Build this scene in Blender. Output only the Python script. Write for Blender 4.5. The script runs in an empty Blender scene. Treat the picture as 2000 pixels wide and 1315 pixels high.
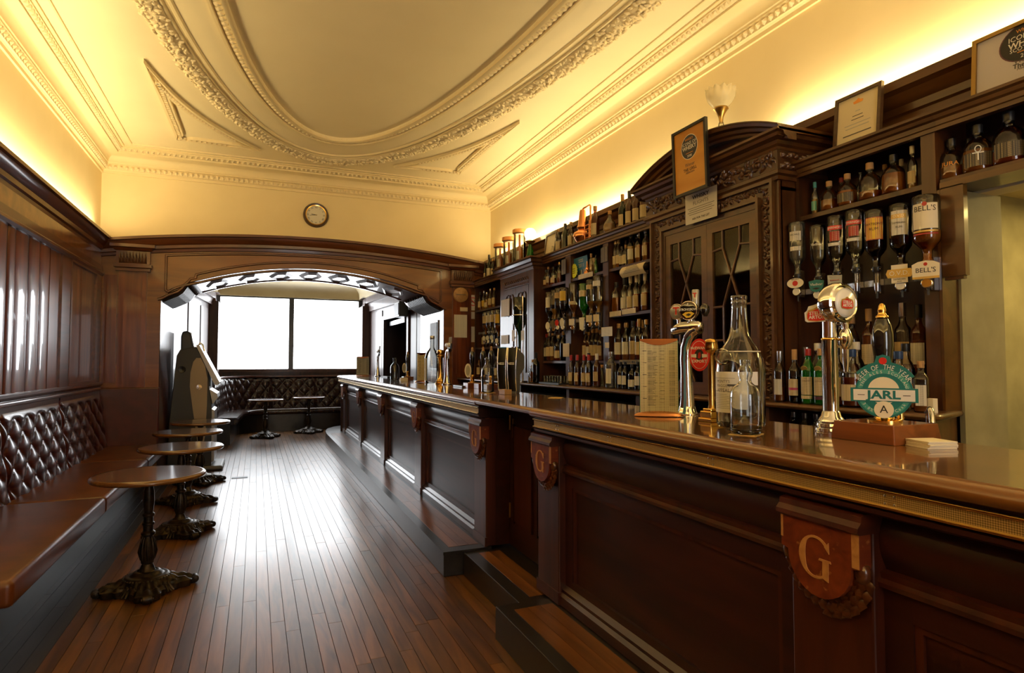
import bpy, bmesh, math, random
from mathutils import Vector, Matrix
random.seed(7)
PI = math.pi
S = bpy.context.scene
COL = S.collection

# ---------------------------------------------------------------- camera
CAM_Z = 1.42
YAW, PITCH, FOC = math.radians(22.6026), math.radians(2.3621), 1200.0
cd = bpy.data.cameras.new('camera')
cd.sensor_width = 36.0
cd.lens = FOC / 2000.0 * 36.0
cd.clip_start = 0.02
cam = bpy.data.objects.new('camera', cd)
cam.location = (0, 0, CAM_Z)
cam.rotation_euler = (PI / 2 + PITCH, 0, -YAW)
COL.objects.link(cam)
S.camera = cam

# ---------------------------------------------------------------- world, exposure
w = bpy.data.worlds.new('overcast_sky')
S.world = w
w.use_nodes = True
bg = w.node_tree.nodes['Background']
bg.inputs[0].default_value = (0.93, 0.97, 1.0, 1)
bg.inputs[1].default_value = 3.0
S.view_settings.view_transform = 'Standard'
S.view_settings.look = 'None'
S.view_settings.gamma = 1.0
S.view_settings.use_curve_mapping = False
S.view_settings.exposure = 0.14
cy = S.cycles
cy.use_denoising = True
cy.max_bounces = 8
cy.diffuse_bounces = 5
cy.glossy_bounces = 5
cy.transmission_bounces = 8
cy.transparent_max_bounces = 24
cy.caustics_reflective = False
cy.caustics_refractive = False
cy.sample_clamp_indirect = 6.0
cy.blur_glossy = 0.5

# room limits
XL, XR, YE, YB, ZC = -1.68, 3.12, 8.30, -2.6, 3.88
ZB = 1.165          # bar top height
BAYY = 14.0         # window wall of the bay


def area(name, loc, rot, sx, sy, power, color):
    l = bpy.data.lights.new(name, 'AREA')
    l.shape = 'RECTANGLE'
    l.size, l.size_y = sx, sy
    l.energy = power
    l.color = color
    o = bpy.data.objects.new(name, l)
    o.location = loc
    o.rotation_euler = rot
    COL.objects.link(o)
    return o


WARM = (1.0, 0.77, 0.37)
# tube lights lying on the side wall cornice ledges, shining up the walls (cove lighting)
area('cove_light_west', (XL + 0.075, 2.75, 2.86), (PI, 0, PI / 2), 10.4, 0.05, 102, WARM)
area('cove_light_east', (XR - 0.055, 2.75, 2.875), (PI, 0, PI / 2), 10.4, 0.05, 82, WARM)
area('fill_light_south', (0.7, YB + 0.1, 2.86), (PI, 0, 0), 4.2, 0.05, 40, WARM)  # unseen fill strip added along the back wall to light the near end
# lamp in the passage behind the bar
area('passage_lamp', (4.15, 1.3, 2.36), (0, 0, 0), 0.25, 0.9, 22, (1.0, 0.72, 0.24))


# ---------------------------------------------------------------- mesh builder
class MB:
    def __init__(s):
        s.v, s.f = [], []

    def add(s, v, f):
        n = len(s.v)
        s.v += [tuple(p) for p in v]
        s.f += [tuple(i + n for i in q) for q in f]
        return s

    def box(s, x0, y0, z0, x1, y1, z1):
        if x0 > x1: x0, x1 = x1, x0
        if y0 > y1: y0, y1 = y1, y0
        if z0 > z1: z0, z1 = z1, z0
        return s.add([(x0, y0, z0), (x1, y0, z0), (x1, y1, z0), (x0, y1, z0), (x0, y0, z1), (x1, y0, z1), (x1, y1, z1), (x0, y1, z1)],
                     [(3, 2, 1, 0), (4, 5, 6, 7), (0, 1, 5, 4), (1, 2, 6, 5), (2, 3, 7, 6), (3, 0, 4, 7)])

    def rot(s, m):
        s.v = [tuple(m @ Vector(p)) for p in s.v]
        return s

    def move(s, d):
        s.v = [(p[0] + d[0], p[1] + d[1], p[2] + d[2]) for p in s.v]
        return s

    def merge(s, o):
        return s.add(o.v, o.f)

    def quad(s, a, b, c, d):
        return s.add([a, b, c, d], [(0, 1, 2, 3)])

    def prism(s, pts, h0, h1, ax='z'):
        """polygon extruded: ax z: pts are x,y; ax x: pts are y,z; ax y: pts are x,z"""
        def P(p, h):
            return {'z': (p[0], p[1], h), 'x': (h, p[0], p[1]), 'y': (p[0], h, p[1])}[ax]
        n = len(pts)
        A = sum(pts[i][0] * pts[(i + 1) % n][1] - pts[(i + 1) % n][0] * pts[i][1] for i in range(n))
        flip = (A < 0) != (ax == 'y')
        if h0 > h1: h0, h1 = h1, h0
        v = [P(p, h0) for p in pts] + [P(p, h1) for p in pts]
        fs = [tuple(range(n - 1, -1, -1)), tuple(range(n, 2 * n))] + [(i, (i + 1) % n, n + (i + 1) % n, n + i) for i in range(n)]
        if flip:
            fs = [tuple(reversed(q)) for q in fs]
        return s.add(v, fs)

    def lathe(s, prof, c=(0, 0, 0), seg=20, ax='z', sq=0.0, cap=True, a0=0.0, a1=2 * PI):
        """prof: (radius, height); sq>0 squares the section"""
        full = abs(a1 - a0 - 2 * PI) < 1e-6
        n = seg if full else seg + 1
        v = []
        for r, h in prof:
            for k in range(n):
                a = a0 + (a1 - a0) * k / seg
                ca, sa = math.cos(a), math.sin(a)
                q = 1.0
                if sq:
                    q = 1.0 / (abs(ca) ** (2 + sq * 8) + abs(sa) ** (2 + sq * 8)) ** (1 / (2 + sq * 8))
                x, y = r * ca * q, r * sa * q
                if ax == 'z': v.append((c[0] + x, c[1] + y, c[2] + h))
                elif ax == 'y': v.append((c[0] + y, c[1] + h, c[2] + x))
                else: v.append((c[0] + h, c[1] + x, c[2] + y))
        f = []
        m = len(prof)
        for i in range(m - 1):
            for k in range(seg):
                k2 = (k + 1) % n
                f.append((i * n + k, i * n + k2, (i + 1) * n + k2, (i + 1) * n + k))
        if cap and full:
            if prof[0][0] > 1e-5: f.append(tuple(range(n - 1, -1, -1)))
            if prof[-1][0] > 1e-5: f.append(tuple((m - 1) * n + k for k in range(n)))
        return s.add(v, f)

    def tube(s, path, r, seg=8, cap=True):
        P = [Vector(p) for p in path]
        rr = r if isinstance(r, (list, tuple)) else [r] * len(P)
        v = []
        up = None
        for i, p in enumerate(P):
            t = (P[min(i + 1, len(P) - 1)] - P[max(i - 1, 0)]).normalized()
            if up is None:
                up = Vector((0, 0, 1)) if abs(t.z) < 0.9 else Vector((1, 0, 0))
            sd = t.cross(up).normalized()
            up = sd.cross(t).normalized()
            for k in range(seg):
                a = 2 * PI * k / seg
                v.append(p + (sd * math.cos(a) + up * math.sin(a)) * rr[i])
        f = []
        for i in range(len(P) - 1):
            for k in range(seg):
                k2 = (k + 1) % seg
                f.append((i * seg + k2, i * seg + k, (i + 1) * seg + k, (i + 1) * seg + k2))
        if cap:
            f.append(tuple(range(seg)))
            f.append(tuple((len(P) - 1) * seg + k for k in reversed(range(seg))))
        return s.add(v, f)

    def molding(s, prof, path, closed=False, cap=True):
        """prof: (out, z) ; path: 2-D points, out is to the left of travel; mitred"""
        P = [Vector((p[0], p[1])) for p in path]
        zz = [p[2] if len(p) > 2 else 0.0 for p in path]
        n, m = len(P), len(prof)
        v = []
        for i, p in enumerate(P):
            a = P[i - 1] if (i > 0 or closed) else None
            b = P[(i + 1) % n] if (i < n - 1 or closed) else None
            d1 = (p - a).normalized() if a is not None else None
            d2 = (b - p).normalized() if b is not None else None
            if d1 is None: d1 = d2
            if d2 is None: d2 = d1
            n1, n2 = Vector((-d1.y, d1.x)), Vector((-d2.y, d2.x))
            nn = n1 + n2
            k = nn.length_squared
            nn = nn * (2.0 / k) if k > 1e-6 else n1
            for o, z in prof:
                v.append((p.x + nn.x * o, p.y + nn.y * o, z + zz[i]))
        f = []
        for i in range(n if closed else n - 1):
            j = (i + 1) % n
            for k in range(m - 1):
                f.append((i * m + k, i * m + k + 1, j * m + k + 1, j * m + k))
        if cap and not closed and m > 2:
            f.append(tuple(range(m - 1, -1, -1)))
            f.append(tuple((n - 1) * m + k for k in range(m)))
        return s.add(v, f)

    def grid(s, nu, nv, fn, flip=False):
        v = [fn(i / nu, j / nv) for j in range(nv + 1) for i in range(nu + 1)]
        W = nu + 1
        f = [(j * W + i, j * W + i + 1, (j + 1) * W + i + 1, (j + 1) * W + i) for j in range(nv) for i in range(nu)]
        if flip: f = [tuple(reversed(q)) for q in f]
        return s.add(v, f)

    def mesh(s, name, m, smooth=None):
        me = bpy.data.meshes.new(name)
        me.from_pydata(s.v, [], s.f)
        me.update()
        if smooth is not None:
            me.shade_smooth()
            if smooth < 179:
                me.set_sharp_from_angle(angle=math.radians(smooth))
        if m is not None:
            me.materials.append(M[m] if isinstance(m, str) else m)
        return me

    def build(s, name, m, parent=None, smooth=None, world=True, **props):
        if parent is not None and world:
            l = parent_loc(parent)
            s.move((-l[0], -l[1], -l[2]))
        return obj(name, s.mesh(name, m, smooth), parent, **props)


def parent_loc(o):
    l = Vector((0, 0, 0))
    while o is not None:
        l = l + Vector(o.location)
        o = o.parent
    return l


def obj(name, me, parent=None, loc=None, rot=None, **props):
    o = bpy.data.objects.new(name, me)
    COL.objects.link(o)
    if parent is not None: o.parent = parent
    if loc is not None: o.location = loc
    if rot is not None: o.rotation_euler = rot
    for k, v in props.items(): o[k] = v
    return o


def thing(name, label, cat, loc=(0, 0, 0), rz=0.0, group=None):
    o = bpy.data.objects.new(name, None)
    o.empty_display_size = 0.05
    COL.objects.link(o)
    o.location = loc
    o.rotation_euler = (0, 0, rz)
    o['label'] = label
    o['category'] = cat
    if group: o['group'] = group
    return o


def tag(o, label, cat, group=None):
    o['label'] = label
    o['category'] = cat
    if group: o['group'] = group
    return o


def copy_tree(o, parent=None):
    c = o.copy()
    COL.objects.link(c)
    if parent is not None: c.parent = parent
    for ch in list(o.children): copy_tree(ch, c)
    return c


ORD = ['first', 'second', 'third', 'fourth', 'fifth', 'sixth', 'seventh', 'eighth', 'ninth', 'tenth', 'eleventh', 'twelfth',
       'thirteenth', 'fourteenth', 'fifteenth', 'sixteenth', 'seventeenth', 'eighteenth', 'nineteenth', 'twentieth']

_TXT = {}


def text_mesh(body, size, m, ext=0.0006, align='CENTER', bold=0.0, sx=1.0):
    k = (body, size, m, ext, align, bold, sx)
    if k in _TXT: return _TXT[k]
    cu = bpy.data.curves.new('lettering', 'FONT')
    cu.body = body
    cu.size = size
    cu.align_x = align
    cu.align_y = 'CENTER'
    cu.extrude = ext
    cu.offset = bold
    cu.resolution_u = 2
    o = bpy.data.objects.new('lettering', cu)
    me = bpy.data.meshes.new_from_object(o)
    bpy.data.objects.remove(o)
    if sx != 1.0:
        for v in me.vertices: v.co.x *= sx
    me.materials.clear()
    me.materials.append(M[m])
    _TXT[k] = me
    return me


# face matrices: local x right, y up, z toward the viewer
def facing(nx, ny, loc, tilt=0.0, roll=0.0):
    """matrix for flat things on a vertical face whose outward normal is (nx, ny)"""
    n = Vector((nx, ny, 0)).normalized()
    up = Vector((0, 0, 1))
    r = up.cross(n)
    m = Matrix((r, up, n)).transposed().to_4x4()
    m = m @ Matrix.Rotation(tilt, 4, 'X') @ Matrix.Rotation(roll, 4, 'Z')
    m.translation = Vector(loc)
    return m


def text(body, size, m, parent, mat4, name='lettering', **k):
    o = obj(name, text_mesh(body, size, m, **k), parent)
    o.matrix_local = mat4
    return o


# ---------------------------------------------------------------- materials
M = {}


def nodes(name):
    m = bpy.data.materials.new(name)
    m.use_nodes = True
    M[name] = m
    nt = m.node_tree
    return m, nt, nt.nodes['Principled BSDF']


def setp(b, base=None, rough=None, metal=None, coat=None, coat_r=None, trans=None, ior=None, spec=None, emis=None, estr=None):
    for k, v in (('Roughness', rough), ('Metallic', metal), ('Coat Weight', coat), ('Coat Roughness', coat_r), ('Transmission Weight', trans),
                 ('IOR', ior), ('Specular IOR Level', spec), ('Emission Strength', estr)):
        if v is not None: b.inputs[k].default_value = v
    if base is not None: b.inputs['Base Color'].default_value = (*base, 1)
    if emis is not None: b.inputs['Emission Color'].default_value = (*emis, 1)


def plain(name, base, rough=0.5, **k):
    m, nt, b = nodes(name)
    setp(b, base, rough, **k)
    return m


def ramp(nt, stops):
    r = nt.nodes.new('ShaderNodeValToRGB')
    e = r.color_ramp.elements
    e[0].position, e[0].color = stops[0][0], (*stops[0][1], 1)
    e[1].position, e[1].color = stops[-1][0], (*stops[-1][1], 1)
    for p, c in stops[1:-1]:
        q = e.new(p)
        q.color = (*c, 1)
    return r


def grain(nt, axis, scale, stretch, rnd=True, coord='Object'):
    N, L = nt.nodes, nt.links
    tc = N.new('ShaderNodeTexCoord')
    mp = N.new('ShaderNodeMapping')
    sc = [scale] * 3
    sc['XYZ'.index(axis)] = scale / stretch
    mp.inputs['Scale'].default_value = sc
    L.new(tc.outputs[coord], mp.inputs['Vector'])
    vec = mp.outputs[0]
    if rnd:
        oi = N.new('ShaderNodeObjectInfo')
        mu = N.new('ShaderNodeMath'); mu.operation = 'MULTIPLY'; mu.inputs[1].default_value = 37.0
        L.new(oi.outputs['Random'], mu.inputs[0])
        ad = N.new('ShaderNodeVectorMath'); ad.operation = 'ADD'
        L.new(vec, ad.inputs[0]); L.new(mu.outputs[0], ad.inputs[1])
        vec = ad.outputs[0]
    return vec


def wood(name, c1, c2, axis='Z', scale=7.0, stretch=9.0, rough=0.28, coat=0.6, coat_r=0.06, vary=0.0, bump=0.0, dist=1.2, wear=None):
    m, nt, b = nodes(name)
    N, L = nt.nodes, nt.links
    vec = grain(nt, axis, scale, stretch)
    n1 = N.new('ShaderNodeTexNoise')
    n1.inputs['Scale'].default_value = 1.0
    n1.inputs['Detail'].default_value = 6.0
    n1.inputs['Distortion'].default_value = dist
    L.new(vec, n1.inputs['Vector'])
    r = ramp(nt, [(0.30, c1), (0.5, [(a + q) / 2 for a, q in zip(c1, c2)]), (0.72, c2)])
    L.new(n1.outputs['Fac'], r.inputs[0])
    col = r.outputs[0]
    if vary:
        oi = N.new('ShaderNodeObjectInfo')
        hs = N.new('ShaderNodeHueSaturation')
        mr = N.new('ShaderNodeMapRange')
        mr.inputs[3].default_value = 1 - vary
        mr.inputs[4].default_value = 1 + vary
        L.new(oi.outputs['Random'], mr.inputs[0])
        L.new(mr.outputs[0], hs.inputs['Value'])
        L.new(col, hs.inputs['Color'])
        col = hs.outputs[0]
    if wear:
        n3 = N.new('ShaderNodeTexNoise')
        n3.inputs['Scale'].default_value = wear[2]
        n3.inputs['Detail'].default_value = 5
        tc = N.new('ShaderNodeTexCoord')
        L.new(tc.outputs['Object'], n3.inputs['Vector'])
        r3 = ramp(nt, [(wear[1], (0, 0, 0)), (wear[1] + 0.06, (1, 1, 1))])
        L.new(n3.outputs['Fac'], r3.inputs[0])
        mx = N.new('ShaderNodeMix'); mx.data_type = 'RGBA'
        L.new(r3.outputs[0], mx.inputs[0])
        L.new(col, mx.inputs[6])
        mx.inputs[7].default_value = (*wear[0], 1)
        col = mx.outputs[2]
    L.new(col, b.inputs['Base Color'])
    setp(b, None, rough, coat=coat, coat_r=coat_r)
    if bump:
        bp = N.new('ShaderNodeBump')
        bp.inputs['Strength'].default_value = bump
        bp.inputs['Distance'].default_value = 0.004
        L.new(n1.outputs['Fac'], bp.inputs['Height'])
        L.new(bp.outputs[0], b.inputs['Normal'])
    return m


def noisy(name, c1, c2, scale=8.0, rough=0.5, bump=0.0, dist=0.003, detail=4, p0=0.35, p1=0.65, rough2=None, **k):
    m, nt, b = nodes(name)
    N, L = nt.nodes, nt.links
    tc = N.new('ShaderNodeTexCoord')
    n1 = N.new('ShaderNodeTexNoise')
    n1.inputs['Scale'].default_value = scale
    n1.inputs['Detail'].default_value = detail
    L.new(tc.outputs['Object'], n1.inputs['Vector'])
    r = ramp(nt, [(p0, c1), (p1, c2)])
    L.new(n1.outputs['Fac'], r.inputs[0])
    L.new(r.outputs[0], b.inputs['Base Color'])
    setp(b, None, rough, **k)
    if rough2 is not None:
        mr = N.new('ShaderNodeMapRange')
        mr.inputs[3].default_value = rough
        mr.inputs[4].default_value = rough2
        L.new(n1.outputs['Fac'], mr.inputs[0])
        L.new(mr.outputs[0], b.inputs['Roughness'])
    if bump:
        bp = N.new('ShaderNodeBump')
        bp.inputs['Strength'].default_value = bump
        bp.inputs['Distance'].default_value = dist
        L.new(n1.outputs['Fac'], bp.inputs['Height'])
        L.new(bp.outputs[0], b.inputs['Normal'])
    return m


def clear_glass(name, tint, gloss=1.0, body=None, bodyf=0.0):
    """thin glass: tinted see-through with a sharp fresnel reflection, optional coloured body"""
    m = bpy.data.materials.new(name)
    m.use_nodes = True
    M[name] = m
    nt = m.node_tree
    N, L = nt.nodes, nt.links
    N.remove(N['Principled BSDF'])
    out = N['Material Output']
    tr = N.new('ShaderNodeBsdfTransparent')
    tr.inputs[0].default_value = (*tint, 1)
    base = tr.outputs[0]
    if body is not None:
        df = N.new('ShaderNodeBsdfDiffuse')
        df.inputs[0].default_value = (*body, 1)
        mb = N.new('ShaderNodeMixShader')
        mb.inputs[0].default_value = bodyf
        L.new(base, mb.inputs[1]); L.new(df.outputs[0], mb.inputs[2])
        base = mb.outputs[0]
    gl = N.new('ShaderNodeBsdfGlossy')
    gl.inputs['Roughness'].default_value = 0.03
    fr = N.new('ShaderNodeFresnel')
    fr.inputs[0].default_value = 1.5
    mu = N.new('ShaderNodeMath'); mu.operation = 'MULTIPLY'
    mu.inputs[1].default_value = gloss
    L.new(fr.outputs[0], mu.inputs[0])
    mx = N.new('ShaderNodeMixShader')
    L.new(mu.outputs[0], mx.inputs[0])
    L.new(base, mx.inputs[1]); L.new(gl.outputs[0], mx.inputs[2])
    L.new(mx.outputs[0], out.inputs[0])
    return m


def print_label(name, paper, ink, bands=90.0, thr=0.62):
    """paper with rows of tiny print"""
    m, nt, b = nodes(name)
    N, L = nt.nodes, nt.links
    tc = N.new('ShaderNodeTexCoord')
    mp = N.new('ShaderNodeMapping')
    mp.inputs['Scale'].default_value = (260, 260, 1)
    L.new(tc.outputs['Object'], mp.inputs['Vector'])
    n1 = N.new('ShaderNodeTexNoise')
    n1.inputs['Scale'].default_value = 1.0
    L.new(mp.outputs[0], n1.inputs['Vector'])
    wv = N.new('ShaderNodeTexWave')
    wv.bands_direction = 'Z'
    wv.inputs['Scale'].default_value = bands
    L.new(tc.outputs['Object'], wv.inputs['Vector'])
    mu = N.new('ShaderNodeMath'); mu.operation = 'MULTIPLY'
    L.new(n1.outputs['Fac'], mu.inputs[0]); L.new(wv.outputs['Fac'], mu.inputs[1])
    r = ramp(nt, [(thr - 0.22, (0, 0, 0)), (thr - 0.08, (1, 1, 1))])
    L.new(mu.outputs[0], r.inputs[0])
    mx = N.new('ShaderNodeMix'); mx.data_type = 'RGBA'
    mx.inputs[6].default_value = (*paper, 1)
    mx.inputs[7].default_value = (*ink, 1)
    L.new(r.outputs[0], mx.inputs[0])
    L.new(mx.outputs[2], b.inputs['Base Color'])
    setp(b, None, 0.55)
    return m


# plaster and paint
noisy('plaster', (0.82, 0.70, 0.45), (0.85, 0.73, 0.48), 3.0, 0.55, bump=0.05)
noisy('plaster_relief', (0.80, 0.69, 0.47), (0.86, 0.75, 0.53), 40.0, 0.6, bump=0.35, dist=0.004)
noisy('plaster_ceiling', (0.86, 0.76, 0.54), (0.89, 0.79, 0.57), 2.0, 0.5, bump=0.04)
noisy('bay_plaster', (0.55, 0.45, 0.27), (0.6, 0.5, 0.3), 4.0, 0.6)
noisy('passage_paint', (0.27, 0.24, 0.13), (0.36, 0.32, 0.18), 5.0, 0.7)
# timber
wood('panel_wood', (0.062, 0.010, 0.0025), (0.23, 0.052, 0.009), 'Z', 9, 12, 0.30, 0.7, 0.05)
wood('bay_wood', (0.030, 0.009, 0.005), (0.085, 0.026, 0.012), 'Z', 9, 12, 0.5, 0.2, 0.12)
wood('panel_wood_gold', (0.11, 0.030, 0.005), (0.24, 0.085, 0.014), 'X', 6, 10, 0.32, 0.55, 0.08)
wood('panel_trim', (0.045, 0.009, 0.003), (0.13, 0.032, 0.007), 'Y', 10, 12, 0.36, 0.4, 0.10)
wood('arch_trim', (0.060, 0.016, 0.006), (0.15, 0.045, 0.012), 'X', 10, 12, 0.34, 0.45, 0.09)
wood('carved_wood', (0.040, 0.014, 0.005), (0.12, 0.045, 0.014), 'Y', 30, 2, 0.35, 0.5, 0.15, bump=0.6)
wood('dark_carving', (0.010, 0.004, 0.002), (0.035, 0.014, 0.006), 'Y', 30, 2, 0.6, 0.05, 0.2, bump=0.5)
wood('bar_front_wood', (0.014, 0.0030, 0.0018), (0.047, 0.0090, 0.0036), 'Y', 8, 10, 0.42, 0.28, 0.14)
wood('bar_post_wood', (0.028, 0.0055, 0.0024), (0.085, 0.018, 0.0055), 'Z', 9, 12, 0.38, 0.35, 0.12)
wood('bar_top_wood', (0.085, 0.030, 0.008), (0.21, 0.085, 0.020), 'Y', 12, 14, 0.22, 0.8, 0.06)
wood('nosing_wood', (0.11, 0.038, 0.009), (0.24, 0.095, 0.022), 'Y', 12, 16, 0.3, 0.5, 0.1)
wood('gantry_wood', (0.026, 0.008, 0.003), (0.085, 0.027, 0.007), 'Z', 9, 12, 0.38, 0.4, 0.12)
wood('gantry_trim', (0.046, 0.016, 0.004), (0.125, 0.048, 0.010), 'Y', 9, 12, 0.36, 0.45, 0.10)
wood('gantry_back', (0.020, 0.006, 0.004), (0.042, 0.012, 0.007), 'Z', 9, 12, 0.45, 0.2, 0.2)
wood('shield_wood', (0.12, 0.020, 0.008), (0.24, 0.050, 0.014), 'Z', 18, 8, 0.35, 0.3, 0.15, wear=((0.36, 0.15, 0.045), 0.645, 22.0))
wood('shield_worn', (0.40, 0.18, 0.055), (0.60, 0.31, 0.10), 'Z', 22, 6, 0.5, 0.1, 0.2)
wood('floor_plank', (0.050, 0.0175, 0.0035), (0.19, 0.077, 0.015), 'Y', 13, 9, 0.33, 0.25, 0.16, vary=0.32, bump=0.12)
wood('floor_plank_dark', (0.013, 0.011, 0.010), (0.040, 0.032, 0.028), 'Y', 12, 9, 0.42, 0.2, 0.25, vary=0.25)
wood('step_tread', (0.090, 0.030, 0.008), (0.24, 0.090, 0.022), 'Y', 10, 9, 0.30, 0.3, 0.2, vary=0.2)
wood('black_paint', (0.008, 0.0075, 0.007), (0.022, 0.018, 0.016), 'Y', 8, 6, 0.35, 0.3, 0.2)
wood('table_top_wood', (0.045, 0.014, 0.008), (0.10, 0.034, 0.016), 'X', 10, 10, 0.22, 0.8, 0.08)
wood('table_edge', (0.09, 0.035, 0.010), (0.20, 0.085, 0.024), 'X', 10, 10, 0.25, 0.7, 0.1)
wood('light_oak', (0.30, 0.16, 0.06), (0.46, 0.27, 0.11), 'Y', 14, 8, 0.5, 0.1, 0.2)
wood('red_mahogany', (0.11, 0.028, 0.008), (0.24, 0.070, 0.018), 'Y', 14, 10, 0.3, 0.5, 0.1)
wood('frame_brown', (0.045, 0.022, 0.010), (0.09, 0.045, 0.02), 'Z', 14, 8, 0.4, 0.3, 0.1)
# leather, iron, metals
noisy('leather_seat', (0.075, 0.018, 0.0045), (0.14, 0.038, 0.009), 5.0, 0.36, bump=0.06, coat=0.25, coat_r=0.3)
noisy('leather_back', (0.040, 0.007, 0.006), (0.070, 0.013, 0.009), 9.0, 0.26, bump=0.05, coat=0.4, coat_r=0.15)
noisy('leather_end', (0.050, 0.006, 0.005), (0.075, 0.010, 0.007), 9.0, 0.34, coat=0.3, coat_r=0.2)
noisy('leather_dark', (0.022, 0.010, 0.008), (0.040, 0.018, 0.013), 9.0, 0.26, coat=0.4, coat_r=0.15)
noisy('cast_iron', (0.010, 0.008, 0.007), (0.045, 0.028, 0.014), 30.0, 0.38, bump=0.2, metal=0.6)
plain('chrome', (0.86, 0.86, 0.87), 0.05, metal=1.0)
plain('steel', (0.55, 0.55, 0.57), 0.22, metal=1.0)
plain('brass', (0.80, 0.50, 0.14), 0.16, metal=1.0)
plain('old_brass', (0.42, 0.27, 0.09), 0.30, metal=1.0)
plain('copper', (0.80, 0.36, 0.16), 0.22, metal=1.0)
plain('gold_paint', (0.58, 0.40, 0.13), 0.4, metal=0.6)
plain('black_gloss', (0.008, 0.008, 0.009), 0.08, coat=0.8)
plain('black_plastic', (0.012, 0.012, 0.013), 0.35)
plain('dark_grey', (0.024, 0.026, 0.031), 0.45)
plain('mid_grey', (0.16, 0.165, 0.175), 0.45)
plain('silver_paint', (0.36, 0.36, 0.37), 0.3, metal=0.5)
plain('beige_panel', (0.36, 0.30, 0.24), 0.45)
plain('white_gloss', (0.80, 0.80, 0.80), 0.25, coat=0.4)
plain('white_paper', (0.74, 0.73, 0.68), 0.6)
plain('cream_paper', (0.66, 0.58, 0.40), 0.6)
plain('card_white', (0.80, 0.74, 0.60), 0.6)
plain('red_paint', (0.62, 0.025, 0.02), 0.35)
plain('deep_red', (0.42, 0.012, 0.012), 0.35)
plain('teal_dark', (0.012, 0.17, 0.18), 0.4)
plain('teal_mid', (0.06, 0.33, 0.29), 0.4)
plain('teal_light', (0.13, 0.42, 0.36), 0.4)
plain('yellow_paint', (0.75, 0.50, 0.05), 0.45)
plain('lime_card', (0.62, 0.72, 0.04), 0.6)
plain('orange_print', (0.72, 0.27, 0.02), 0.45)
plain('orange_ink', (0.75, 0.30, 0.04), 0.45)
plain('blue_print', (0.02, 0.16, 0.33), 0.45)
plain('navy', (0.012, 0.02, 0.05), 0.4)
plain('pink_print', (0.45, 0.05, 0.16), 0.45)
plain('plum', (0.10, 0.03, 0.05), 0.45)
plain('grey_ink', (0.10, 0.09, 0.08), 0.6)
plain('ink', (0.015, 0.014, 0.013), 0.55)
plain('cork', (0.48, 0.28, 0.12), 0.7)
plain('cap_black', (0.012, 0.012, 0.014), 0.35)
plain('cap_gold', (0.62, 0.42, 0.15), 0.28, metal=0.8)
plain('cap_red', (0.40, 0.03, 0.025), 0.35)
plain('cap_white', (0.72, 0.70, 0.65), 0.4)
plain('cap_teal', (0.05, 0.30, 0.30), 0.4)
plain('cap_silver', (0.62, 0.62, 0.64), 0.25, metal=0.9)
plain('cap_blue', (0.02, 0.05, 0.16), 0.35)
plain('silver_card', (0.52, 0.50, 0.46), 0.4, metal=0.3)
plain('paper_grey', (0.40, 0.41, 0.40), 0.6)
plain('copper_glow', (0.75, 0.36, 0.14), 0.35, metal=0.7)
print_label('label_cream', (0.60, 0.50, 0.32), (0.10, 0.07, 0.04))
print_label('label_white', (0.70, 0.68, 0.62), (0.10, 0.10, 0.11))
print_label('label_buff', (0.50, 0.37, 0.19), (0.12, 0.05, 0.02))
print_label('label_dark', (0.035, 0.03, 0.03), (0.55, 0.45, 0.25))
print_label('label_yellow', (0.70, 0.48, 0.05), (0.16, 0.05, 0.02))
print_label('label_red', (0.42, 0.03, 0.02), (0.75, 0.65, 0.5))
print_label('label_blue', (0.16, 0.30, 0.42), (0.7, 0.7, 0.7))
print_label('label_teal', (0.10, 0.40, 0.38), (0.75, 0.7, 0.4))
print_label('notice_cream', (0.66, 0.58, 0.42), (0.10, 0.08, 0.06), 60.0)
print_label('notice_white', (0.74, 0.73, 0.70), (0.12, 0.12, 0.12), 60.0)
print_label('chalk_print', (0.05, 0.052, 0.056), (0.55, 0.55, 0.55), 45.0)
print_label('menu_print', (0.66, 0.62, 0.44), (0.18, 0.17, 0.12), 42.0, 0.60)
# glass and liquids
clear_glass('glass_clear', (0.95, 0.97, 0.96), 1.7)
clear_glass('glass_pale', (0.90, 0.92, 0.86), 1.8, (0.75, 0.78, 0.72), 0.06)
clear_glass('glass_green', (0.06, 0.5, 0.07), 1.5, body=(0.015, 0.26, 0.02), bodyf=0.35)
clear_glass('glass_darkgreen', (0.04, 0.14, 0.05), 1.5, body=(0.004, 0.016, 0.006), bodyf=0.5)
clear_glass('glass_amber', (0.42, 0.16, 0.04), 1.5, body=(0.16, 0.045, 0.01), bodyf=0.35)
clear_glass('glass_black', (0.06, 0.04, 0.03), 1.5, body=(0.008, 0.006, 0.006), bodyf=0.6)
clear_glass('pane_glass', (0.90, 0.92, 0.88))
clear_glass('liquid_amber', (0.60, 0.22, 0.03), 0.6, (0.55, 0.17, 0.018), 0.50)
clear_glass('liquid_gold', (0.78, 0.48, 0.12), 0.6, (0.72, 0.40, 0.07), 0.45)
clear_glass('liquid_red', (0.36, 0.06, 0.02), 0.6, (0.34, 0.05, 0.012), 0.5)
clear_glass('liquid_dark', (0.05, 0.02, 0.01), 0.5, (0.02, 0.008, 0.004), 0.7)
clear_glass('liquid_clear', (0.95, 0.97, 0.97), 0.5)
clear_glass('glass_frosted', (0.9, 0.88, 0.8), 0.6, (0.8, 0.75, 0.6), 0.35)
plain('daylight_pane', (0.9, 0.95, 1.0), 0.3, emis=(0.92, 0.96, 1.0), estr=8.8)
plain('street_pane', (0.9, 0.95, 1.0), 0.3, emis=(0.93, 0.97, 1.0), estr=6.0)
plain('lamp_glow', (1, 0.85, 0.5), 0.3, emis=(1.0, 0.78, 0.36), estr=9.0)
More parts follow.
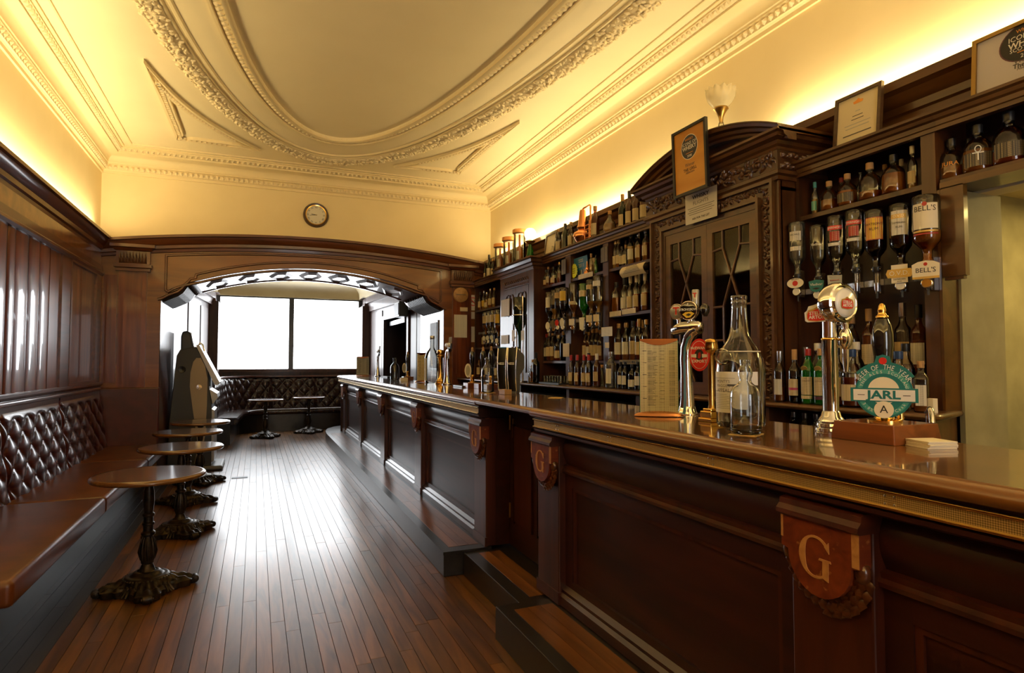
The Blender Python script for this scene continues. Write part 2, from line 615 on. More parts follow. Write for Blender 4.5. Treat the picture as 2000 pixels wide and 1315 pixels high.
plain('frosted_shade', (0.85, 0.80, 0.66), 0.35, trans=0.5)

# ================================================================= THE ROOM
def struct(o):
    o['kind'] = 'structure'
    return o


def sroot(name, label=None):
    o = bpy.data.objects.new(name, None)
    COL.objects.link(o)
    o['kind'] = 'structure'
    if label: o['label'] = label
    return o


# ---- floor: sub-floor slab, and every board its own piece
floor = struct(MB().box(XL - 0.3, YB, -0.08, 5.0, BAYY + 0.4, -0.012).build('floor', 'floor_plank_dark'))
PW = 0.072
PLANKS = {}


def plank(w, L, m):
    k = (round(w, 3), round(L, 1), m)
    if k not in PLANKS:
        b, l = 0.0012, k[1]
        PLANKS[k] = MB().add([(0, 0, -0.012), (w, 0, -0.012), (w, l, -0.012), (0, l, -0.012), (0.0005, 0.0005, -b), (w - 0.0005, 0.0005, -b), (w - 0.0005, l - 0.0005, -b), (0.0005, l - 0.0005, -b),
                              (b, b, 0), (w - b, b, 0), (w - b, l - b, 0), (b, l - b, 0)],
                             [(0, 1, 5, 4), (1, 2, 6, 5), (2, 3, 7, 6), (3, 0, 4, 7), (4, 5, 9, 8), (5, 6, 10, 9), (6, 7, 11, 10), (7, 4, 8, 11), (8, 9, 10, 11)]).mesh('plank', m)
    return PLANKS[k]


row = 0
x = -1.20
while x < 1.46:
    y = 1.9 - random.uniform(0.2, 1.4)
    yend = 13.9
    while y < yend:
        L = round(random.choice([1.5, 1.8, 2.1, 2.4]), 1)
        if y > 9: L = 2.6
        if y + L > yend: L = round(yend - y, 1)
        if L > 0.25:
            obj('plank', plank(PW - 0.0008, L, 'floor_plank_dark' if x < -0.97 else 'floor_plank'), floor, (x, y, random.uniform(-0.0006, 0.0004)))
        y += L + 0.0008
    x += PW
    row += 1
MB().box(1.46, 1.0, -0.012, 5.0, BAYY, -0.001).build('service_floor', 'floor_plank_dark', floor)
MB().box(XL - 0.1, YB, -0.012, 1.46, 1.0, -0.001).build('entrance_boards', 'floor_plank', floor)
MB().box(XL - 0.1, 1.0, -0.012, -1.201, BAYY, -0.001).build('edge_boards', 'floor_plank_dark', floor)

# ---- ceiling with a sunk oval
EX, EY, EA, EB = 0.78, 2.5, 1.13, 4.43


def ell(a, b, n, z=0.0):
    return [(EX + a * math.cos(2 * PI * k / n), EY + b * math.sin(2 * PI * k / n), z) for k in range(n)]


N = 128
mb = MB()
inner = ell(EA, EB, N, ZC)
outer = []
for k in range(N):
    dx, dy = inner[k][0] - EX, inner[k][1] - EY
    t = min((((XR if dx > 0 else XL) - EX) / dx) if abs(dx) > 1e-6 else 1e9, (((YE if dy > 0 else YB) - EY) / dy) if abs(dy) > 1e-6 else 1e9)
    outer.append((EX + dx * t, EY + dy * t, ZC))
mb.add(inner + outer, [(k, (k + 1) % N, N + (k + 1) % N, N + k) for k in range(N)])
for cx_ in (XL, XR):
    for cy_ in (YB, YE):
        best = sorted(range(N), key=lambda k: (outer[k][0] - cx_) ** 2 + (outer[k][1] - cy_) ** 2)
        a = [k for k in best if abs(outer[k][0] - cx_) < 1e-6][0]
        b = [k for k in best if abs(outer[k][1] - cy_) < 1e-6][0]
        mb.add([outer[a], outer[b], (cx_, cy_, ZC)], [(0, 1, 2)])
rim = [(p[0], p[1], ZC + 0.022) for p in inner]
mb.add(inner + rim, [(k, N + k, N + (k + 1) % N, (k + 1) % N) for k in range(N)])
mb.add(rim, [tuple(range(N))])
ceiling = struct(mb.build('ceiling', 'plaster_ceiling'))


def ring(prof, a, b, n=160):
    """profile (out, drop) swept around an oval"""
    m = MB()
    v = []
    for k in range(n):
        t = 2 * PI * k / n
        c, s = math.cos(t), math.sin(t)
        nx, ny = c / a, s / b
        q = math.hypot(nx, ny)
        nx, ny = nx / q, ny / q
        for o, d in prof:
            v.append((EX + a * c + nx * o, EY + b * s + ny * o, ZC - d))
    mm = len(prof)
    f = [(k * mm + i, k * mm + i + 1, ((k + 1) % n) * mm + i + 1, ((k + 1) % n) * mm + i) for k in range(n) for i in range(mm - 1)]
    return m.add(v, f)


ring([(0.0, -0.01), (0.0, 0.018), (0.018, 0.03), (0.03, 0.03), (0.035, 0.012), (0.10, 0.006), (0.105, 0.022), (0.125, 0.022), (0.13, 0.0)], EA, EB).build('oval_moulding', 'plaster', ceiling, 50)
ring([(0.0, 0.0), (0.01, 0.016), (0.03, 0.016), (0.04, 0.004), (0.06, 0.006), (0.07, 0.02), (0.085, 0.02), (0.09, 0.0)], EA + 0.36, EB + 0.53).build('oval_moulding', 'plaster', ceiling, 50)


def oval_pts(a, b, step, y_min):
    """points at even spacing around the part of an oval that lies beyond y_min"""
    out, t, n = [], 0.0, 4000
    last = None
    for k in range(n):
        t = 2 * PI * k / n
        p = Vector((EX + a * math.cos(t), EY + b * math.sin(t)))
        if p.y < y_min: continue
        if last is None or (p - last).length >= step:
            tang = Vector((-a * math.sin(t), b * math.cos(t))).normalized()
            out.append((p, tang))
            last = p
    return out


# row of leaf studs between the two mouldings of the inner oval
mb = MB()
for p, tg in oval_pts(EA + 0.068, EB + 0.068, 0.062, 2.2):
    nx = Vector((tg.y, -tg.x))
    c = MB().lathe([(0.024, 0), (0.020, 0.014), (0.0, 0.022)], seg=6)
    c.v = [(p.x + tg.x * q[0] * 0.85 + nx.x * q[1] * 1.25, p.y + tg.y * q[0] * 0.85 + nx.y * q[1] * 1.25, ZC - 0.004 - q[2]) for q in c.v]
    c.f = [tuple(reversed(q)) for q in c.f]
    mb.merge(c)
mb.build('leaf_studs', 'plaster_relief', ceiling, 40, kind='stuff')
# thick garland of leaves and fruit
rg = random.Random(3)
mb = MB()
GA, GB = EA + 0.535, EB + 0.71
core = ring([(-0.085, 0.0), (-0.075, 0.022), (-0.04, 0.042), (0.0, 0.05), (0.04, 0.042), (0.075, 0.022), (0.085, 0.0)], GA, GB, 200)
mb.merge(core)
for p, tg in oval_pts(GA, GB, 0.036, 2.0):
    nx = Vector((tg.y, -tg.x))
    for j in range(4):
        o = (j - 1.5) * 0.042 + rg.uniform(-0.012, 0.012)
        h = 0.050 * math.cos(min(1.5, abs(o) / 0.09 * 1.35)) + rg.uniform(-0.004, 0.01)
        r = rg.uniform(0.013, 0.024)
        al = rg.uniform(-0.015, 0.015)
        an = rg.uniform(0, PI)
        ca, sa = math.cos(an), math.sin(an)
        c = MB().lathe([(r, 0), (r * 0.75, r * 0.55), (0.0, r * 0.8)], seg=5, cap=False)
        for q in c.v:
            u, w_ = q[0] * 1.4 * ca - q[1] * 0.7 * sa, q[0] * 1.4 * sa + q[1] * 0.7 * ca
            mb.v.append((p.x + tg.x * (al + u) + nx.x * (o + w_), p.y + tg.y * (al + u) + nx.y * (o + w_), ZC - h - q[2]))
        n0 = len(mb.v) - len(c.v)
        mb.f += [tuple(reversed([i + n0 for i in q])) for q in c.f]
mb.build('garland', 'plaster_relief', ceiling, 60, kind='stuff')


# corner spandrels: raised three-sided frames with beading
def spandrel(side):
    sx = 1 if side > 0 else -1
    def X(d): return EX + sx * d
    A, B, C = (1.66, 5.66), (1.62, 7.54), (0.77, 7.58)
    a2, b2 = EA + 0.74, EB + 0.93
    curve = []
    for k in range(15):
        t = k / 14
        # concave side follows the oval
        px, py = A[0] + (C[0] - A[0]) * t, A[1] + (C[1] - A[1]) * t
        bow = math.sin(PI * t) * 0.16
        curve.append((px + 0.82 * bow, py + 0.45 * bow))
    pts = [A, B, C] + [curve[13 - k] for k in range(13)]
    pts = [(X(p[0]), p[1]) for p in pts]
    ar = sum(pts[i][0] * pts[(i + 1) % len(pts)][1] - pts[(i + 1) % len(pts)][0] * pts[i][1] for i in range(len(pts)))
    if ar < 0: pts.reverse()
    prof = [(0.0, ZC), (0.0, ZC - 0.034), (0.026, ZC - 0.034), (0.034, ZC - 0.014), (0.062, ZC - 0.014), (0.068, ZC - 0.030), (0.088, ZC - 0.030), (0.092, ZC)]
    P = [Vector(p) for p in pts]
    n = len(P)
    Av, Bv, Cv = [Vector((X(p[0]), p[1])) for p in (A, B, C)]
    cur = [Vector((X(p[0]), p[1])) for p in curve]
    sides = [[Av.lerp(Bv, k / 24) for k in range(25)], [Bv.lerp(Cv, k / 16) for k in range(17)], cur]
    ctr = (Av + Bv * 2 + Cv) / 4
    sp = None
    for si, line in enumerate(sides):
        others = [q for sj, l2 in enumerate(sides) if sj != si for a_, b_ in zip(l2[:-1], l2[1:]) for q in (a_, a_.lerp(b_, 0.33), a_.lerp(b_, 0.67), b_)]
        v = []
        for k, p in enumerate(line):
            d = (line[min(k + 1, len(line) - 1)] - line[max(k - 1, 0)]).normalized()
            nn = Vector((-d.y, d.x))
            if nn.dot(ctr - p) < 0: nn = -nn
            sc = min(1.0, 0.55 * min((q - p).length for q in others) / 0.092)
            for o, z in prof: v.append((p.x + nn.x * o * sc, p.y + nn.y * o * sc, z))
        mm = len(prof)
        o_ = MB().add(v, [(k * mm + q, (k + 1) * mm + q, (k + 1) * mm + q + 1, k * mm + q + 1) for k in range(len(line) - 1) for q in range(mm - 1)]).build('spandrel_frame', 'plaster', ceiling)
        sp = sp or o_
    bd = MB()
    for i in range(n):
        a, b = P[i], P[(i + 1) % n]
        d = (b - a)
        L = d.length
        d.normalize()
        nn = Vector((-d.y, d.x))
        k = max(1, int(L / 0.050))
        for j in range(k):
            c = a + d * (L * (j + 0.5) / k) + nn * 0.048
            if min((c - Vector((X(A[0]), A[1]))).length, (c - Vector((X(C[0]), C[1]))).length) < 0.36: continue
            bd.box(c.x - 0.014, c.y - 0.014, ZC - 0.040, c.x + 0.014, c.y + 0.014, ZC - 0.010)
    bd.build('bead_row', 'plaster_relief', sp, kind='stuff')


spandrel(1)
spandrel(-1)

# ---- plaster cornice round the room
prof = [(0.0, 3.605), (0.018, 3.605), (0.018, 3.635), (0.030, 3.645), (0.046, 3.645), (0.050, 3.695), (0.066, 3.702), (0.066, 3.716)]
for k in range(9):
    a = PI / 2 * k / 8
    prof.append((0.075 + 0.105 * (1 - math.cos(a)), 3.722 + 0.088 * math.sin(a)))
prof += [(0.19, 3.812), (0.19, 3.828), (0.205, 3.834), (0.222, 3.850), (0.235, 3.853), (0.235, 3.866), (0.262, 3.866), (0.262, ZC)]
PATH = [(XR, YB), (XR, YE), (XL, YE), (XL, YB)]
trim1 = struct(MB().molding(prof, PATH, True).build('trim_1', 'plaster', None, 35))
MB().molding([(0.335, ZC), (0.338, ZC - 0.012), (0.352, ZC - 0.012), (0.355, ZC)], PATH, True).build('ceiling_fillet', 'plaster', trim1)
mb = MB()


def run(fn, a, b, step):
    n = int(abs(b - a) / step)
    for i in range(n): fn(a + (b - a) * (i + 0.5) / n)


def egg(xw, yw, nx, ny):
    # half egg on the lower band plus a small block on the upper band
    tx, ty = -ny, nx
    for (o, z, hw, hh, d) in ((0.049, 3.669, 0.022, 0.025, 0.024),):
        c = [(0, -hh), (hw, -hh * 0.2), (hw * 0.8, hh), (-hw * 0.8, hh), (-hw, -hh * 0.2)]
        v = [(xw + nx * o + tx * u, yw + ny * o + ty * u, z + w_) for u, w_ in c] + [(xw + nx * (o + d), yw + ny * (o + d), z + 0.004)]
        mb.add(v, [(0, 1, 5), (1, 2, 5), (2, 3, 5), (3, 4, 5), (4, 0, 5)])
    o = 0.207
    for u0 in (-0.010,):
        v = []
        for (u, oo, z) in ((-0.016, 0.198, 3.828), (0.016, 0.198, 3.828), (0.016, 0.228, 3.852), (-0.016, 0.228, 3.852), (0.0, 0.228, 3.826)):
            v.append((xw + nx * oo + tx * u, yw + ny * oo + ty * u, z))
        mb.add(v, [(0, 1, 4), (1, 2, 4), (2, 3, 4), (3, 0, 4)])


run(lambda y: egg(XR, y, -1, 0), 1.2, YE - 0.06, 0.056)
run(lambda y: egg(XL, y, 1, 0), 3.6, YE - 0.06, 0.056)
run(lambda x: egg(x, YE, 0, -1), XL + 0.06, XR - 0.06, 0.056)
mb.build('egg_and_dart', 'plaster_relief', trim1, kind='stuff')

# ---- walls
wl = struct(MB().box(XL - 0.12, YB, 0, XL, YE + 0.5, ZC + 0.1).build('wall_left', 'plaster'))
# right wall with the opening to the passage
wr = struct(MB().box(XR, 1.815, 0, XR + 0.12, YE + 0.5, ZC + 0.1).box(XR, YB, 2.21, XR + 0.12, 1.815, ZC + 0.1).box(XR, YB, 0, XR + 0.12, 0.2, 2.21).build('wall_right', 'plaster'))
struct(MB().box(XL - 0.1, YB - 0.12, 0, 5.0, YB, ZC + 0.1).build('wall_back', 'plaster'))
# street window in the wall behind the camera
w2 = sroot('window_2', 'tall street window behind the camera')
w2.location = (1.2, YB, 1.0)
for a, b in ((0.55, 1.05), (1.12, 1.62)):
    MB().box(a, YB + 0.012, 1.06, b, YB + 0.02, 2.64).build('pane', 'street_pane', w2)
for (a, b, c, d) in ((0.45, 0.55, 0.98, 2.72), (1.05, 1.12, 1.06, 2.64), (1.62, 1.72, 0.98, 2.72)):
    MB().box(a, YB, c, b, YB + 0.06, d).build('window_stile', 'panel_trim', w2)
for (c, d) in ((0.98, 1.06), (2.64, 2.72)):
    MB().box(0.55, YB, c, 1.62, YB + 0.06, d).build('window_rail', 'panel_trim', w2)
# passage behind the bar
MB().box(2.967, 1.79, 0, XR + 0.16, 1.813, 2.21).build('wall_return', 'passage_paint', wr)
ps = struct(MB().box(4.45, -0.2, 0, 4.55, 2.3, 2.9).box(XR + 0.12, 2.2, 0, 4.55, 2.3, 2.9).box(XR + 0.12, -0.2, 0, 4.55, -0.1, 2.9).build('wall_passage', 'passage_paint'))
MB().box(XR + 0.12, -0.1, 2.40, 4.45, 2.2, 2.46).build('passage_ceiling', 'bay_plaster', ps)

# opening in the end wall
AXC, AR = 0.68, 4.21
AZ = 2.62
AD = 1.25     # depth of the arch


def arch_z(x): return AZ - AR + math.sqrt(AR * AR - (x - AXC) ** 2)


def arch_line(inset=0.0, n=24):
    """opening outline from the left foot, over the arch, to the right foot"""
    L, R = -1.05 + inset, 2.41 - inset
    pts = [(L, 0.0), (L, 2.185 + inset)]
    S_ = [(-1.02, 2.20), (-0.97, 2.235), (-0.91, 2.262), (-0.86, 2.285), (-0.815, 2.33), (-0.79, 2.365), (-0.735, 2.378)]
    pts += [(p[0] + inset * 0.4, p[1] + inset) for p in S_]
    x0, x1 = -0.735, 2 * AXC + 0.735
    pts += [(x0 + (x1 - x0) * k / n, arch_z(x0 + (x1 - x0) * k / n) + inset) for k in range(1, n)]
    pts += [(2 * AXC - p[0] - inset * 0.4, p[1] + inset) for p in reversed(S_)]
    pts += [(R, 2.185 + inset), (R, 0.0)]
    return pts


def top_z(x): return 3.0 - 0.185 * ((x - 0.7) / 2.36) ** 2


we = MB()
outl = arch_line()
we.prism([(XL, 0)] + outl + [(XR, 0), (XR, ZC + 0.1), (XL, ZC + 0.1)], YE, YE + AD, 'y')
we = struct(we.build('wall_end', 'plaster'))
ta = sroot('trim_6', 'varnished wooden arch facing with pilasters and curved cornice')
# wooden face of the arch, curved at the top
top = [(XR - 0.02 - (XR - XL - 0.04) * k / 24, top_z(XR - 0.02 - (XR - XL - 0.04) * k / 24) - 0.06) for k in range(25)]
af = MB().prism([(XL + 0.02, 0)] + outl + [(XR - 0.02, 0)] + top, YE - 0.045, YE + 0.0, 'y').build('arch_face', 'panel_wood_gold', ta)
# curved cornice
cp = [(-0.01, -0.19), (0.05, -0.19), (0.055, -0.16), (0.072, -0.15), (0.075, -0.115), (0.10, -0.09), (0.115, -0.05), (0.12, -0.035), (0.145, -0.03), (0.145, 0.0), (-0.01, 0.0)]
path = []
for k in range(41):
    x = XR - 0.03 - (XR - XL - 0.06) * k / 40
    path.append((x, YE - 0.03, top_z(x)))
MB().molding(cp, path).build('arch_cornice', 'arch_trim', ta, 30)


def raised_line(pts, w_, h, y, closed, name, m, parent):
    """thin bead following a line on the face at depth y (towards -y)"""
    mb = MB()
    P = [Vector(p) for p in pts]
    n = len(P)
    v = []
    for i in range(n):
        a = P[i - 1] if (i > 0 or closed) else P[i]
        b = P[(i + 1) % n] if (i < n - 1 or closed) else P[i]
        d1 = (P[i] - a).normalized() if (P[i] - a).length > 1e-6 else (b - P[i]).normalized()
        d2 = (b - P[i]).normalized() if (b - P[i]).length > 1e-6 else d1
        q = Vector((-d1.y - d2.y, d1.x + d2.x))
        q = q * min(2.0 / max(q.length_squared, 1e-4), 2.0)
        for o, hh in ((-w_ / 2, 0), (-w_ / 4, h), (w_ / 4, h), (w_ / 2, 0)):
            v.append((P[i].x + q.x * o, y - hh, P[i].y + q.y * o))
    f = [(i * 4 + k, ((i + 1) % n) * 4 + k, ((i + 1) % n) * 4 + k + 1, i * 4 + k + 1) for i in range(n if closed else n - 1) for k in range(3)]
    return mb.add(v, f).build(name, m, parent, 40)


# sunk panel outline in the spandrels of the arch
ol = [(-1.0, 2.27)] + [(p[0] + 0.05, p[1] + 0.05) for p in arch_line()[2:9]] + [(x_, arch_z(x_) + 0.075) for x_ in [-0.68 + 2.72 * k / 24 for k in range(25)]]
ol += [(2 * AXC - p[0] - 0.05, p[1] + 0.05) for p in reversed(arch_line()[2:9])] + [(2 * AXC + 1.0, 2.27)]
xs = [2 * AXC + 1.0 - 3.36 * k / 20 for k in range(21)]
ol += [(x_, top_z(x_) - 0.225) for x_ in xs]
raised_line(ol, 0.03, 0.014, YE - 0.045, True, 'panel_bead', 'arch_trim', af)
raised_line(arch_line(-0.03)[1:-1], 0.035, 0.016, YE - 0.045, False, 'arch_bead', 'arch_trim', af)


def carve_band(x0, x1, y, z0, z1, n=9, depth=0.022):
    """acanthus-like carving facing -y"""
    mb = MB()
    for i in range(n):
        a = x0 + (x1 - x0) * i / n
        b = x0 + (x1 - x0) * (i + 1) / n
        m_ = (a + b) / 2
        for (p0, p1) in (((a, z0), (m_, z1)), ((b, z0), (m_, z1))):
            mb.add([(p0[0], y, p0[1]), (p0[0] + (p1[0] - p0[0]) * 0.4, y - depth, (z0 + z1) / 2), (p1[0], y - depth * 0.6, p1[1]), (p1[0], y, p1[1]), (m_, y, z0), (m_, y - depth * 0.8, z0 + 0.3 * (z1 - z0))],
                   [(0, 5, 1), (1, 5, 2), (0, 4, 5), (1, 2, 0)])
        mb.merge(MB().lathe([((b - a) * 0.22, 0), ((b - a) * 0.14, 0.6 * depth), (0, depth)], seg=6).rot(Matrix.Rotation(PI / 2, 4, 'X')).move((m_, y, z0 + 0.6 * (z1 - z0))))
    mb.box(x0, y, z0, x1, y + 0.01, z1)
    return mb


def pilaster(xa, xb):
    y = YE - 0.045
    p = MB().box(xa, y - 0.03, 0, xb, y, 2.74)
    p.box(xa + 0.05, y - 0.036, 1.25, xb - 0.05, y - 0.03, 2.38)
    p = p.build('pilaster', 'panel_wood', ta)
    c = MB().molding([(0, 2.47), (0.035, 2.47), (0.035, 2.50), (0.05, 2.51), (0.05, 2.545), (0.03, 2.55), (0.03, 2.70), (0.05, 2.71), (0.065, 2.735), (0.085, 2.74), (0.085, 2.775), (0, 2.775)],
                     [(xb, y + 0.03), (xb, y - 0.03), (xa, y - 0.03), (xa, y + 0.03)][::-1][::-1]).build('capital', 'arch_trim', p)
    carve_band(xa + 0.0, xb - 0.0, y - 0.062, 2.558, 2.695).build('carving', 'carved_wood', p)


pilaster(-1.47, -1.19)
pilaster(2.53, 2.80)
# side panels of the end wall between corner and pilaster
for xa, xb in ((-1.62, -1.49),):
    MB().box(xa, YE - 0.055, 1.18, xb, YE - 0.045, 2.42).build('panel', 'panel_wood', ta)
# soffit of the arch: coffered panels and the jambs
mb = MB()
al = [(p[0] + (0.005 if p[0] < AXC else -0.005), p[1] - (0.005 if p[1] > 0.1 else 0)) for p in arch_line()]
n = len(al)
jw = MB()
for i in range(n - 1):
    (x0, z0), (x1, z1) = al[i], al[i + 1]
    jw.quad((x0, YE - 0.04, z0), (x0, YE + AD + 0.01, z0), (x1, YE + AD + 0.01, z1), (x1, YE - 0.04, z1))
jw.move((0, 0, -0.0015))
jw.build('soffit_lining', 'panel_wood', ta)
segs = 7
for k in range(segs):
    t0, t1 = -0.66 + 2.68 * k / segs, -0.66 + 2.68 * (k + 1) / segs
    long = True
    g = 0.03
    a, b = t0 + g, t1 - g
    cy0, cy1 = YE + 0.22, YE + 1.03
    c = (cy0 + cy1) / 2
    hx = 0.10
    pts = [(a, c), (a + hx, cy0), (b - hx, cy0), (b, c), (b - hx, cy1), (a + hx, cy1)]
    s_ = 0.75
    cxm = (a + b) / 2
    inn = [(cxm + (p[0] - cxm) * s_, c + (p[1] - c) * s_) for p in pts]
    in2 = [(cxm + (p[0] - cxm) * 0.62, c + (p[1] - c) * 0.62) for p in pts]
    v = [(p[0], p[1], arch_z(p[0]) - 0.004) for p in pts] + [(p[0], p[1], arch_z(p[0]) - 0.035) for p in inn] + [(p[0], p[1], arch_z(p[0]) - 0.012) for p in in2]
    MB().add(v, [(i, (i + 1) % 6, 6 + (i + 1) % 6, 6 + i) for i in range(6)] + [(6 + i, 6 + (i + 1) % 6, 12 + (i + 1) % 6, 12 + i) for i in range(6)] + [tuple(range(12, 18))]).build('soffit_panel', 'panel_wood', ta)
for yy in (YE + 0.14, YE + 1.13):
    ribs = MB()
    ribs.tube([(x_, yy, arch_z(x_) - 0.008) for x_ in [-0.70 + 2.76 * k / 30 for k in range(31)]], 0.014, 6)
    ribs.build('soffit_bead', 'panel_wood', ta, 60)


# scrolled corbels under the ends of the arch
def corbel(sx):
    base = [(-1.05, 2.13), (-1.0, 2.155), (-0.95, 2.18), (-0.88, 2.215), (-0.83, 2.255), (-0.795, 2.31), (-0.775, 2.345)]
    X = (lambda v: v) if sx < 0 else (lambda v: 2 * AXC - v)
    mb = MB()
    nw = 12
    for j in range(nw):
        ya, yb = YE + 0.10 + 1.0 * j / nw, YE + 0.10 + 1.0 * (j + 1) / nw - 0.018
        pts = [(X(p[0]), p[1]) for p in base] + [(X(p[0] + 0.0), p[1] + 0.06) for p in reversed(base)]
        mb.prism(pts, ya, yb, 'y')
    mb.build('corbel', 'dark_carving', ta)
    mb = MB()
    for j in range(7):
        yy = YE + 0.15 + 0.15 * j
        mb.merge(MB().lathe([(0.0, -0.025), (0.022, -0.01), (0.024, 0.01), (0.0, 0.03)], seg=8).move((X(-0.765), yy, 2.345)))
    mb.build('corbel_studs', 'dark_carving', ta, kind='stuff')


corbel(-1)
corbel(1)

tw = sroot('trim_5', 'varnished wooden panelling on the bench wall')
# ---- left wall panelling
X0 = XL


def pbox(y0, y1, z0, z1, d, name='panel', m='panel_wood', d0=0.0):
    return MB().box(X0 + d0, y0, z0, X0 + d, y1, z1).build(name, m, tw)


pbox(YB, YE - 0.05, 0, 2.74, 0.012, 'backing_board', 'panel_trim')
pbox(YB, YE - 0.05, 2.52, 2.72, 0.03, 'frieze_board', 'panel_wood_gold', 0.012)
pbox(YB, YE - 0.05, 2.41, 2.52, 0.045, 'top_rail', 'panel_trim', 0.012)
pbox(YB, YE - 0.05, 1.06, 1.19, 0.045, 'chair_rail', 'panel_trim', 0.012)
MB().molding([(-0.01, 2.40), (0.05, 2.40), (0.065, 2.42), (0.065, 2.44), (0.05, 2.455), (-0.01, 2.455)], [(XL, YE - 0.05), (XL, YB)]).build('rail_moulding', 'panel_trim', tw)
MB().molding([(-0.01, 1.14), (0.05, 1.14), (0.075, 1.165), (0.075, 1.185), (-0.01, 1.185)], [(XL, YE - 0.05), (XL, YB)]).build('sill_moulding', 'panel_trim', tw)
MB().molding([(-0.01, 2.66), (0.03, 2.66), (0.035, 2.69), (0.055, 2.70), (0.06, 2.735), (0.085, 2.755), (0.11, 2.79), (0.115, 2.805), (0.14, 2.81), (0.14, 2.838), (0.125, 2.838), (0.125, 2.825), (-0.01, 2.825)],
             [(XL, YE - 0.03), (XL, YB)]).build('wall_cornice', 'panel_trim', tw, 30)
ys = [5.41, 5.575, 5.86, 6.13, 6.395]
yy = 5.41
while yy > YB + 0.3:
    ys.insert(0, yy - 0.27)
    yy -= 0.27
for a, b in zip(ys[:-1], ys[1:]):
    # slightly crowned boards, each with its own edge
    def bowed(u, v, a=a, b=b):
        return (X0 + 0.026 + 0.010 * (1 - (2 * u - 1) ** 2) ** 0.5, a + 0.004 + (b - a - 0.008) * u, 1.19 + 1.22 * v)
    MB().grid(8, 1, bowed, True).build('panel_board', 'panel_wood', tw, 60)
pbox(6.40, 6.70, 1.19, 2.41, 0.028, 'stile', 'panel_wood', 0.012)
pbox(6.70, 6.98, 1.19, 2.41, 0.045, 'stile', 'panel_trim', 0.012)
pbox(7.02, 7.97, 1.22, 2.38, 0.026, 'panel', 'panel_wood', 0.012)
for (a, b, c, d) in ((6.98, 7.02, 1.19, 2.41), (7.97, 8.01, 1.19, 2.41)):
    pbox(a, b, c, d, 0.05, 'panel_moulding', 'panel_trim', 0.012)
for (c, d) in ((1.19, 1.22), (2.38, 2.41)):
    pbox(7.02, 7.97, c, d, 0.05, 'panel_moulding', 'panel_trim', 0.012)
pbox(8.01, 8.24, 1.19, 2.41, 0.04, 'stile', 'panel_trim', 0.012)

# ---- the bay beyond the arch
BL0, BL1 = (-1.22, YE + AD), (-0.86, 13.45)
BR0, BR1 = (2.52, YE + AD), (2.26, 13.45)


def wall_strip(a, b, z0, z1, t=0.06, m='bay_wood', name='wall_bay', out=1):
    d = Vector((b[0] - a[0], b[1] - a[1])).normalized()
    nrm = Vector((-d.y, d.x)) * t * out
    return MB().prism([(a[0], a[1]), (b[0], b[1]), (b[0] + nrm.x, b[1] + nrm.y), (a[0] + nrm.x, a[1] + nrm.y)], z0, z1)


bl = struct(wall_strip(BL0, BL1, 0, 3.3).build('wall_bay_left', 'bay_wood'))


def on_line(a, b, t): return (a[0] + (b[0] - a[0]) * t, a[1] + (b[1] - a[1]) * t)


for t0, t1 in ((0.03, 0.16), (0.19, 0.44), (0.47, 0.72), (0.75, 0.93)):
    wall_strip(on_line(BL0, BL1, t0), on_line(BL0, BL1, t1), 1.2, 2.45, 0.015, out=-1).build('panel', 'bay_wood', bl)
    wall_strip(on_line(BL0, BL1, t0), on_line(BL0, BL1, t1), 0.15, 1.1, 0.015, out=-1).build('panel', 'bay_wood', bl)
wall_strip(BL0, BL1, 2.55, 2.68, 0.05, out=-1).build('frieze', 'bay_wood', bl)
wall_strip(BL0, BL1, 2.68, 2.80, 0.09, out=-1).build('cornice', 'bay_wood', bl)
# right side of the bay with the dark doorway
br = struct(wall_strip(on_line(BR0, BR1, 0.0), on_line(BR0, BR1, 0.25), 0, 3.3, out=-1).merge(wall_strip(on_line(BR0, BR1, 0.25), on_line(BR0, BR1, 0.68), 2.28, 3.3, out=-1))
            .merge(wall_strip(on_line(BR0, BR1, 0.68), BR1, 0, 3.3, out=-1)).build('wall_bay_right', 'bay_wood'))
wall_strip(BR0, BR1, 2.68, 2.80, 0.09).build('cornice', 'bay_wood', br)
wall_strip(BR0, BR1, 2.50, 2.68, 0.04).build('frieze', 'bay_wood', br)
wall_strip(on_line(BR0, BR1, 0.24), on_line(BR0, BR1, 0.265), 0, 2.30, 0.04).build('door_post', 'bay_wood', br)
wall_strip(on_line(BR0, BR1, 0.66), on_line(BR0, BR1, 0.69), 0, 2.30, 0.04).build('door_post', 'bay_wood', br)
wall_strip(on_line(BR0, BR1, 0.24), on_line(BR0, BR1, 0.69), 2.24, 2.32, 0.05).build('door_head', 'bay_wood', br)
wall_strip(on_line(BR0, BR1, 0.72), on_line(BR0, BR1, 0.94), 1.0, 2.45, 0.015).build('panel', 'bay_wood', br)
wall_strip(on_line(BR0, BR1, 0.03), on_line(BR0, BR1, 0.13), 1.0, 2.45, 0.015).build('panel', 'bay_wood', br)
wall_strip(on_line(BR0, BR1, 0.14), on_line(BR0, BR1, 0.22), 1.0, 2.45, 0.015).build('panel', 'bay_wood', br)
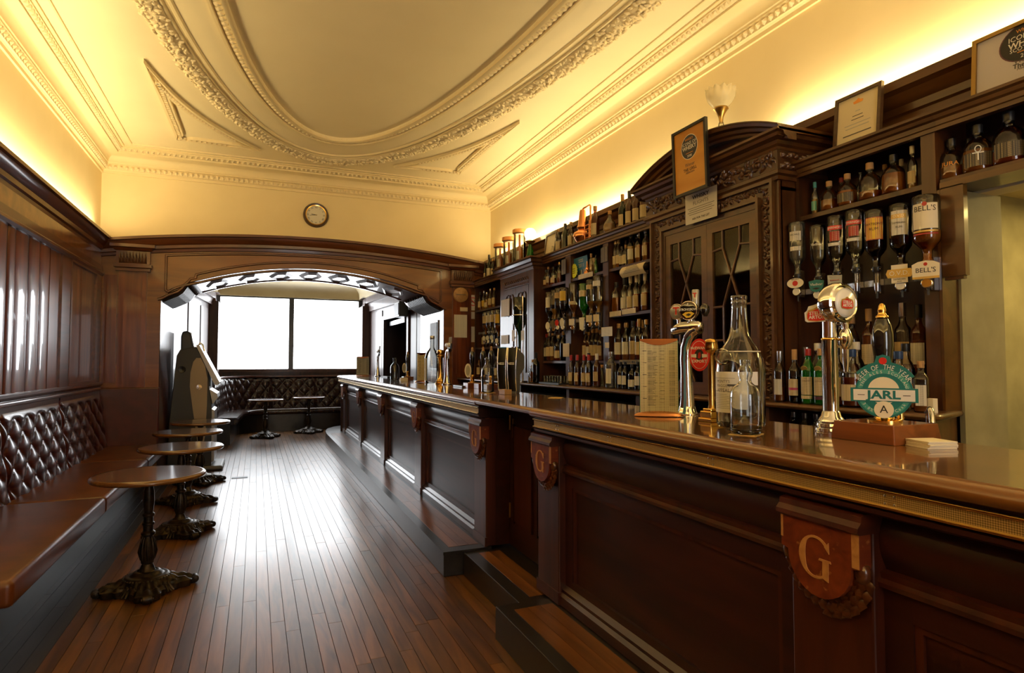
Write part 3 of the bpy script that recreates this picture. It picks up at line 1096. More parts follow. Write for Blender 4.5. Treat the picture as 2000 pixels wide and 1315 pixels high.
# room behind the doorway
struct(MB().box(2.55, 9.7, 0, 4.6, 9.8, 2.9).box(2.46, 12.6, 0, 4.6, 12.7, 2.9).box(4.5, 9.7, 0, 4.6, 12.6, 2.9).box(2.56, 9.7, 2.85, 4.6, 12.7, 2.95).build('wall_lobby', 'gantry_back'))
d1 = thing('door_1', 'dark panelled wooden door inside the lobby beyond the bar', 'door', (3.3, 11.6, 0))
d1['kind'] = 'structure'
MB().box(3.28, 10.6, 0.02, 3.33, 11.5, 2.1).build('door_leaf', 'bay_wood', d1)
for z0, z1 in ((0.2, 0.9), (1.05, 1.9)):
    for y0, y1 in ((10.7, 11.0), (11.1, 11.4)):
        MB().box(3.265, y0, z0, 3.28, y1, z1).build('door_panel', 'bay_wood', d1)
# lintel notice strip and reflecting door glass
MB().box(2.40, 10.7, 2.12, 2.415, 12.0, 2.2).build('fanlight_bar', 'steel', br)

# window wall
wb = struct(MB().box(-1.2, BAYY + 0.05, 0, 2.7, BAYY + 0.2, 1.24).box(-1.2, BAYY + 0.05, 2.80, 2.7, BAYY + 0.2, 3.3).box(-1.2, BAYY + 0.05, 0, -0.72, BAYY + 0.2, 3.3).box(2.12, BAYY + 0.05, 0, 2.7, BAYY + 0.2, 3.3).build('wall_bay', 'bay_wood'))
win = sroot('window_1', 'wide two-light bay window blown out by daylight')
win.location = (0.7, BAYY, 1.24)
for a, b in ((-0.72, 0.64), (0.74, 2.12)):
    MB().box(a, BAYY + 0.10, 1.26, b, BAYY + 0.11, 2.79).build('pane', 'daylight_pane', win)
MB().box(-0.80, BAYY - 0.02, 1.20, 2.20, BAYY + 0.09, 1.27).build('window_sill', 'bay_wood', win)
MB().box(-0.80, BAYY - 0.02, 2.77, 2.20, BAYY + 0.09, 2.90).build('window_head', 'black_paint', win)
MB().box(-0.80, BAYY - 0.02, 1.27, -0.70, BAYY + 0.09, 2.77).build('window_jamb', 'black_paint', win)
MB().box(2.10, BAYY - 0.02, 1.27, 2.20, BAYY + 0.09, 2.77).build('window_jamb', 'black_paint', win)
MB().box(0.64, BAYY - 0.02, 1.27, 0.74, BAYY + 0.09, 2.77).build('mullion', 'black_paint', win)
# slim pilasters either side of the window
for s_, (px_, py_) in ((1, (-0.86, 13.42)), (-1, (2.10, 13.42))):
    p = struct(MB().box(px_, py_, 0, px_ + 0.16, py_ + 0.56, 2.62).build('trim_2' if s_ > 0 else 'trim_3', 'bay_wood'))
    MB().molding([(0, 2.55), (0.03, 2.55), (0.03, 2.6), (0.05, 2.64), (0.07, 2.70), (0.07, 2.8), (0, 2.8)], [(px_ + 0.16, py_), (px_, py_), (px_, py_ + 0.5), (px_ + 0.16, py_ + 0.5)][::-1], True).build('capital', 'bay_wood', p)
# bay ceiling with cove and a round garland
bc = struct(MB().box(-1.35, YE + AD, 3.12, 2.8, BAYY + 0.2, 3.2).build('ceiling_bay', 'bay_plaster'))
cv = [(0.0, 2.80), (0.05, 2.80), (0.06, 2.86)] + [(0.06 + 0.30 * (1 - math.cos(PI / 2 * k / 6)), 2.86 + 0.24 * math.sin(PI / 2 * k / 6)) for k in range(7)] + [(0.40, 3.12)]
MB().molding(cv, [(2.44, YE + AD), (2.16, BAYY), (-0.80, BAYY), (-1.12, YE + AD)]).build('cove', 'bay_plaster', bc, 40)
mb = MB()
rg = random.Random(5)
for k in range(90):
    t = 2 * PI * k / 90
    for j in range(3):
        r = 1.05 + 0.06 * (j - 1) + rg.uniform(-0.015, 0.015)
        mb.merge(MB().lathe([(0.032, 0), (0.022, -0.02), (0, -0.03)], seg=5).move((0.7 + r * math.cos(t), 10.9 + 1.25 * r * math.sin(t), 3.12)))
mb.build('garland', 'plaster_relief', bc, 60, kind='stuff')

# ================================================================= SEATING AND TABLES
def bevel(o, w_=0.01, seg=2):
    md = o.modifiers.new('bevel', 'BEVEL')
    md.width = w_
    md.segments = seg
    md.limit_method = 'ANGLE'
    return o


def tuft_h(s, t, su, sv):
    a = abs(math.sin(PI * (s / su + t / sv) / 2))
    b = abs(math.sin(PI * (s / su - t / sv) / 2))
    return (a * b) ** 0.42


bench = thing('banquette_bench', 'long oxblood leather bench with buttoned back along the panelled wall', 'bench', (-1.35, 5.8, 0))
MB().box(-1.64, 3.34, 0.0, -1.17, 8.2, 0.35).build('plinth', 'black_paint', bench)
for a, b in ((3.32, 5.115), (5.12, 6.945), (6.95, 8.17)):
    o = MB().box(-1.56, a, 0.352, -0.955, b, 0.472).build('seat_cushion', 'leather_seat', bench)
    bevel(o, 0.028, 4)
    o.data.shade_smooth()
for a, b in ((3.75, 5.215), (5.225, 6.615), (6.625, 8.16)):
    W, Hh = b - a, 0.66
    su, sv = W / 10, 0.118

    def back_pt(u, v, a=a, W=W, su=su):
        s_, t_ = u * W, v * Hh
        e = min(1.0, min(u, 1 - u) * W / 0.05)
        top = max(0.0, (t_ - 0.54) / 0.12)
        h = 0.030 * tuft_h(s_ - W / 2, t_ + 0.02, su, sv) if t_ < 0.56 else 0.030
        h = 0.028 + (h - 0.028) * min(1, max(0, (0.60 - t_) / 0.06))
        x = -1.535 - 0.10 * v + h * e ** 0.5 - 0.05 * top * top
        return (max(x, -1.655), a + s_, 0.46 + t_)
    pnl = MB().grid(120, 56, back_pt, True).build('tufted_back', 'leather_back', bench, 180)
    MB().box(-1.66, a + 0.01, 0.46, -1.61, b - 0.01, 1.11).build('back_board', 'leather_back', pnl)
    bm_ = MB().lathe([(0.0115, -0.006), (0.0115, 0.0), (0.008, 0.006), (0, 0.008)], seg=8, ax='x').mesh('button', 'leather_back', 60)
    for i in range(-5, 6):
        for j in range(0, 6):
            if (i + j) % 2: continue
            s_, t_ = i * su, j * sv - 0.02
            if t_ < 0.03 or t_ > 0.56 or abs(s_) > W / 2 - 0.04: continue
            q = back_pt((s_ + W / 2) / W, t_ / Hh)
            obj('button', bm_, pnl, (q[0] + 0.002 + 1.35 * 0 - parent_loc(pnl).x, q[1] - parent_loc(pnl).y, q[2] - parent_loc(pnl).z))
o = MB().box(-1.66, 8.165, 0.35, -1.03, 8.235, 1.125).build('end_panel', 'leather_end', bench)
bevel(o, 0.018, 3)
o = MB().box(-1.66, 3.75, 1.10, -1.60, 8.16, 1.135).build('capping', 'panel_trim', bench)
bevel(o, 0.01, 2)


# ---- round pub table on a cast iron base
def make_table():
    t = thing('pub_table', 'x', 'table')
    MB().lathe([(0.0, 0.695), (0.285, 0.695), (0.300, 0.700), (0.300, 0.7215), (0.0, 0.7215)], seg=56).build('table_top', 'table_top_wood', t, 30, False)
    MB().lathe([(0.299, 0.690), (0.314, 0.693), (0.321, 0.703), (0.318, 0.714), (0.306, 0.722), (0.299, 0.7225)], seg=56, cap=False).build('edge_band', 'table_edge', t, 60, False)
    pr = [(0.060, 0.115), (0.046, 0.125), (0.036, 0.150), (0.030, 0.165), (0.036, 0.172), (0.036, 0.18), (0.042, 0.20), (0.045, 0.24), (0.040, 0.285), (0.028, 0.325), (0.027, 0.335),
          (0.040, 0.345), (0.040, 0.358), (0.028, 0.368), (0.028, 0.40), (0.034, 0.405), (0.034, 0.417), (0.027, 0.422), (0.027, 0.455), (0.034, 0.46), (0.034, 0.472), (0.025, 0.48), (0.032, 0.55),
          (0.029, 0.61), (0.022, 0.645), (0.033, 0.652), (0.033, 0.665), (0.024, 0.672), (0.07, 0.685), (0.09, 0.697)]
    MB().lathe(pr, seg=18).build('column', 'cast_iron', t, 40, False)
    mb = MB()
    for k in range(8):   # reeded leaves round the bulb
        a = 2 * PI * k / 8
        c, s_ = math.cos(a), math.sin(a)
        mb.tube([(0.037 * c, 0.037 * s_, 0.19), (0.046 * c, 0.046 * s_, 0.24), (0.036 * c, 0.036 * s_, 0.30), (0.028 * c, 0.028 * s_, 0.33)], [0.005, 0.010, 0.007, 0.003], 6)
    mb.build('column_leaves', 'cast_iron', t, 60, False)

    def rad(a):
        return 0.155 + 0.115 * abs(math.cos(2 * a)) ** 2.2 + 0.012 * math.cos(24 * a)

    def pt(u, v):
        a = 2 * PI * u
        R = rad(a)
        if v < 0.55:
            q = v / 0.55
            r = 0.055 + (0.125 - 0.055) * q
            z = 0.125 - 0.035 * q + 0.005 * math.sin(q * 9)
        else:
            q = (v - 0.55) / 0.45
            r = 0.125 + (R - 0.125) * q
            z = 0.090 - 0.045 * q ** 0.7 + 0.010 * math.cos(28 * a) * q * (1 - q) * 3 + 0.006 * math.sin(q * 12)
        return (r * math.cos(a), r * math.sin(a), z)
    mb = MB().grid(128, 14, pt)
    n0 = len(mb.v)
    ringv = [mb.v[14 * 129 + i] for i in range(129)]
    mb.add(ringv + [(p[0] * 0.96, p[1] * 0.96, 0.004) for p in ringv], [(129 + i, 129 + i + 1, i + 1, i) for i in range(128)])
    mb.build('base', 'cast_iron', t, 70, False)
    mb = MB()
    for k in range(40):
        a = 2 * PI * k / 40
        mb.merge(MB().lathe([(0.008, 0), (0.006, 0.005), (0, 0.007)], seg=5).move((0.128 * math.cos(a), 0.128 * math.sin(a), 0.088)))
    mb.build('beading', 'cast_iron', t, 60, False)
    fm = MB().lathe([(0, -0.028), (0.024, -0.024), (0.028, 0), (0.024, 0.024), (0, 0.028)], seg=10, ax='y').merge(
        MB().lathe([(0, -0.034), (0.011, -0.032), (0.012, 0), (0.011, 0.032), (0, 0.034)], seg=8, ax='y')).mesh('foot', 'cast_iron', 50)
    for k in range(4):
        a = PI / 2 * k
        obj('foot', fm, t, (0.265 * math.cos(a), 0.265 * math.sin(a), 0.029), (0, 0, a))
    # shells between the feet
    sm = MB()
    for j in range(7):
        b = (j - 3) * 0.28
        sm.tube([(0.0, 0.0, 0.055), (0.05 * math.cos(b), 0.05 * math.sin(b), 0.045), (0.085 * math.cos(b), 0.085 * math.sin(b), 0.012)], [0.006, 0.012, 0.006], 5)
    sm = sm.mesh('shell', 'cast_iron', 60)
    for k in range(4):
        a = PI / 4 + PI / 2 * k
        obj('shell_ornament', sm, t, (0.10 * math.cos(a), 0.10 * math.sin(a), 0), (0, 0, a))
    return t


tb = make_table()
spots = [(-0.605, 4.46, 0.15, 'round brown pub table nearest the camera beside the leather bench'),
         (-0.560, 5.80, 0.5, 'round brown pub table second from camera in the row by bench'),
         (-0.620, 7.02, -0.2, 'round brown pub table third from camera in the row by bench'),
         (-0.590, 8.12, 0.3, 'round brown pub table just before the arch, nearest the games machine'),
         (0.18, 12.45, 0.4, 'round pub table in the bay below the left window light'),
         (0.99, 12.95, 0.1, 'round pub table in the bay below the right window light'),
         (1.93, 13.12, 0.2, 'round pub table in the bay partly hidden behind the bar end')]
for i, (x, y, r, lab) in enumerate(spots):
    o = tb if i == 0 else copy_tree(tb)
    o.location = (x, y, 0)
    o.rotation_euler.z = r
    tag(o, lab, 'table', 'round pub tables')

# ---- curved bench in the bay
bb = thing('bay_bench', 'dark buttoned leather bench curving round under the bay window', 'bench', (0.7, 13.6, 0))
ctrl = [(2.14, 13.92), (1.2, 13.92), (0.25, 13.90)]
for k in range(1, 9):
    a = PI / 2 * k / 8
    ctrl.append((0.25 - 0.92 * math.sin(a), 12.98 + 0.92 * math.cos(a)))
ctrl += [(-0.70, 12.2), (-0.73, 11.6)]
P2 = [Vector(p) for p in ctrl]
cum = [0.0]
for a, b in zip(P2[:-1], P2[1:]): cum.append(cum[-1] + (b - a).length)


def along(s):
    for i in range(len(P2) - 1):
        if s <= cum[i + 1] or i == len(P2) - 2:
            q = (s - cum[i]) / (cum[i + 1] - cum[i])
            p = P2[i].lerp(P2[i + 1], q)
            d = (P2[i + 1] - P2[i]).normalized()
            if i < len(P2) - 2:
                d = d.lerp((P2[i + 2] - P2[i + 1]).normalized(), max(0, q - 0.5)).normalized()
            if i > 0:
                d = d.lerp((P2[i] - P2[i - 1]).normalized(), max(0, 0.5 - q)).normalized()
            return p, Vector((-d.y, d.x))


MB().molding([(0, 0), (0.34, 0), (0.34, 0.34), (0, 0.34)], ctrl).build('plinth', 'black_paint', bb)
Ltot = cum[-1]
cuts = [0.0, 0.95, 1.85, 2.7, 3.45, Ltot]
for a, b in zip(cuts[:-1], cuts[1:]):
    pp = []
    for k in range(13):
        p, nn = along(a + 0.006 + (b - a - 0.012) * k / 12)
        pp.append((p.x, p.y))
    MB().molding([(0.05, 0.345), (0.43, 0.345), (0.455, 0.36), (0.462, 0.40), (0.455, 0.445), (0.43, 0.462), (0.05, 0.468)], pp).build('seat_cushion', 'leather_dark', bb, 60)

    def bp(u, v, a=a, b=b):
        s_ = u * (b - a)
        t_ = v * 0.66
        p, nn = along(a + s_)
        h = 0.032 * tuft_h(s_ - (b - a) / 2, t_ + 0.03, (b - a) / 8, 0.135)
        e = min(1.0, min(u, 1 - u) * (b - a) / 0.05)
        top = max(0.0, (v - 0.86) / 0.14)
        o = 0.12 - 0.05 * v + h * e - 0.05 * top * top
        return (p.x + nn.x * o, p.y + nn.y * o, 0.455 + t_)
    MB().grid(70, 36, bp).build('tufted_back', 'leather_dark', bb, 180)
MB().molding([(0.0, 1.10), (0.10, 1.10), (0.10, 1.13), (0.0, 1.13)], ctrl).build('capping', 'panel_trim', bb)

# ---- games machines by the left side of the bay
gm = thing('games_machine', 'grey games machine with beige side panel and sloping screen', 'games machine', (-0.75, 9.3, 0))
y0, y1 = 9.0, 9.62
side = [(-1.035, 0.06), (-1.02, 0.61), (-0.95, 1.50), (-0.91, 1.58), (-0.73, 1.62), (-0.58, 1.34), (-0.56, 1.06), (-0.53, 0.86), (-0.52, 0.06)]
bevel(MB().prism(side, y0 + 0.012, y1 - 0.012, 'y').build('cabinet', 'dark_grey', gm), 0.008, 2)
beige = [(-0.72, 0.10), (-0.68, 0.30), (-0.70, 0.47), (-0.75, 0.80), (-0.79, 1.10), (-0.785, 1.28), (-0.755, 1.42), (-0.72, 1.47), (-0.67, 1.47), (-0.615, 1.36), (-0.585, 1.20), (-0.585, 0.85), (-0.60, 0.45), (-0.66, 0.10)]
for ya, yb in ((y0, y0 + 0.012), (y1 - 0.012, y1)):
    MB().prism(beige, ya, yb, 'y').build('side_panel', 'beige_panel', gm)
MB().prism([(-0.73, 1.64), (-0.69, 1.64), (-0.44, 1.15), (-0.47, 1.11), (-0.50, 1.12)], y0 + 0.0, y1, 'y').build('screen_housing', 'silver_paint', gm)
MB().prism([(-0.685, 1.615), (-0.68, 1.62), (-0.452, 1.175), (-0.458, 1.17)], y0 + 0.05, y1 - 0.05, 'y').build('screen', 'black_gloss', gm)
MB().prism([(-0.56, 1.06), (-0.47, 1.0), (-0.46, 0.95), (-0.52, 0.86)], y0 + 0.03, y1 - 0.03, 'y').build('button_shelf', 'silver_paint', gm)
MB().prism([(-0.53, 0.80), (-0.495, 0.78), (-0.49, 0.12), (-0.53, 0.10)], y0 + 0.02, y1 - 0.02, 'y').build('lower_door', 'silver_paint', gm)
bevel(MB().box(-1.04, y0 - 0.03, 0.0, -0.38, y1 + 0.03, 0.06).build('foot_plate', 'mid_grey', gm), 0.03, 3)
MB().lathe([(0.045, 0), (0.04, -0.012), (0.0, -0.004)], (-0.885, y0 + 0.012, 1.32), 20, 'y').build('loudspeaker', 'black_plastic', gm)
MB().lathe([(0.035, 0), (0.033, -0.006), (0.0, -0.008)], (-0.68, y0, 1.09), 20, 'y').build('lock_boss', 'chrome', gm, 40)
MB().tube([(-0.70, y0 + 0.06, 1.635), (-0.685, y0 + 0.06, 1.67), (-0.655, y0 + 0.06, 1.645), (-0.63, y0 + 0.06, 1.56)], 0.012, 8).build('handle', 'chrome', gm, 60)
g2 = thing('tall_games_machine', 'taller black games machine standing behind the grey one', 'games machine', (-0.81, 10.1, 0))
bevel(MB().prism([(-0.985, 0.0), (-0.985, 1.78), (-0.965, 1.85), (-0.90, 1.86), (-0.86, 1.82), (-0.80, 1.5), (-0.74, 1.0), (-0.66, 0.95), (-0.64, 0.0)], 9.8, 10.4, 'y').build('cabinet', 'black_plastic', g2), 0.02, 3)
MB().prism([(-0.93, 1.865), (-0.855, 1.83), (-0.79, 1.5), (-0.80, 1.49), (-0.875, 1.8)], 9.83, 10.37, 'y').build('top_glass', 'white_gloss', g2)
MB().prism([(-0.795, 1.48), (-0.735, 1.03), (-0.74, 1.02), (-0.80, 1.47)], 9.83, 10.37, 'y').build('screen', 'black_gloss', g2)

# ---- things on the walls
ck = thing('wall_clock', 'round wooden wall clock with roman dial above the arch', 'clock', (0.69, YE, 3.325))
MB().lathe([(0.160, 0), (0.160, -0.02), (0.150, -0.035), (0.132, -0.032), (0.130, -0.02), (0, -0.02)], (0.69, YE, 3.325), 40, 'y').build('case', 'frame_brown', ck, 40)
MB().lathe([(0.134, -0.026), (0.130, -0.036), (0.120, -0.034), (0.118, -0.024)], (0.69, YE, 3.325), 40, 'y', cap=False).build('bezel', 'brass', ck, 40)
MB().lathe([(0.12, -0.021), (0.12, -0.024), (0.0, -0.024)], (0.69, YE, 3.325), 40, 'y').build('dial', 'white_paper', ck)
for k, num in enumerate(['XII', 'I', 'II', 'III', 'IIII', 'V', 'VI', 'VII', 'VIII', 'IX', 'X', 'XI']):
    a = PI / 2 - 2 * PI * k / 12
    m4 = facing(0, -1, (0.098 * math.cos(a), -0.0245, 0.098 * math.sin(a)))
    m4 = m4 @ Matrix.Rotation(a - PI / 2, 4, 'Z')
    text(num, 0.028, 'ink', ck, m4, 'numeral')
for a, L, w_ in ((math.radians(172), 0.058, 0.006), (math.radians(188), 0.082, 0.004)):
    mb = MB().box(-0.012, -0.002, -w_ / 2, L, 0.0, w_ / 2)
    mb.rot(Matrix.Rotation(-a, 4, 'Y')).build('hand', 'ink', ck, world=False).location = (0, -0.027, 0)
mb = MB().lathe([(0.006, 0), (0.004, -0.006), (0, -0.006)], (0, -0.026, 0), 10, 'y').build('pivot', 'brass', ck, world=False)

pq = thing('wooden_plaque', 'round pale wooden plaque on the right arch pilaster', 'plaque', (2.64, YE - 0.09, 2.37))
MB().lathe([(0.106, 0.0), (0.106, -0.02), (0.095, -0.028), (0, -0.028)], (2.64, YE - 0.075, 2.36), 32, 'y').build('disc', 'light_oak', pq, 40)
MB().box(2.57, YE - 0.1045, 2.357, 2.71, YE - 0.103, 2.366).build('inscription', 'grey_ink', pq)
ns = thing('no_smoking_sign', 'white no smoking sign with red ring beside the far shelves', 'sign', (2.83, YE - 0.05, 2.27))
MB().box(2.765, YE - 0.055, 2.15, 2.90, YE - 0.046, 2.37).build('board', 'white_paper', ns)
MB().lathe([(0.060, 0), (0.060, -0.004), (0.049, -0.004), (0.049, 0)], (2.83, YE - 0.055, 2.275), 30, 'y', cap=False).build('ring', 'red_paint', ns)
mb = MB().box(-0.052, -0.004, -0.006, 0.052, 0, 0.006).rot(Matrix.Rotation(PI / 4, 4, 'Y')).move((2.83, YE - 0.055, 2.275)).build('bar', 'red_paint', ns)
MB().box(2.795, YE - 0.057, 2.265, 2.85, YE - 0.055, 2.277).box(2.852, YE - 0.057, 2.265, 2.862, YE - 0.055, 2.277).box(2.85, YE - 0.057, 2.285, 2.854, YE - 0.055, 2.305).build('cigarette', 'ink', ns)


def flat_on_end(name, label, cat, x0, x1, z0, z1, m, d=0.004, yb=None):
    y = (YE - 0.077) if yb is None else yb
    return tag(MB().box(x0, y - d, z0, x1, y, z1).build(name, m), label, cat)


flat_on_end('white_notice', 'printed white notice on pilaster below the switch plate', 'notice', 2.545, 2.735, 1.76, 2.08, 'notice_white', yb=YE - 0.0815)
flat_on_end('switch_plate', 'cream switch plate with dark slot below the round plaque', 'switch', 2.63, 2.74, 2.13, 2.185, 'cream_paper', 0.012, YE - 0.0815)
flat_on_end('pale_notice', 'blank pale paper notice below the no smoking sign', 'notice', 2.77, 2.90, 1.70, 1.92, 'notice_white', 0.004, YE - 0.046)
flat_on_end('small_notice', 'small white notice directly under the no smoking sign', 'notice', 2.77, 2.88, 2.03, 2.13, 'notice_white', 0.004, YE - 0.046)
sp = thing('wall_speaker', 'black box loudspeaker high on the bay wall over doorway', 'loudspeaker', (2.30, 10.7, 2.2))
bevel(MB().box(2.24, 10.40, 2.20, 2.40, 10.80, 2.46).build('cabinet', 'black_plastic', sp), 0.01)
MB().box(2.232, 10.43, 2.23, 2.24, 10.77, 2.43).build('grille', 'dark_grey', sp)
cbm = thing('chalk_board', 'dark framed chalkboard menu on the pale bay wall', 'board', (2.40, 8.71, 1.3))
MB().box(2.388, 8.50, 1.30, 2.408, 8.92, 2.02).build('frame', 'frame_brown', cbm)
MB().box(2.382, 8.53, 1.33, 2.389, 8.89, 1.99).build('slate', 'chalk_print', cbm)
dm = tag(MB().lathe([(0.16, 0), (0.15, -0.03), (0.10, -0.06), (0.0, -0.075)], (0.79, 12.6, 3.118), 28).build('ceiling_light', 'frosted_shade', None, 60), 'white dome light on the bay ceiling inside the garland', 'ceiling light')

# ================================================================= THE BAR
XF = 1.50     # face of the bar front
XP = 1.462    # face of the posts


def g_letter(h):
    """a serif capital G, drawn around the origin, height h"""
    a, b = 0.46 * h, 0.5 * h
    n = 26
    o, i = [], []
    for k in range(n + 1):
        t = math.radians(38 + (322 - 38) * k / n)
        th = 0.05 + 0.13 * abs(math.cos(t)) ** 1.5 * (1 if math.cos(t) < 0 else 0.35)
        o.append((a * math.cos(t), b * math.sin(t)))
        i.append(((a - th * h) * math.cos(t), (b - 0.055 * h) * math.sin(t)))
    mb = MB()
    d = 0.0025
    for k in range(n):
        q = [o[k], i[k], i[k + 1], o[k + 1]]
        mb.prism(q, 0, d, 'z')
    e = o[0]
    mb.prism([(e[0] - 0.10 * h, e[1] - 0.01 * h), (e[0] + 0.02 * h, e[1] + 0.11 * h), (e[0] + 0.03 * h, e[1] - 0.15 * h)], 0, d, 'z')
    mb.prism([(0.20 * h, -0.44 * h), (0.36 * h, -0.50 * h), (0.37 * h, -0.04 * h), (0.21 * h, -0.04 * h)], 0, d, 'z')
    mb.prism([(0.10 * h, -0.05 * h), (0.44 * h, -0.05 * h), (0.42 * h, 0.0), (0.12 * h, 0.0)], 0, d, 'z')
    return mb


GM = g_letter(0.115).mesh('letter_g', 'shield_worn')


def shield_outline(n=14, s=1.0):
    pts = [(-0.125, 0.0), (-0.125, -0.095)]
    pts += [(-0.102, -0.1)]
    pts += [(0.102 * math.cos(PI + PI * k / n), -0.1 + 0.105 * math.sin(PI + PI * k / n)) for k in range(n + 1)]
    pts += [(0.125, -0.095), (0.125, 0.0)]
    return pts


SH = MB().prism(shield_outline(), -0.03, 0.03, 'z').mesh('shield', 'shield_wood')
LIP = MB().add([(x_, y_, z_) for x_ in (-0.132, 0.132) for (y_, z_) in ((0.045, -0.03), (0.045, 0.01), (0.04, 0.028), (0.025, 0.03), (0.012, 0.042), (0.0, 0.044), (-0.006, 0.036), (-0.006, -0.03))],
               [tuple(range(7, -1, -1)), tuple(range(8, 16))] + [(k, (k + 1) % 8, 8 + (k + 1) % 8, 8 + k) for k in range(8)]).mesh('shield_lip', 'bar_post_wood')
EDGE = MB().box(0.104, -0.094, 0.030, 0.1255, -0.002, 0.0312).mesh('worn_edge', 'shield_worn')
EDGE2 = MB().box(-0.1255, -0.07, 0.030, -0.118, -0.002, 0.0312).mesh('worn_edge', 'shield_worn')


def leaf_mesh():
    m = MB()
    L, W, T = 0.042, 0.017, 0.012
    v = [(0, 0, 0), (L * 0.45, W, 0.002), (L, 0, 0.004), (L * 0.45, -W, 0.002), (L * 0.4, 0, T)]
    return m.add(v, [(0, 1, 4), (1, 2, 4), (2, 3, 4), (3, 0, 4)])


def wreath_mesh():
    m = MB()
    n = 15
    rr = random.Random(2)
    for k in range(n):
        t = PI + PI * (k + 0.5) / n
        px_, py_ = 0.116 * math.cos(t), -0.105 + 0.118 * math.sin(t)
        dirn = t + (PI / 2 if k < n / 2 else -PI / 2)
        for off, rad in ((0.35, 0.012), (-0.35, -0.008), (0.0, 0.002)):
            l = leaf_mesh()
            c, s_ = math.cos(dirn + off), math.sin(dirn + off)
            ox, oy = math.cos(t) * rad, math.sin(t) * rad
            m.add([(px_ + ox + q[0] * c - q[1] * s_, py_ + oy + q[0] * s_ + q[1] * c, 0.002 + q[2] * 1.3 + (0.004 if off == 0 else 0)) for q in l.v], l.f)
    # core of the garland and the two knobs it hangs from
    m.tube([(0.114 * math.cos(PI + PI * k / 16), -0.105 + 0.114 * math.sin(PI + PI * k / 16), -0.004) for k in range(17)], 0.016, 8)
    for sx in (-1, 1):
        m.merge(MB().lathe([(0.0, 0.03), (0.016, 0.022), (0.02, 0.0), (0.016, -0.02), (0.0, -0.028)], seg=10).rot(Matrix.Rotation(PI / 2, 4, 'X')).move((0.116 * sx, -0.108, 0.006)))
    return m


WR = wreath_mesh().mesh('wreath', 'bar_post_wood', 180)
wood('shield_carving', (0.030, 0.008, 0.004), (0.13, 0.040, 0.012), 'Z', 40, 2, 0.28, 0.6, 0.1)
WR.materials[0] = M['shield_carving']


def shield(post, y):
    m4 = facing(-1, 0, (XP - 0.012, y, 0.986))
    m4.translation -= parent_loc(post)
    s_ = obj('shield', SH, post)
    s_.matrix_local = m4
    obj('shield_lip', LIP, s_)
    obj('worn_edge', EDGE, s_)
    obj('worn_edge', EDGE2, s_)
    obj('letter', GM, s_, (-0.008, -0.098, 0.0305))
    obj('wreath', WR, s_)


def bar_front(name, label, posts, y_lo, y_hi, zs, skip_shield=()):
    t = thing(name, label, 'bar cabinet', (XF, (y_lo + y_hi) / 2, zs))
    MB().box(XF + 0.035, y_lo + 0.003, zs, 2.0, y_hi - 0.003, 1.035).build('carcass', 'bar_front_wood', t)
    pw = 0.13
    for p in posts:
        po = bevel(MB().box(XP, max(p - pw, y_lo), zs, XF + 0.04, min(p + pw, y_hi), 1.035).build('post', 'bar_post_wood', t), 0.006, 2)
        MB().box(XP - 0.008, max(p - pw, y_lo) - 0.004, zs, XP + 0.01, min(p + pw, y_hi) + 0.004, zs + 0.06).build('post_foot', 'bar_post_wood', po)
        if p not in skip_shield: shield(t, p)
    edges = []
    ps = sorted(posts)
    if ps[0] - pw > y_lo + 0.1: edges.append((y_lo, ps[0] - pw))
    for a, b in zip(ps[:-1], ps[1:]): edges.append((a + pw, b - pw))
    if ps[-1] + pw < y_hi - 0.1: edges.append((ps[-1] + pw, y_hi))
    for a, b in edges:
        # bulging frieze, moulding, sunk field with frame, skirting
        fr = [(XF + 0.02, 0.885)] + [(XF + 0.012 - 0.026 * math.sin(PI * k / 8), 0.885 + 0.15 * k / 8) for k in range(9)] + [(XF + 0.02, 1.035)]
        MB().prism([(q[0], q[1]) for q in fr], a, b, 'y').build('frieze', 'bar_front_wood', t, 40)
        MB().prism([(XF + 0.03, 0.845), (XF - 0.018, 0.845), (XF - 0.022, 0.858), (XF - 0.008, 0.866), (XF - 0.012, 0.882), (XF + 0.03, 0.886)], a, b, 'y').build('rail_moulding', 'bar_post_wood', t)
        MB().box(XF, a, zs + 0.13, XF + 0.03, a + 0.075, 0.845).build('stile', 'bar_front_wood', t)
        MB().box(XF, b - 0.075, zs + 0.13, XF + 0.03, b, 0.845).build('stile', 'bar_front_wood', t)
        MB().box(XF, a + 0.075, 0.775, XF + 0.03, b - 0.075, 0.845).build('rail', 'bar_front_wood', t)
        for (c0, c1, z0, z1) in ((a + 0.075, a + 0.095, zs + 0.13, 0.775), (b - 0.095, b - 0.075, zs + 0.13, 0.775), (a + 0.095, b - 0.095, 0.757, 0.775)):
            MB().box(XF + 0.006, c0, z0, XF + 0.028, c1, z1).build('field_bead', 'bar_post_wood', t)
        MB().box(XF + 0.016, a + 0.095, zs + 0.13, XF + 0.034, b - 0.095, 0.757).build('panel', 'bar_front_wood', t)
        MB().prism([(XF + 0.03, zs), (XF - 0.035, zs), (XF - 0.035, zs + 0.045), (XF - 0.02, zs + 0.06), (XF - 0.02, zs + 0.075), (XF, zs + 0.095), (XF, zs + 0.13), (XF + 0.03, zs + 0.13)], a, b, 'y').build('skirting', 'bar_front_wood', t)
    return t


bar_front('bar_cabinet', 'long dark panelled bar front beyond the hatch with five shields', [4.09, 5.89, 7.69, 9.49, 11.29], 3.975, 11.45, 0.165)
bar_front('bar_cabinet', 'near dark panelled bar front with two shields facing the camera', [1.245, 3.01, -0.55], -1.2, 3.135, 0.17)
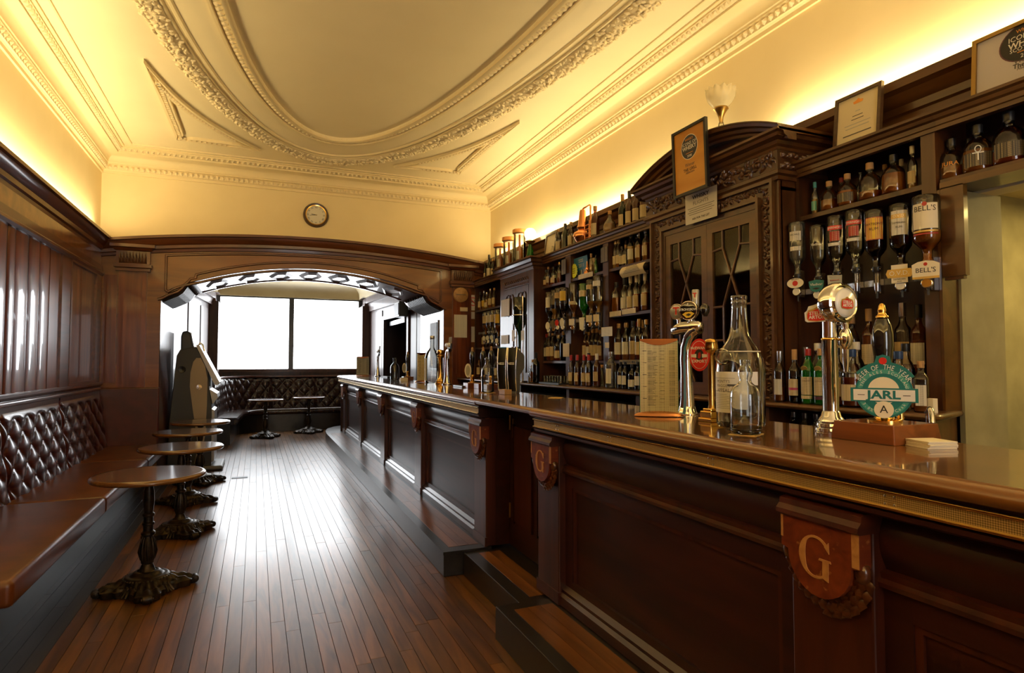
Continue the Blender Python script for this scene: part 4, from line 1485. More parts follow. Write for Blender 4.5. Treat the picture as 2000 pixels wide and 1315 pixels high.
# rounded far end of the bar front
eb = thing('bar_end', 'rounded dark wooden far end of the bar before the bay', 'bar end', (1.8, 11.8, 0.165))
pts = [(XF, 11.45)] + [(1.98 - 0.48 * math.cos(PI / 2 * k / 8), 11.75 + 0.45 * math.sin(PI / 2 * k / 8)) for k in range(9)] + [(2.0, 11.45)]
MB().prism(pts, 0.165, 1.035, 'z').build('curved_front', 'bar_front_wood', eb, 30)
MB().tube([(1.46, 11.52, 0.165), (1.46, 11.52, 1.0)], 0.03, 10).build('corner_bead', 'bar_post_wood', eb, 40)

# ---- counter tops
NOSE = [(0.0, 1.165), (0.005, 1.1648), (0.028, 1.1610), (0.040, 1.150), (0.043, 1.138), (0.038, 1.127), (0.026, 1.120), (0.0, 1.118), (-0.05, 1.118)]
UNDER = [(-0.05, 1.118), (0.012, 1.118), (0.012, 1.112), (0.0, 1.104), (-0.05, 1.104)]
COVE = [(-0.05, 1.062), (0.0, 1.062), (0.012, 1.056), (0.010, 1.044), (-0.004, 1.036), (-0.05, 1.034)]
STRIP = [(0.012, 1.064), (0.018, 1.066), (0.018, 1.069), (0.013, 1.072), (0.013, 1.100), (0.018, 1.103), (0.018, 1.107), (0.012, 1.109)]
XC = 1.428
farpath = [(XC, 4.0), (XC, 11.7)] + [(1.98 - 0.552 * math.cos(PI / 2 * k / 10), 11.7 + 0.55 * math.sin(PI / 2 * k / 10)) for k in range(1, 11)]


def counter(name, label, path, y0, y1, body):
    t = thing(name, label, 'counter', (1.74, (y0 + y1) / 2, 1.03))
    MB().prism(body, 1.118, 1.165, 'z').build('worktop', 'bar_top_wood', t)
    MB().molding(NOSE, path).build('nosing', 'nosing_wood', t, 60)
    MB().box(XC + 0.04, y0 + 0.001, 1.036, 2.03, min(y1, 11.7), 1.118).build('core', 'bar_front_wood', t)
    MB().molding(UNDER, path).build('upper_moulding', 'bar_front_wood', t)
    MB().molding([(0.012, 1.062), (0.012, 1.110), (-0.05, 1.110), (-0.05, 1.062)], path).build('frieze_band', 'bar_front_wood', t)
    MB().molding(COVE, path).build('lower_moulding', 'bar_front_wood', t, 40)
    MB().molding(STRIP, path, cap=False).build('brass_trim', 'brass_mesh', t)
    for z_ in (1.064, 1.103):
        MB().molding([(0.012, z_), (0.0205, z_ + 0.0005), (0.0215, z_ + 0.003), (0.0205, z_ + 0.0055), (0.012, z_ + 0.006)], path).build('brass_rim', 'brass', t, 60)
    return t


def brass_mesh():
    m, nt, b = nodes('brass_mesh')
    N_, L = nt.nodes, nt.links
    tc = N_.new('ShaderNodeTexCoord')
    mp = N_.new('ShaderNodeMapping')
    mp.inputs['Rotation'].default_value = (math.radians(45), 0, 0)
    mp.inputs['Scale'].default_value = (290, 290, 290)
    L.new(tc.outputs['Object'], mp.inputs['Vector'])
    ck_ = N_.new('ShaderNodeTexChecker')
    ck_.inputs['Scale'].default_value = 1.0
    ck_.inputs['Color1'].default_value = (0.80, 0.58, 0.22, 1)
    ck_.inputs['Color2'].default_value = (0.32, 0.21, 0.07, 1)
    L.new(mp.outputs[0], ck_.inputs['Vector'])
    # plain brass rims, woven field between them
    sx_ = N_.new('ShaderNodeSeparateXYZ')
    L.new(tc.outputs['Object'], sx_.inputs[0])
    sub = N_.new('ShaderNodeMath'); sub.operation = 'SUBTRACT'; sub.inputs[1].default_value = 1.0865 - 1.03
    L.new(sx_.outputs[2], sub.inputs[0])
    ab = N_.new('ShaderNodeMath'); ab.operation = 'ABSOLUTE'
    L.new(sub.outputs[0], ab.inputs[0])
    gt = N_.new('ShaderNodeMath'); gt.operation = 'GREATER_THAN'; gt.inputs[1].default_value = 0.0145
    L.new(ab.outputs[0], gt.inputs[0])
    mx = N_.new('ShaderNodeMix'); mx.data_type = 'RGBA'
    L.new(gt.outputs[0], mx.inputs[0])
    L.new(ck_.outputs[0], mx.inputs[6])
    mx.inputs[7].default_value = (0.72, 0.48, 0.14, 1)
    L.new(mx.outputs[2], b.inputs['Base Color'])
    setp(b, None, 0.42, metal=0.6)


brass_mesh()
body = [(XC, 4.0), (XC, 11.7)] + farpath[2:] + [(2.05, 12.25), (2.05, 4.0)]
c1 = counter('bar_counter', 'far polished wooden bar counter running on into the bay', farpath, 4.0, 12.25, body)
c2 = counter('bar_counter', 'near polished wooden bar counter with the tall chrome beer fonts', [(XC, -1.2), (XC, 3.085)], -1.2, 3.085, [(XC, -1.2), (XC, 3.085), (2.05, 3.085), (2.05, -1.2)])
for y in (0.62, 1.03, 1.66, 2.30, 2.80):
    for dy in (-0.012, 0.012):
        for z in (1.077, 1.096):
            MB().lathe([(0.0035, 0), (0.003, -0.002), (0, -0.003)], (XC - 0.0135, y + dy, z), 8, 'x').build('rivet', 'steel', c2)
fl = thing('counter_flap', 'lifting wooden counter flap over the bar hatch', 'counter', (1.74, 3.54, 1.1))
MB().box(XC, 3.088, 1.128, 2.05, 3.996, 1.165).build('worktop', 'bar_top_wood', fl)
MB().molding([(0.0, 1.165), (0.005, 1.1648), (0.028, 1.1610), (0.040, 1.150), (0.040, 1.140), (0.028, 1.130), (0.0, 1.128)], [(XC, 3.088), (XC, 3.996)]).build('nosing', 'nosing_wood', fl, 60)
# hatch door under the flap
hd = thing('hatch_door', 'dark panelled hatch door set back under the counter flap', 'door', (1.66, 3.55, 0.15))
MB().box(1.64, 3.14, 0.16, 1.68, 3.97, 1.10).build('door_leaf', 'bar_front_wood', hd)
for a, b in ((3.22, 3.50), (3.60, 3.88)):
    MB().box(1.63, a, 0.34, 1.64, b, 0.98).build('door_panel', 'bar_post_wood', hd)
    for c, d in ((a - 0.015, a), (b, b + 0.015)):
        MB().box(1.624, c, 0.325, 1.64, d, 0.995).build('panel_bead', 'bar_front_wood', hd)
for z in (0.35, 0.95):
    MB().tube([(1.632, 3.955, z), (1.632, 3.955, z + 0.10)], 0.009, 8).build('hinge', 'old_brass', hd, 60)
MB().box(1.628, 3.90, 0.9, 1.636, 3.91, 1.03).build('bolt', 'old_brass', hd)

# ---- foot steps
sroot_ = thing('foot_step', 'long worn wooden foot step along the far bar front', 'step', (1.33, 7.8, 0))
outline = [(1.165, 3.97), (1.165, 11.2), (1.19, 11.7), (1.27, 12.1), (1.42, 12.4), (1.62, 12.6), (1.9, 12.7), (1.9, 12.2), (1.5, 11.5), (1.5, 3.97)]
bevel(MB().prism(outline, 0.0, 0.158, 'z').build('step_body', 'black_paint', sroot_), 0.004)
MB().prism([(1.16, 3.965), (1.16, 11.2), (1.185, 11.7), (1.265, 12.1), (1.415, 12.405), (1.62, 12.605), (1.9, 12.7), (1.9, 12.2), (1.5, 11.5), (1.5, 3.965)], 0.145, 0.164, 'z').build('nosing', 'black_paint', sroot_)
for k in range(5):
    for j in range(3):
        a, b = 4.06 + 1.44 * k, 4.06 + 1.44 * (k + 1) - 0.002
        MB().box(1.225 + 0.072 * j, a, 0.162, 1.225 + 0.072 * (j + 1) - 0.0015, b, 0.1655 + 0.0003 * ((j + k) % 2)).build('tread_board', 'step_tread', sroot_)
s2 = thing('foot_step', 'low dark foot step in front of the bar hatch', 'step', (1.45, 3.5, 0))
bevel(MB().box(1.30, 3.005, 0.0, 1.64, 3.965, 0.150).build('step_body', 'black_paint', s2), 0.004)
for j in range(2):
    MB().box(1.385 + 0.075 * j, 3.08, 0.149, 1.385 + 0.075 * (j + 1) - 0.0015, 3.90, 0.1525).build('tread_board', 'step_tread', s2)
s3 = thing('foot_step', 'near worn wooden foot step below the camera side bar', 'step', (1.31, 1.5, 0))
bevel(MB().box(1.155, -1.0, 0.0, 1.475, 2.998, 0.165).build('step_body', 'black_paint', s3), 0.004)
for k in range(3):
    for j in range(3):
        a, b = 2.91 - 1.2 * (k + 1) + 0.002 + 0.2 * (j % 2) * (k < 2), 2.91 - 1.2 * k + 0.2 * (j % 2) * (k > 0)
        MB().box(1.225 + 0.072 * j, a, 0.164, 1.225 + 0.072 * (j + 1) - 0.0015, b, 0.1695).build('tread_board', 'step_tread', s3)

# ================================================================= THE GANTRY BEHIND THE BAR
GX = 2.85
GB_ = 3.09
base = thing('back_counter', 'dark wooden back counter under the bottle shelves', 'counter', (2.85, 4.9, 0))
MB().prism([(2.60, 1.70), (2.66, 1.705), (2.965, 1.815), (3.09, 1.815), (3.09, 8.20), (2.60, 8.20)], 1.172, 1.20, 'z').build('worktop', 'gantry_trim', base)
MB().molding([(0.0, 1.172), (0.014, 1.176), (0.018, 1.186), (0.014, 1.196), (0.0, 1.20)], [(2.96, 1.813), (2.66, 1.705), (2.60, 1.70), (2.60, 8.20)]).build('edge_moulding', 'gantry_trim', base, 60)
MB().box(3.05, 1.82, 0.0, 3.09, 8.20, 1.172).build('back_board', 'gantry_back', base)
MB().prism([(2.62, 1.74), (2.94, 1.83), (3.05, 1.83), (3.05, 8.20), (2.62, 8.20)], 0.90, 0.93, 'z').build('lower_shelf', 'gantry_trim', base)
MB().prism([(2.62, 1.72), (2.95, 1.816), (2.95, 1.835), (2.62, 1.76)], 0.0, 1.172, 'z').build('end_upright', 'gantry_trim', base)
for y in (2.60, 3.84, 4.95, 6.05, 7.1, 8.16):
    MB().box(2.62, y, 0.0, 3.05, y + 0.05, 1.172).build('upright', 'gantry_wood', base)
MB().box(2.64, 1.77, 0.0, 2.68, 8.16, 0.90).build('cupboard_front', 'gantry_back', base)
for y0_, y1_ in ((4.00, 4.93), (5.0, 6.03), (6.1, 7.08)):
    bx_ = MB().box(2.56, y0_ + 0.04, 1.02, 2.78, y1_ - 0.02, 1.10).build('cooler_rail', 'black_plastic', base)
    MB().box(2.553, y0_ + 0.06, 1.085, 2.561, y1_ - 0.04, 1.10).build('rail_edge', 'mid_grey', bx_)

CORN = [(-0.02, 2.472), (0.008, 2.472), (0.008, 2.490), (0.014, 2.494), (0.014, 2.515), (0.026, 2.522), (0.030, 2.538), (0.044, 2.545), (0.044, 2.558), (-0.02, 2.558)]


def shelf_unit(name, label, y0, y1, shelves, posts, back=True):
    t = thing(name, label, 'shelf unit', (GX + 0.12, (y0 + y1) / 2, 1.2))
    MB().box(GB_ - 0.012, y0, 1.2, GB_, y1, 2.545).build('back_panel', 'gantry_back', t)
    MB().box(GX - 0.02, y0, 2.545, GB_, y1, 2.556).build('top_board', 'gantry_trim', t)
    MB().molding(CORN, [(GX, y0), (GX, y1)]).build('cornice', 'gantry_trim', t)
    for a, b in posts:
        MB().box(GX, a, 1.2, GB_ - 0.012, b, 2.545).build('upright', 'gantry_wood', t)
    for (a, b, z, xf) in shelves:
        s_ = MB().box(xf, a, z - 0.024, GB_ - 0.012, b, z).build('shelf', 'gantry_wood', t)
    return t


shelf_unit('bottle_shelves', 'open bottle shelves between the pediment cabinet and the passage', 1.80, 2.60,
           [(1.88, 2.58, 2.25, 2.865), (1.88, 2.58, 1.36, 2.95)], [(1.815, 1.88), (2.58, 2.60)])
MB().box(2.852, 1.801, 1.2005, 2.965, 1.8145, 2.20).build('end_panel', 'gantry_trim', bpy.data.objects['bottle_shelves'])
cu_ = shelf_unit('bottle_shelves', 'three-bay bottle shelves between the pediment cabinet and carved cupboard', 3.84, 6.05,
           [(4.02, 4.64, 2.235, 2.86), (4.73, 5.34, 2.235, 2.86), (5.45, 6.03, 2.235, 2.86), (4.02, 4.64, 1.83, 2.86), (4.02, 4.64, 1.43, 2.86), (4.73, 5.34, 1.43, 2.95), (5.45, 6.03, 1.43, 2.87), (5.45, 6.03, 1.72, 2.93)],
           [(3.84, 4.02), (4.64, 4.73), (5.34, 5.45), (6.03, 6.05)])
shelf_unit('bottle_shelves', 'farthest bottle shelves next to the arch wall', 7.0, 8.22,
           [(7.02, 8.2, 2.14, 2.86), (7.02, 8.2, 1.62, 2.86)], [(7.0, 7.02), (8.2, 8.22)])
# shelf box over the passage
ov = thing('over_door_shelf', 'bottle shelf bridging the top of the passage opening', 'shelf unit', (2.97, 1.2, 2.21))
MB().box(GB_ - 0.012, 0.3, 2.215, GB_, 1.80, 2.545).build('back_panel', 'gantry_back', ov)
MB().box(GX - 0.02, 0.3, 2.545, GB_, 1.80, 2.556).build('top_board', 'gantry_trim', ov)
MB().molding(CORN, [(GX, 0.3), (GX, 1.80)]).build('cornice', 'gantry_trim', ov)
MB().box(GX + 0.005, 0.3, 2.212, GB_ - 0.012, 1.80, 2.245).build('shelf', 'gantry_wood', ov)
MB().box(GX, 0.3, 2.20, GX + 0.012, 1.80, 2.23).build('shelf_edge', 'gantry_trim', ov)
MB().box(2.85, 1.700, 1.80, 2.878, 1.798, 2.205).build('end_bracket', 'gantry_trim', ov)
MB().box(2.853, 1.71, 1.785, 2.875, 1.79, 1.80).build('bracket_foot', 'gantry_wood', ov)
# upper cornice against the wall, lit from behind
trim4 = struct(MB().molding([(0.0, 2.556), (0.03, 2.556), (0.03, 2.70), (0.045, 2.71), (0.05, 2.745), (0.075, 2.765), (0.09, 2.80), (0.12, 2.815), (0.12, 2.862), (0.108, 2.862), (0.108, 2.83), (0.0, 2.83)],
                            [(XR, YB), (XR, YE - 0.05)]).build('trim_4', 'gantry_trim', None, 30))

# ---- cabinet with the curved pediment
CX0 = 2.72
pc = thing('pediment_cabinet', 'tall carved glazed cabinet with curved pediment behind the bar', 'cabinet', (2.9, 3.18, 1.2))
Y0, Y1 = 2.605, 3.845
MB().box(GB_ - 0.012, Y0 + 0.02, 1.2, GB_, Y1 - 0.02, 2.62).build('back_panel', 'gantry_back', pc)
for a, b in ((Y0, Y0 + 0.03), (Y1 - 0.03, Y1)):
    MB().box(CX0 + 0.02, a, 1.2, GB_, b, 2.64).build('side_panel', 'gantry_wood', pc)
MB().box(CX0 + 0.02, Y0, 2.40, GB_, Y1, 2.42).build('ceiling_board', 'gantry_back', pc)
# face frame: stiles with a carved band, head
for a, b in ((Y0, 2.775), (3.645, Y1)):
    MB().box(CX0 + 0.005, a, 1.2, CX0 + 0.03, b, 2.53).build('stile', 'gantry_wood', pc)
MB().box(CX0 + 0.005, 2.775, 2.335, CX0 + 0.03, 3.645, 2.53).build('head', 'gantry_trim', pc)
# outer bead round the face, and round the carved band
def face_frame(ya, yb, za, zb, w_, d, name, m, bottom=False):
    f_ = MB()
    f_.box(CX0 + 0.005 - d, ya, za, CX0 + 0.005, ya + w_, zb)
    f_.box(CX0 + 0.005 - d, yb - w_, za, CX0 + 0.005, yb, zb)
    f_.box(CX0 + 0.005 - d, ya + w_, zb - w_, CX0 + 0.005, yb - w_, zb)
    return f_.build(name, m, pc)
face_frame(Y0 + 0.03, Y1 - 0.03, 1.2, 2.47, 0.018, 0.022, 'outer_moulding', 'gantry_trim')
face_frame(Y0 + 0.135, Y1 - 0.155, 1.2, 2.385, 0.02, 0.025, 'inner_moulding', 'gantry_trim')
face_frame(2.742, 3.675, 1.2, 2.355, 0.03, 0.012, 'door_rebate', 'gantry_wood')
rc = random.Random(9)
cm = MB()
def carve_spot(y, z):
    for j in range(3):
        a = rc.uniform(0, 2 * PI)
        r = rc.uniform(0.010, 0.018)
        oy, oz = rc.uniform(-0.022, 0.022), rc.uniform(-0.012, 0.012)
        c = MB().lathe([(r, 0), (r * 0.7, 0.008), (0, 0.013)], seg=5, cap=False)
        ca, sa = math.cos(a), math.sin(a)
        cm.add([(CX0 + 0.005 - q[2], y + oy + q[0] * 1.5 * ca - q[1] * 0.7 * sa, z + oz + q[0] * 1.5 * sa + q[1] * 0.7 * ca) for q in c.v], c.f)
z = 1.22
while z < 2.43:
    carve_spot(Y0 + 0.09, z); carve_spot(Y1 - 0.10, z)
    z += 0.032
y = Y0 + 0.12
while y < Y1 - 0.1:
    carve_spot(y, 2.425)
    y += 0.032
cm.build('carved_border', 'carved_wood', pc, 60, kind='stuff')
# entablature
MB().molding([(-0.03, 2.455), (0.012, 2.455), (0.016, 2.475), (0.03, 2.485), (0.03, 2.505), (0.018, 2.512), (-0.03, 2.512)], [(GB_, Y0), (CX0, Y0), (CX0, Y1), (GB_, Y1)]).build('architrave', 'gantry_trim', pc)
MB().box(CX0 - 0.012, Y0 - 0.012, 2.512, GB_, Y1 + 0.012, 2.63).build('frieze', 'gantry_wood', pc)
fm_ = MB()
for k in range(30):
    yy = Y0 + (Y1 - Y0) * (k + 0.5) / 30
    for j in range(5):
        a = rc.uniform(0, 2 * PI)
        r = rc.uniform(0.012, 0.022)
        c = MB().lathe([(r, 0), (r * 0.7, 0.010), (0, 0.016)], seg=5, cap=False)
        ca, sa = math.cos(a), math.sin(a)
        oy, oz = rc.uniform(-0.02, 0.02), rc.uniform(-0.042, 0.042)
        fm_.add([(CX0 - 0.012 - q[2], yy + oy + q[0] * 1.5 * ca - q[1] * 0.7 * sa, 2.571 + oz + q[0] * 1.5 * sa + q[1] * 0.7 * ca) for q in c.v], c.f)
for k in range(10):
    for j in range(4):
        r = rc.uniform(0.012, 0.022)
        c = MB().lathe([(r, 0), (r * 0.7, 0.010), (0, 0.016)], seg=5, cap=False)
        ox, oz = CX0 + 0.03 + 0.33 * k / 10 + rc.uniform(-0.01, 0.01), rc.uniform(-0.042, 0.042)
        fm_.add([(ox + q[0] * 1.4, Y0 - 0.012 - q[2], 2.571 + oz + q[1]) for q in c.v], c.f)
fm_.build('carved_frieze', 'carved_wood', pc, 60, kind='stuff')
hp = [(-0.03, 2.625), (0.015, 2.625), (0.02, 2.640), (0.035, 2.650), (0.042, 2.668), (0.075, 2.678), (0.082, 2.695), (0.10, 2.702), (0.10, 2.716), (-0.03, 2.716)]
MB().molding(hp, [(GB_, Y0), (CX0, Y0), (CX0, Y1), (GB_, Y1)]).build('cornice', 'gantry_trim', pc, 30)
# segmental pediment
ym, hw = (Y0 + Y1) / 2, (Y1 - Y0) / 2 + 0.10
PR = 0.165
RS = (hw * hw + PR * PR) / (2 * PR)
def ped_z(y): return 2.675 + PR - RS + math.sqrt(RS * RS - (y - ym) ** 2)
tp = [(ym - hw + 2 * hw * k / 24, ped_z(ym - hw + 2 * hw * k / 24)) for k in range(25)]
MB().prism([(ym + hw - 0.1, 2.66), (ym - hw + 0.1, 2.66)] + [q for q in tp if abs(q[0] - ym) < hw - 0.1], CX0 + 0.02, GB_, 'x').build('tympanum', 'gantry_wood', pc) if True else MB().prism([(ym + hw, 2.60), (ym - hw, 2.60)] + tp, CX0 + 0.02, GB_, 'x').build('tympanum', 'gantry_wood', pc)
pp = [(GB_, ym - hw - 0.0, tp[0][1])] * 0 + [(CX0, t_[0], t_[1]) for t_ in tp]
MB().molding([(-0.04, -0.02), (0.025, -0.02), (0.03, -0.004), (0.05, 0.004), (0.057, 0.022), (0.088, 0.030), (0.095, 0.048), (0.10, 0.050), (0.10, 0.058), (-0.36, 0.058), (-0.36, 0.03), (-0.04, 0.02)], pp).build('pediment_cornice', 'gantry_trim', pc, 30)
# glazed doors
def glazed_door(ya, yb, mirror):
    d = MB()
    x0, x1 = CX0 - 0.002, CX0 + 0.022
    z0, z1 = 1.205, 2.33
    w_ = 0.052
    d.box(x0, ya, z0, x1, ya + w_, z1).box(x0, yb - w_, z0, x1, yb, z1).box(x0, ya + w_, z1 - 0.075, x1, yb - w_, z1).box(x0, ya + w_, z0, x1, yb - w_, z0 + 0.08)
    dd = d.build('door', 'gantry_trim', pc)
    a, b = ya + w_, yb - w_
    W = b - a
    zt, zb = z1 - 0.075, z0 + 0.08
    MB().box(CX0 + 0.010, a, zb, CX0 + 0.013, b, zt).build('glass', 'pane_glass', dd)
    bars = MB()
    def bar(p, q):
        bars.tube([(CX0 + 0.006, a + W * p[0], zt - (zt - zb) * p[1]), (CX0 + 0.006, a + W * q[0], zt - (zt - zb) * q[1])], 0.0075, 6)
    for s0 in (0.0,):
        bar((0.27, 0.0), (0.27, 0.115)); bar((0.73, 0.0), (0.73, 0.115))
        bar((0.0, 0.125), (0.27, 0.115)); bar((0.73, 0.115), (1.0, 0.125))
        bar((0.27, 0.115), (0.73, 0.50)); bar((0.73, 0.115), (0.27, 0.50))
        bar((0.0, 0.50), (0.27, 0.50)); bar((0.73, 0.50), (1.0, 0.50))
        bar((0.27, 0.50), (0.27, 0.72)); bar((0.73, 0.50), (0.73, 0.72))
        bar((0.0, 0.72), (0.27, 0.72)); bar((0.73, 0.72), (1.0, 0.72))
        bar((0.27, 0.72), (0.73, 1.0)); bar((0.73, 0.72), (0.27, 1.0))
    bars.build('glazing_bars', 'gantry_trim', dd, 60)
    return dd
glazed_door(2.776, 3.205, False)
glazed_door(3.207, 3.642, True)
for z in (1.50, 1.83, 2.12):
    MB().box(2.80, Y0 + 0.03, z - 0.02, GB_ - 0.012, Y1 - 0.03, z).build('shelf', 'gantry_back', pc)

# ---- carved cupboard farther along
fc = thing('carved_cupboard', 'narrow carved cupboard with moulded top near the far shelves', 'cabinet', (2.9, 6.5, 1.2))
A0, A1, FX = 6.02, 7.0, 2.76
MB().box(FX + 0.02, A0, 1.2, GB_, A1, 2.47).build('carcass', 'gantry_wood', fc)
MB().molding([(-0.02, 2.43), (0.008, 2.43), (0.012, 2.455), (0.03, 2.465), (0.035, 2.49), (0.055, 2.50), (0.065, 2.53), (0.085, 2.54), (0.085, 2.556), (-0.35, 2.556)], [(GB_, A0), (FX, A0), (FX, A1), (GB_, A1)]).build('cornice', 'gantry_trim', fc, 30)
for a, b in ((A0, A0 + 0.13), (A1 - 0.13, A1)):
    MB().box(FX, a, 1.2, FX + 0.02, b, 2.43).build('stile', 'gantry_wood', fc)
MB().box(FX, A0 + 0.13, 2.28, FX + 0.02, A1 - 0.13, 2.43).build('head', 'gantry_wood', fc)
cm = MB()
for k in range(26):
    yy = A0 + 0.15 + (A1 - A0 - 0.3) * k / 25
    cm.merge(MB().lathe([(0.014, 0), (0.010, -0.01), (0, -0.014)], seg=6, ax='x').move((FX, yy, 2.345 + 0.016 * (k % 2))))
    cm.box(FX - 0.008, yy - 0.006, 2.29, FX, yy + 0.006, 2.315)
cm.build('carved_frieze', 'carved_wood', fc, kind='stuff')
for a, b in ((A0 + 0.135, 6.507), (6.513, A1 - 0.135)):
    d = MB().box(FX - 0.002, a, 1.22, FX + 0.018, b, 2.275).build('door', 'gantry_wood', fc)
    MB().box(FX - 0.012, a + 0.06, 1.30, FX - 0.002, b - 0.06, 1.95).build('door_panel', 'gantry_wood', d)
    tr_ = MB()
    for k in range(3):
        yy = a + 0.07 + (b - a - 0.14) * k / 2
        tr_.tube([(FX - 0.006, yy, 1.98), (FX - 0.006, yy, 2.18)], 0.008, 6)
    for k in range(2):
        c0 = a + 0.07 + (b - a - 0.14) * (k + 0.5) / 2
        rr_ = (b - a - 0.14) / 4
        tr_.tube([(FX - 0.006, c0 + rr_ * math.cos(PI * j / 8), 2.16 + rr_ * 0.9 * math.sin(PI * j / 8)) for j in range(9)], 0.007, 6)
        tr_.tube([(FX - 0.006, c0 + rr_ * math.cos(PI * j / 8), 2.0 - rr_ * 0.9 * math.sin(PI * j / 8)) for j in range(9)], 0.007, 6)
    tr_.build('tracery', 'carved_wood', d, 60)
    MB().lathe([(0.012, 0), (0.014, -0.012), (0, -0.018)], (FX - 0.002, b - 0.03 if a < 6.3 else a + 0.03, 1.7), 10, 'x').build('knob', 'old_brass', d, 50)

# ================================================================= BOTTLES
_cr = (math.cos(YAW), -math.sin(YAW), 0.0)
_cf = (math.sin(YAW) * math.cos(PITCH), math.cos(YAW) * math.cos(PITCH), math.sin(PITCH))
_cu = Vector(_cr).cross(Vector(_cf))


def gy(px, X, py=620.0):
    """where along the bar (y) the photograph's column px meets the upright plane x = X"""
    d = Vector(_cr) * ((px - 1000.0) / FOC) - _cu * ((py - 657.5) / FOC) + Vector(_cf)
    return d.y * X / d.x


PROF = {
    'std': dict(p=[(0.030, 0.0), (0.0365, 0.004), (0.0375, 0.012), (0.0375, 0.178), (0.0355, 0.195), (0.026, 0.218), (0.0165, 0.235), (0.0140, 0.250), (0.0135, 0.283), (0.0155, 0.285), (0.0155, 0.293)], lab=(0.050, 0.150), cap=(0.0165, 0.268, 0.306), sq=0),
    'tall': dict(p=[(0.028, 0.0), (0.0345, 0.004), (0.0355, 0.012), (0.0355, 0.190), (0.033, 0.206), (0.018, 0.228), (0.0135, 0.245), (0.0125, 0.305), (0.015, 0.307), (0.015, 0.315)], lab=(0.045, 0.145), cap=(0.0155, 0.262, 0.326), sq=0),
    'square': dict(p=[(0.030, 0.0), (0.0345, 0.004), (0.0350, 0.010), (0.0350, 0.170), (0.033, 0.184), (0.020, 0.204), (0.0150, 0.214), (0.0140, 0.246), (0.0155, 0.248), (0.0155, 0.256)], lab=(0.035, 0.145), cap=(0.0165, 0.235, 0.272), sq=0.35),
    'squat': dict(p=[(0.036, 0.0), (0.0440, 0.004), (0.0455, 0.012), (0.0440, 0.090), (0.0425, 0.125), (0.0445, 0.145), (0.0420, 0.168), (0.030, 0.190), (0.0190, 0.202), (0.0165, 0.215), (0.0160, 0.240), (0.0180, 0.242), (0.0180, 0.250)], lab=(0.030, 0.105), cap=(0.0185, 0.232, 0.268), sq=0),
    'wine': dict(p=[(0.030, 0.0), (0.0360, 0.004), (0.0370, 0.012), (0.0370, 0.190), (0.0330, 0.212), (0.0190, 0.236), (0.0145, 0.255), (0.0140, 0.300), (0.0155, 0.302), (0.0155, 0.315)], lab=(0.055, 0.145), cap=(0.0158, 0.258, 0.318), sq=0),
    'slim': dict(p=[(0.022, 0.0), (0.0275, 0.004), (0.0285, 0.010), (0.0285, 0.165), (0.026, 0.182), (0.0155, 0.205), (0.0120, 0.222), (0.0115, 0.270), (0.0135, 0.272), (0.0135, 0.280)], lab=(0.040, 0.120), cap=(0.0142, 0.238, 0.290), sq=0),
    'dimple': dict(p=[(0.030, 0.0), (0.0480, 0.010), (0.0600, 0.045), (0.0600, 0.085), (0.0500, 0.120), (0.0250, 0.150), (0.0155, 0.168), (0.0145, 0.205), (0.0165, 0.207), (0.0165, 0.215)], lab=(0.040, 0.085), cap=(0.0170, 0.195, 0.228), sq=0),
    'wide': dict(p=[(0.042, 0.0), (0.0525, 0.004), (0.0545, 0.012), (0.0540, 0.070), (0.0520, 0.100), (0.0470, 0.120), (0.0310, 0.138), (0.0190, 0.147), (0.0165, 0.156), (0.0160, 0.178), (0.0180, 0.180), (0.0180, 0.186)], lab=(0.022, 0.078), cap=(0.0185, 0.166, 0.202), sq=0),
    'litre': dict(p=[(0.034, 0.0), (0.0410, 0.005), (0.0425, 0.014), (0.0425, 0.200), (0.0400, 0.218), (0.028, 0.240), (0.0175, 0.256), (0.0150, 0.270), (0.0145, 0.300), (0.0165, 0.302), (0.0165, 0.310)], lab=(0.060, 0.180), cap=(0.0175, 0.285, 0.322), sq=0),
}
_BM = {}


def bmesh_part(kind, part, m, fill=0.6, seg=18):
    k = (kind, part, m, round(fill, 2))
    if k in _BM: return _BM[k]
    d = PROF[kind]
    P = d['p']
    Hh = P[-1][1]
    sq = d['sq']
    if part == 'glass':
        me = MB().lathe(P, seg=seg, sq=sq, cap=True).mesh('glass_body', m, 60)
    elif part == 'liquid':
        top = Hh * fill
        pr = []
        for (r, h), (r2, h2) in zip(P[:-1], P[1:]):
            if h > top: break
            pr.append((max(r - 0.0025, 0.002), h + (0.005 if h < 0.006 else 0)))
            if h2 > top:
                q = (top - h) / max(h2 - h, 1e-5)
                pr.append((max(r + (r2 - r) * q - 0.0025, 0.002), top))
        me = MB().lathe(pr, seg=14, sq=sq).mesh('liquid', m, 60)
    elif part == 'cap':
        r, z0, z1 = d['cap']
        me = MB().lathe([(r, z0), (r + 0.0006, z0 + 0.002), (r + 0.0006, z1 - 0.002), (r - 0.002, z1)], seg=14).mesh('cap', m, 50)
    elif part == 'label':
        z0, z1 = d['lab']
        R = max(r for r, h in P if z0 - 0.02 <= h <= z1 + 0.05) if kind not in ('dimple', 'squat', 'wide') else d['p'][3][0] + 0.0016
        half = 0.95 if not sq else 0.62
        me = MB().lathe([(R + 0.0012, z0), (R + 0.0012, z1)], seg=10, sq=sq, cap=False, a0=PI - half, a1=PI + half).mesh('label', m, 180)
    _BM[k] = me
    return me


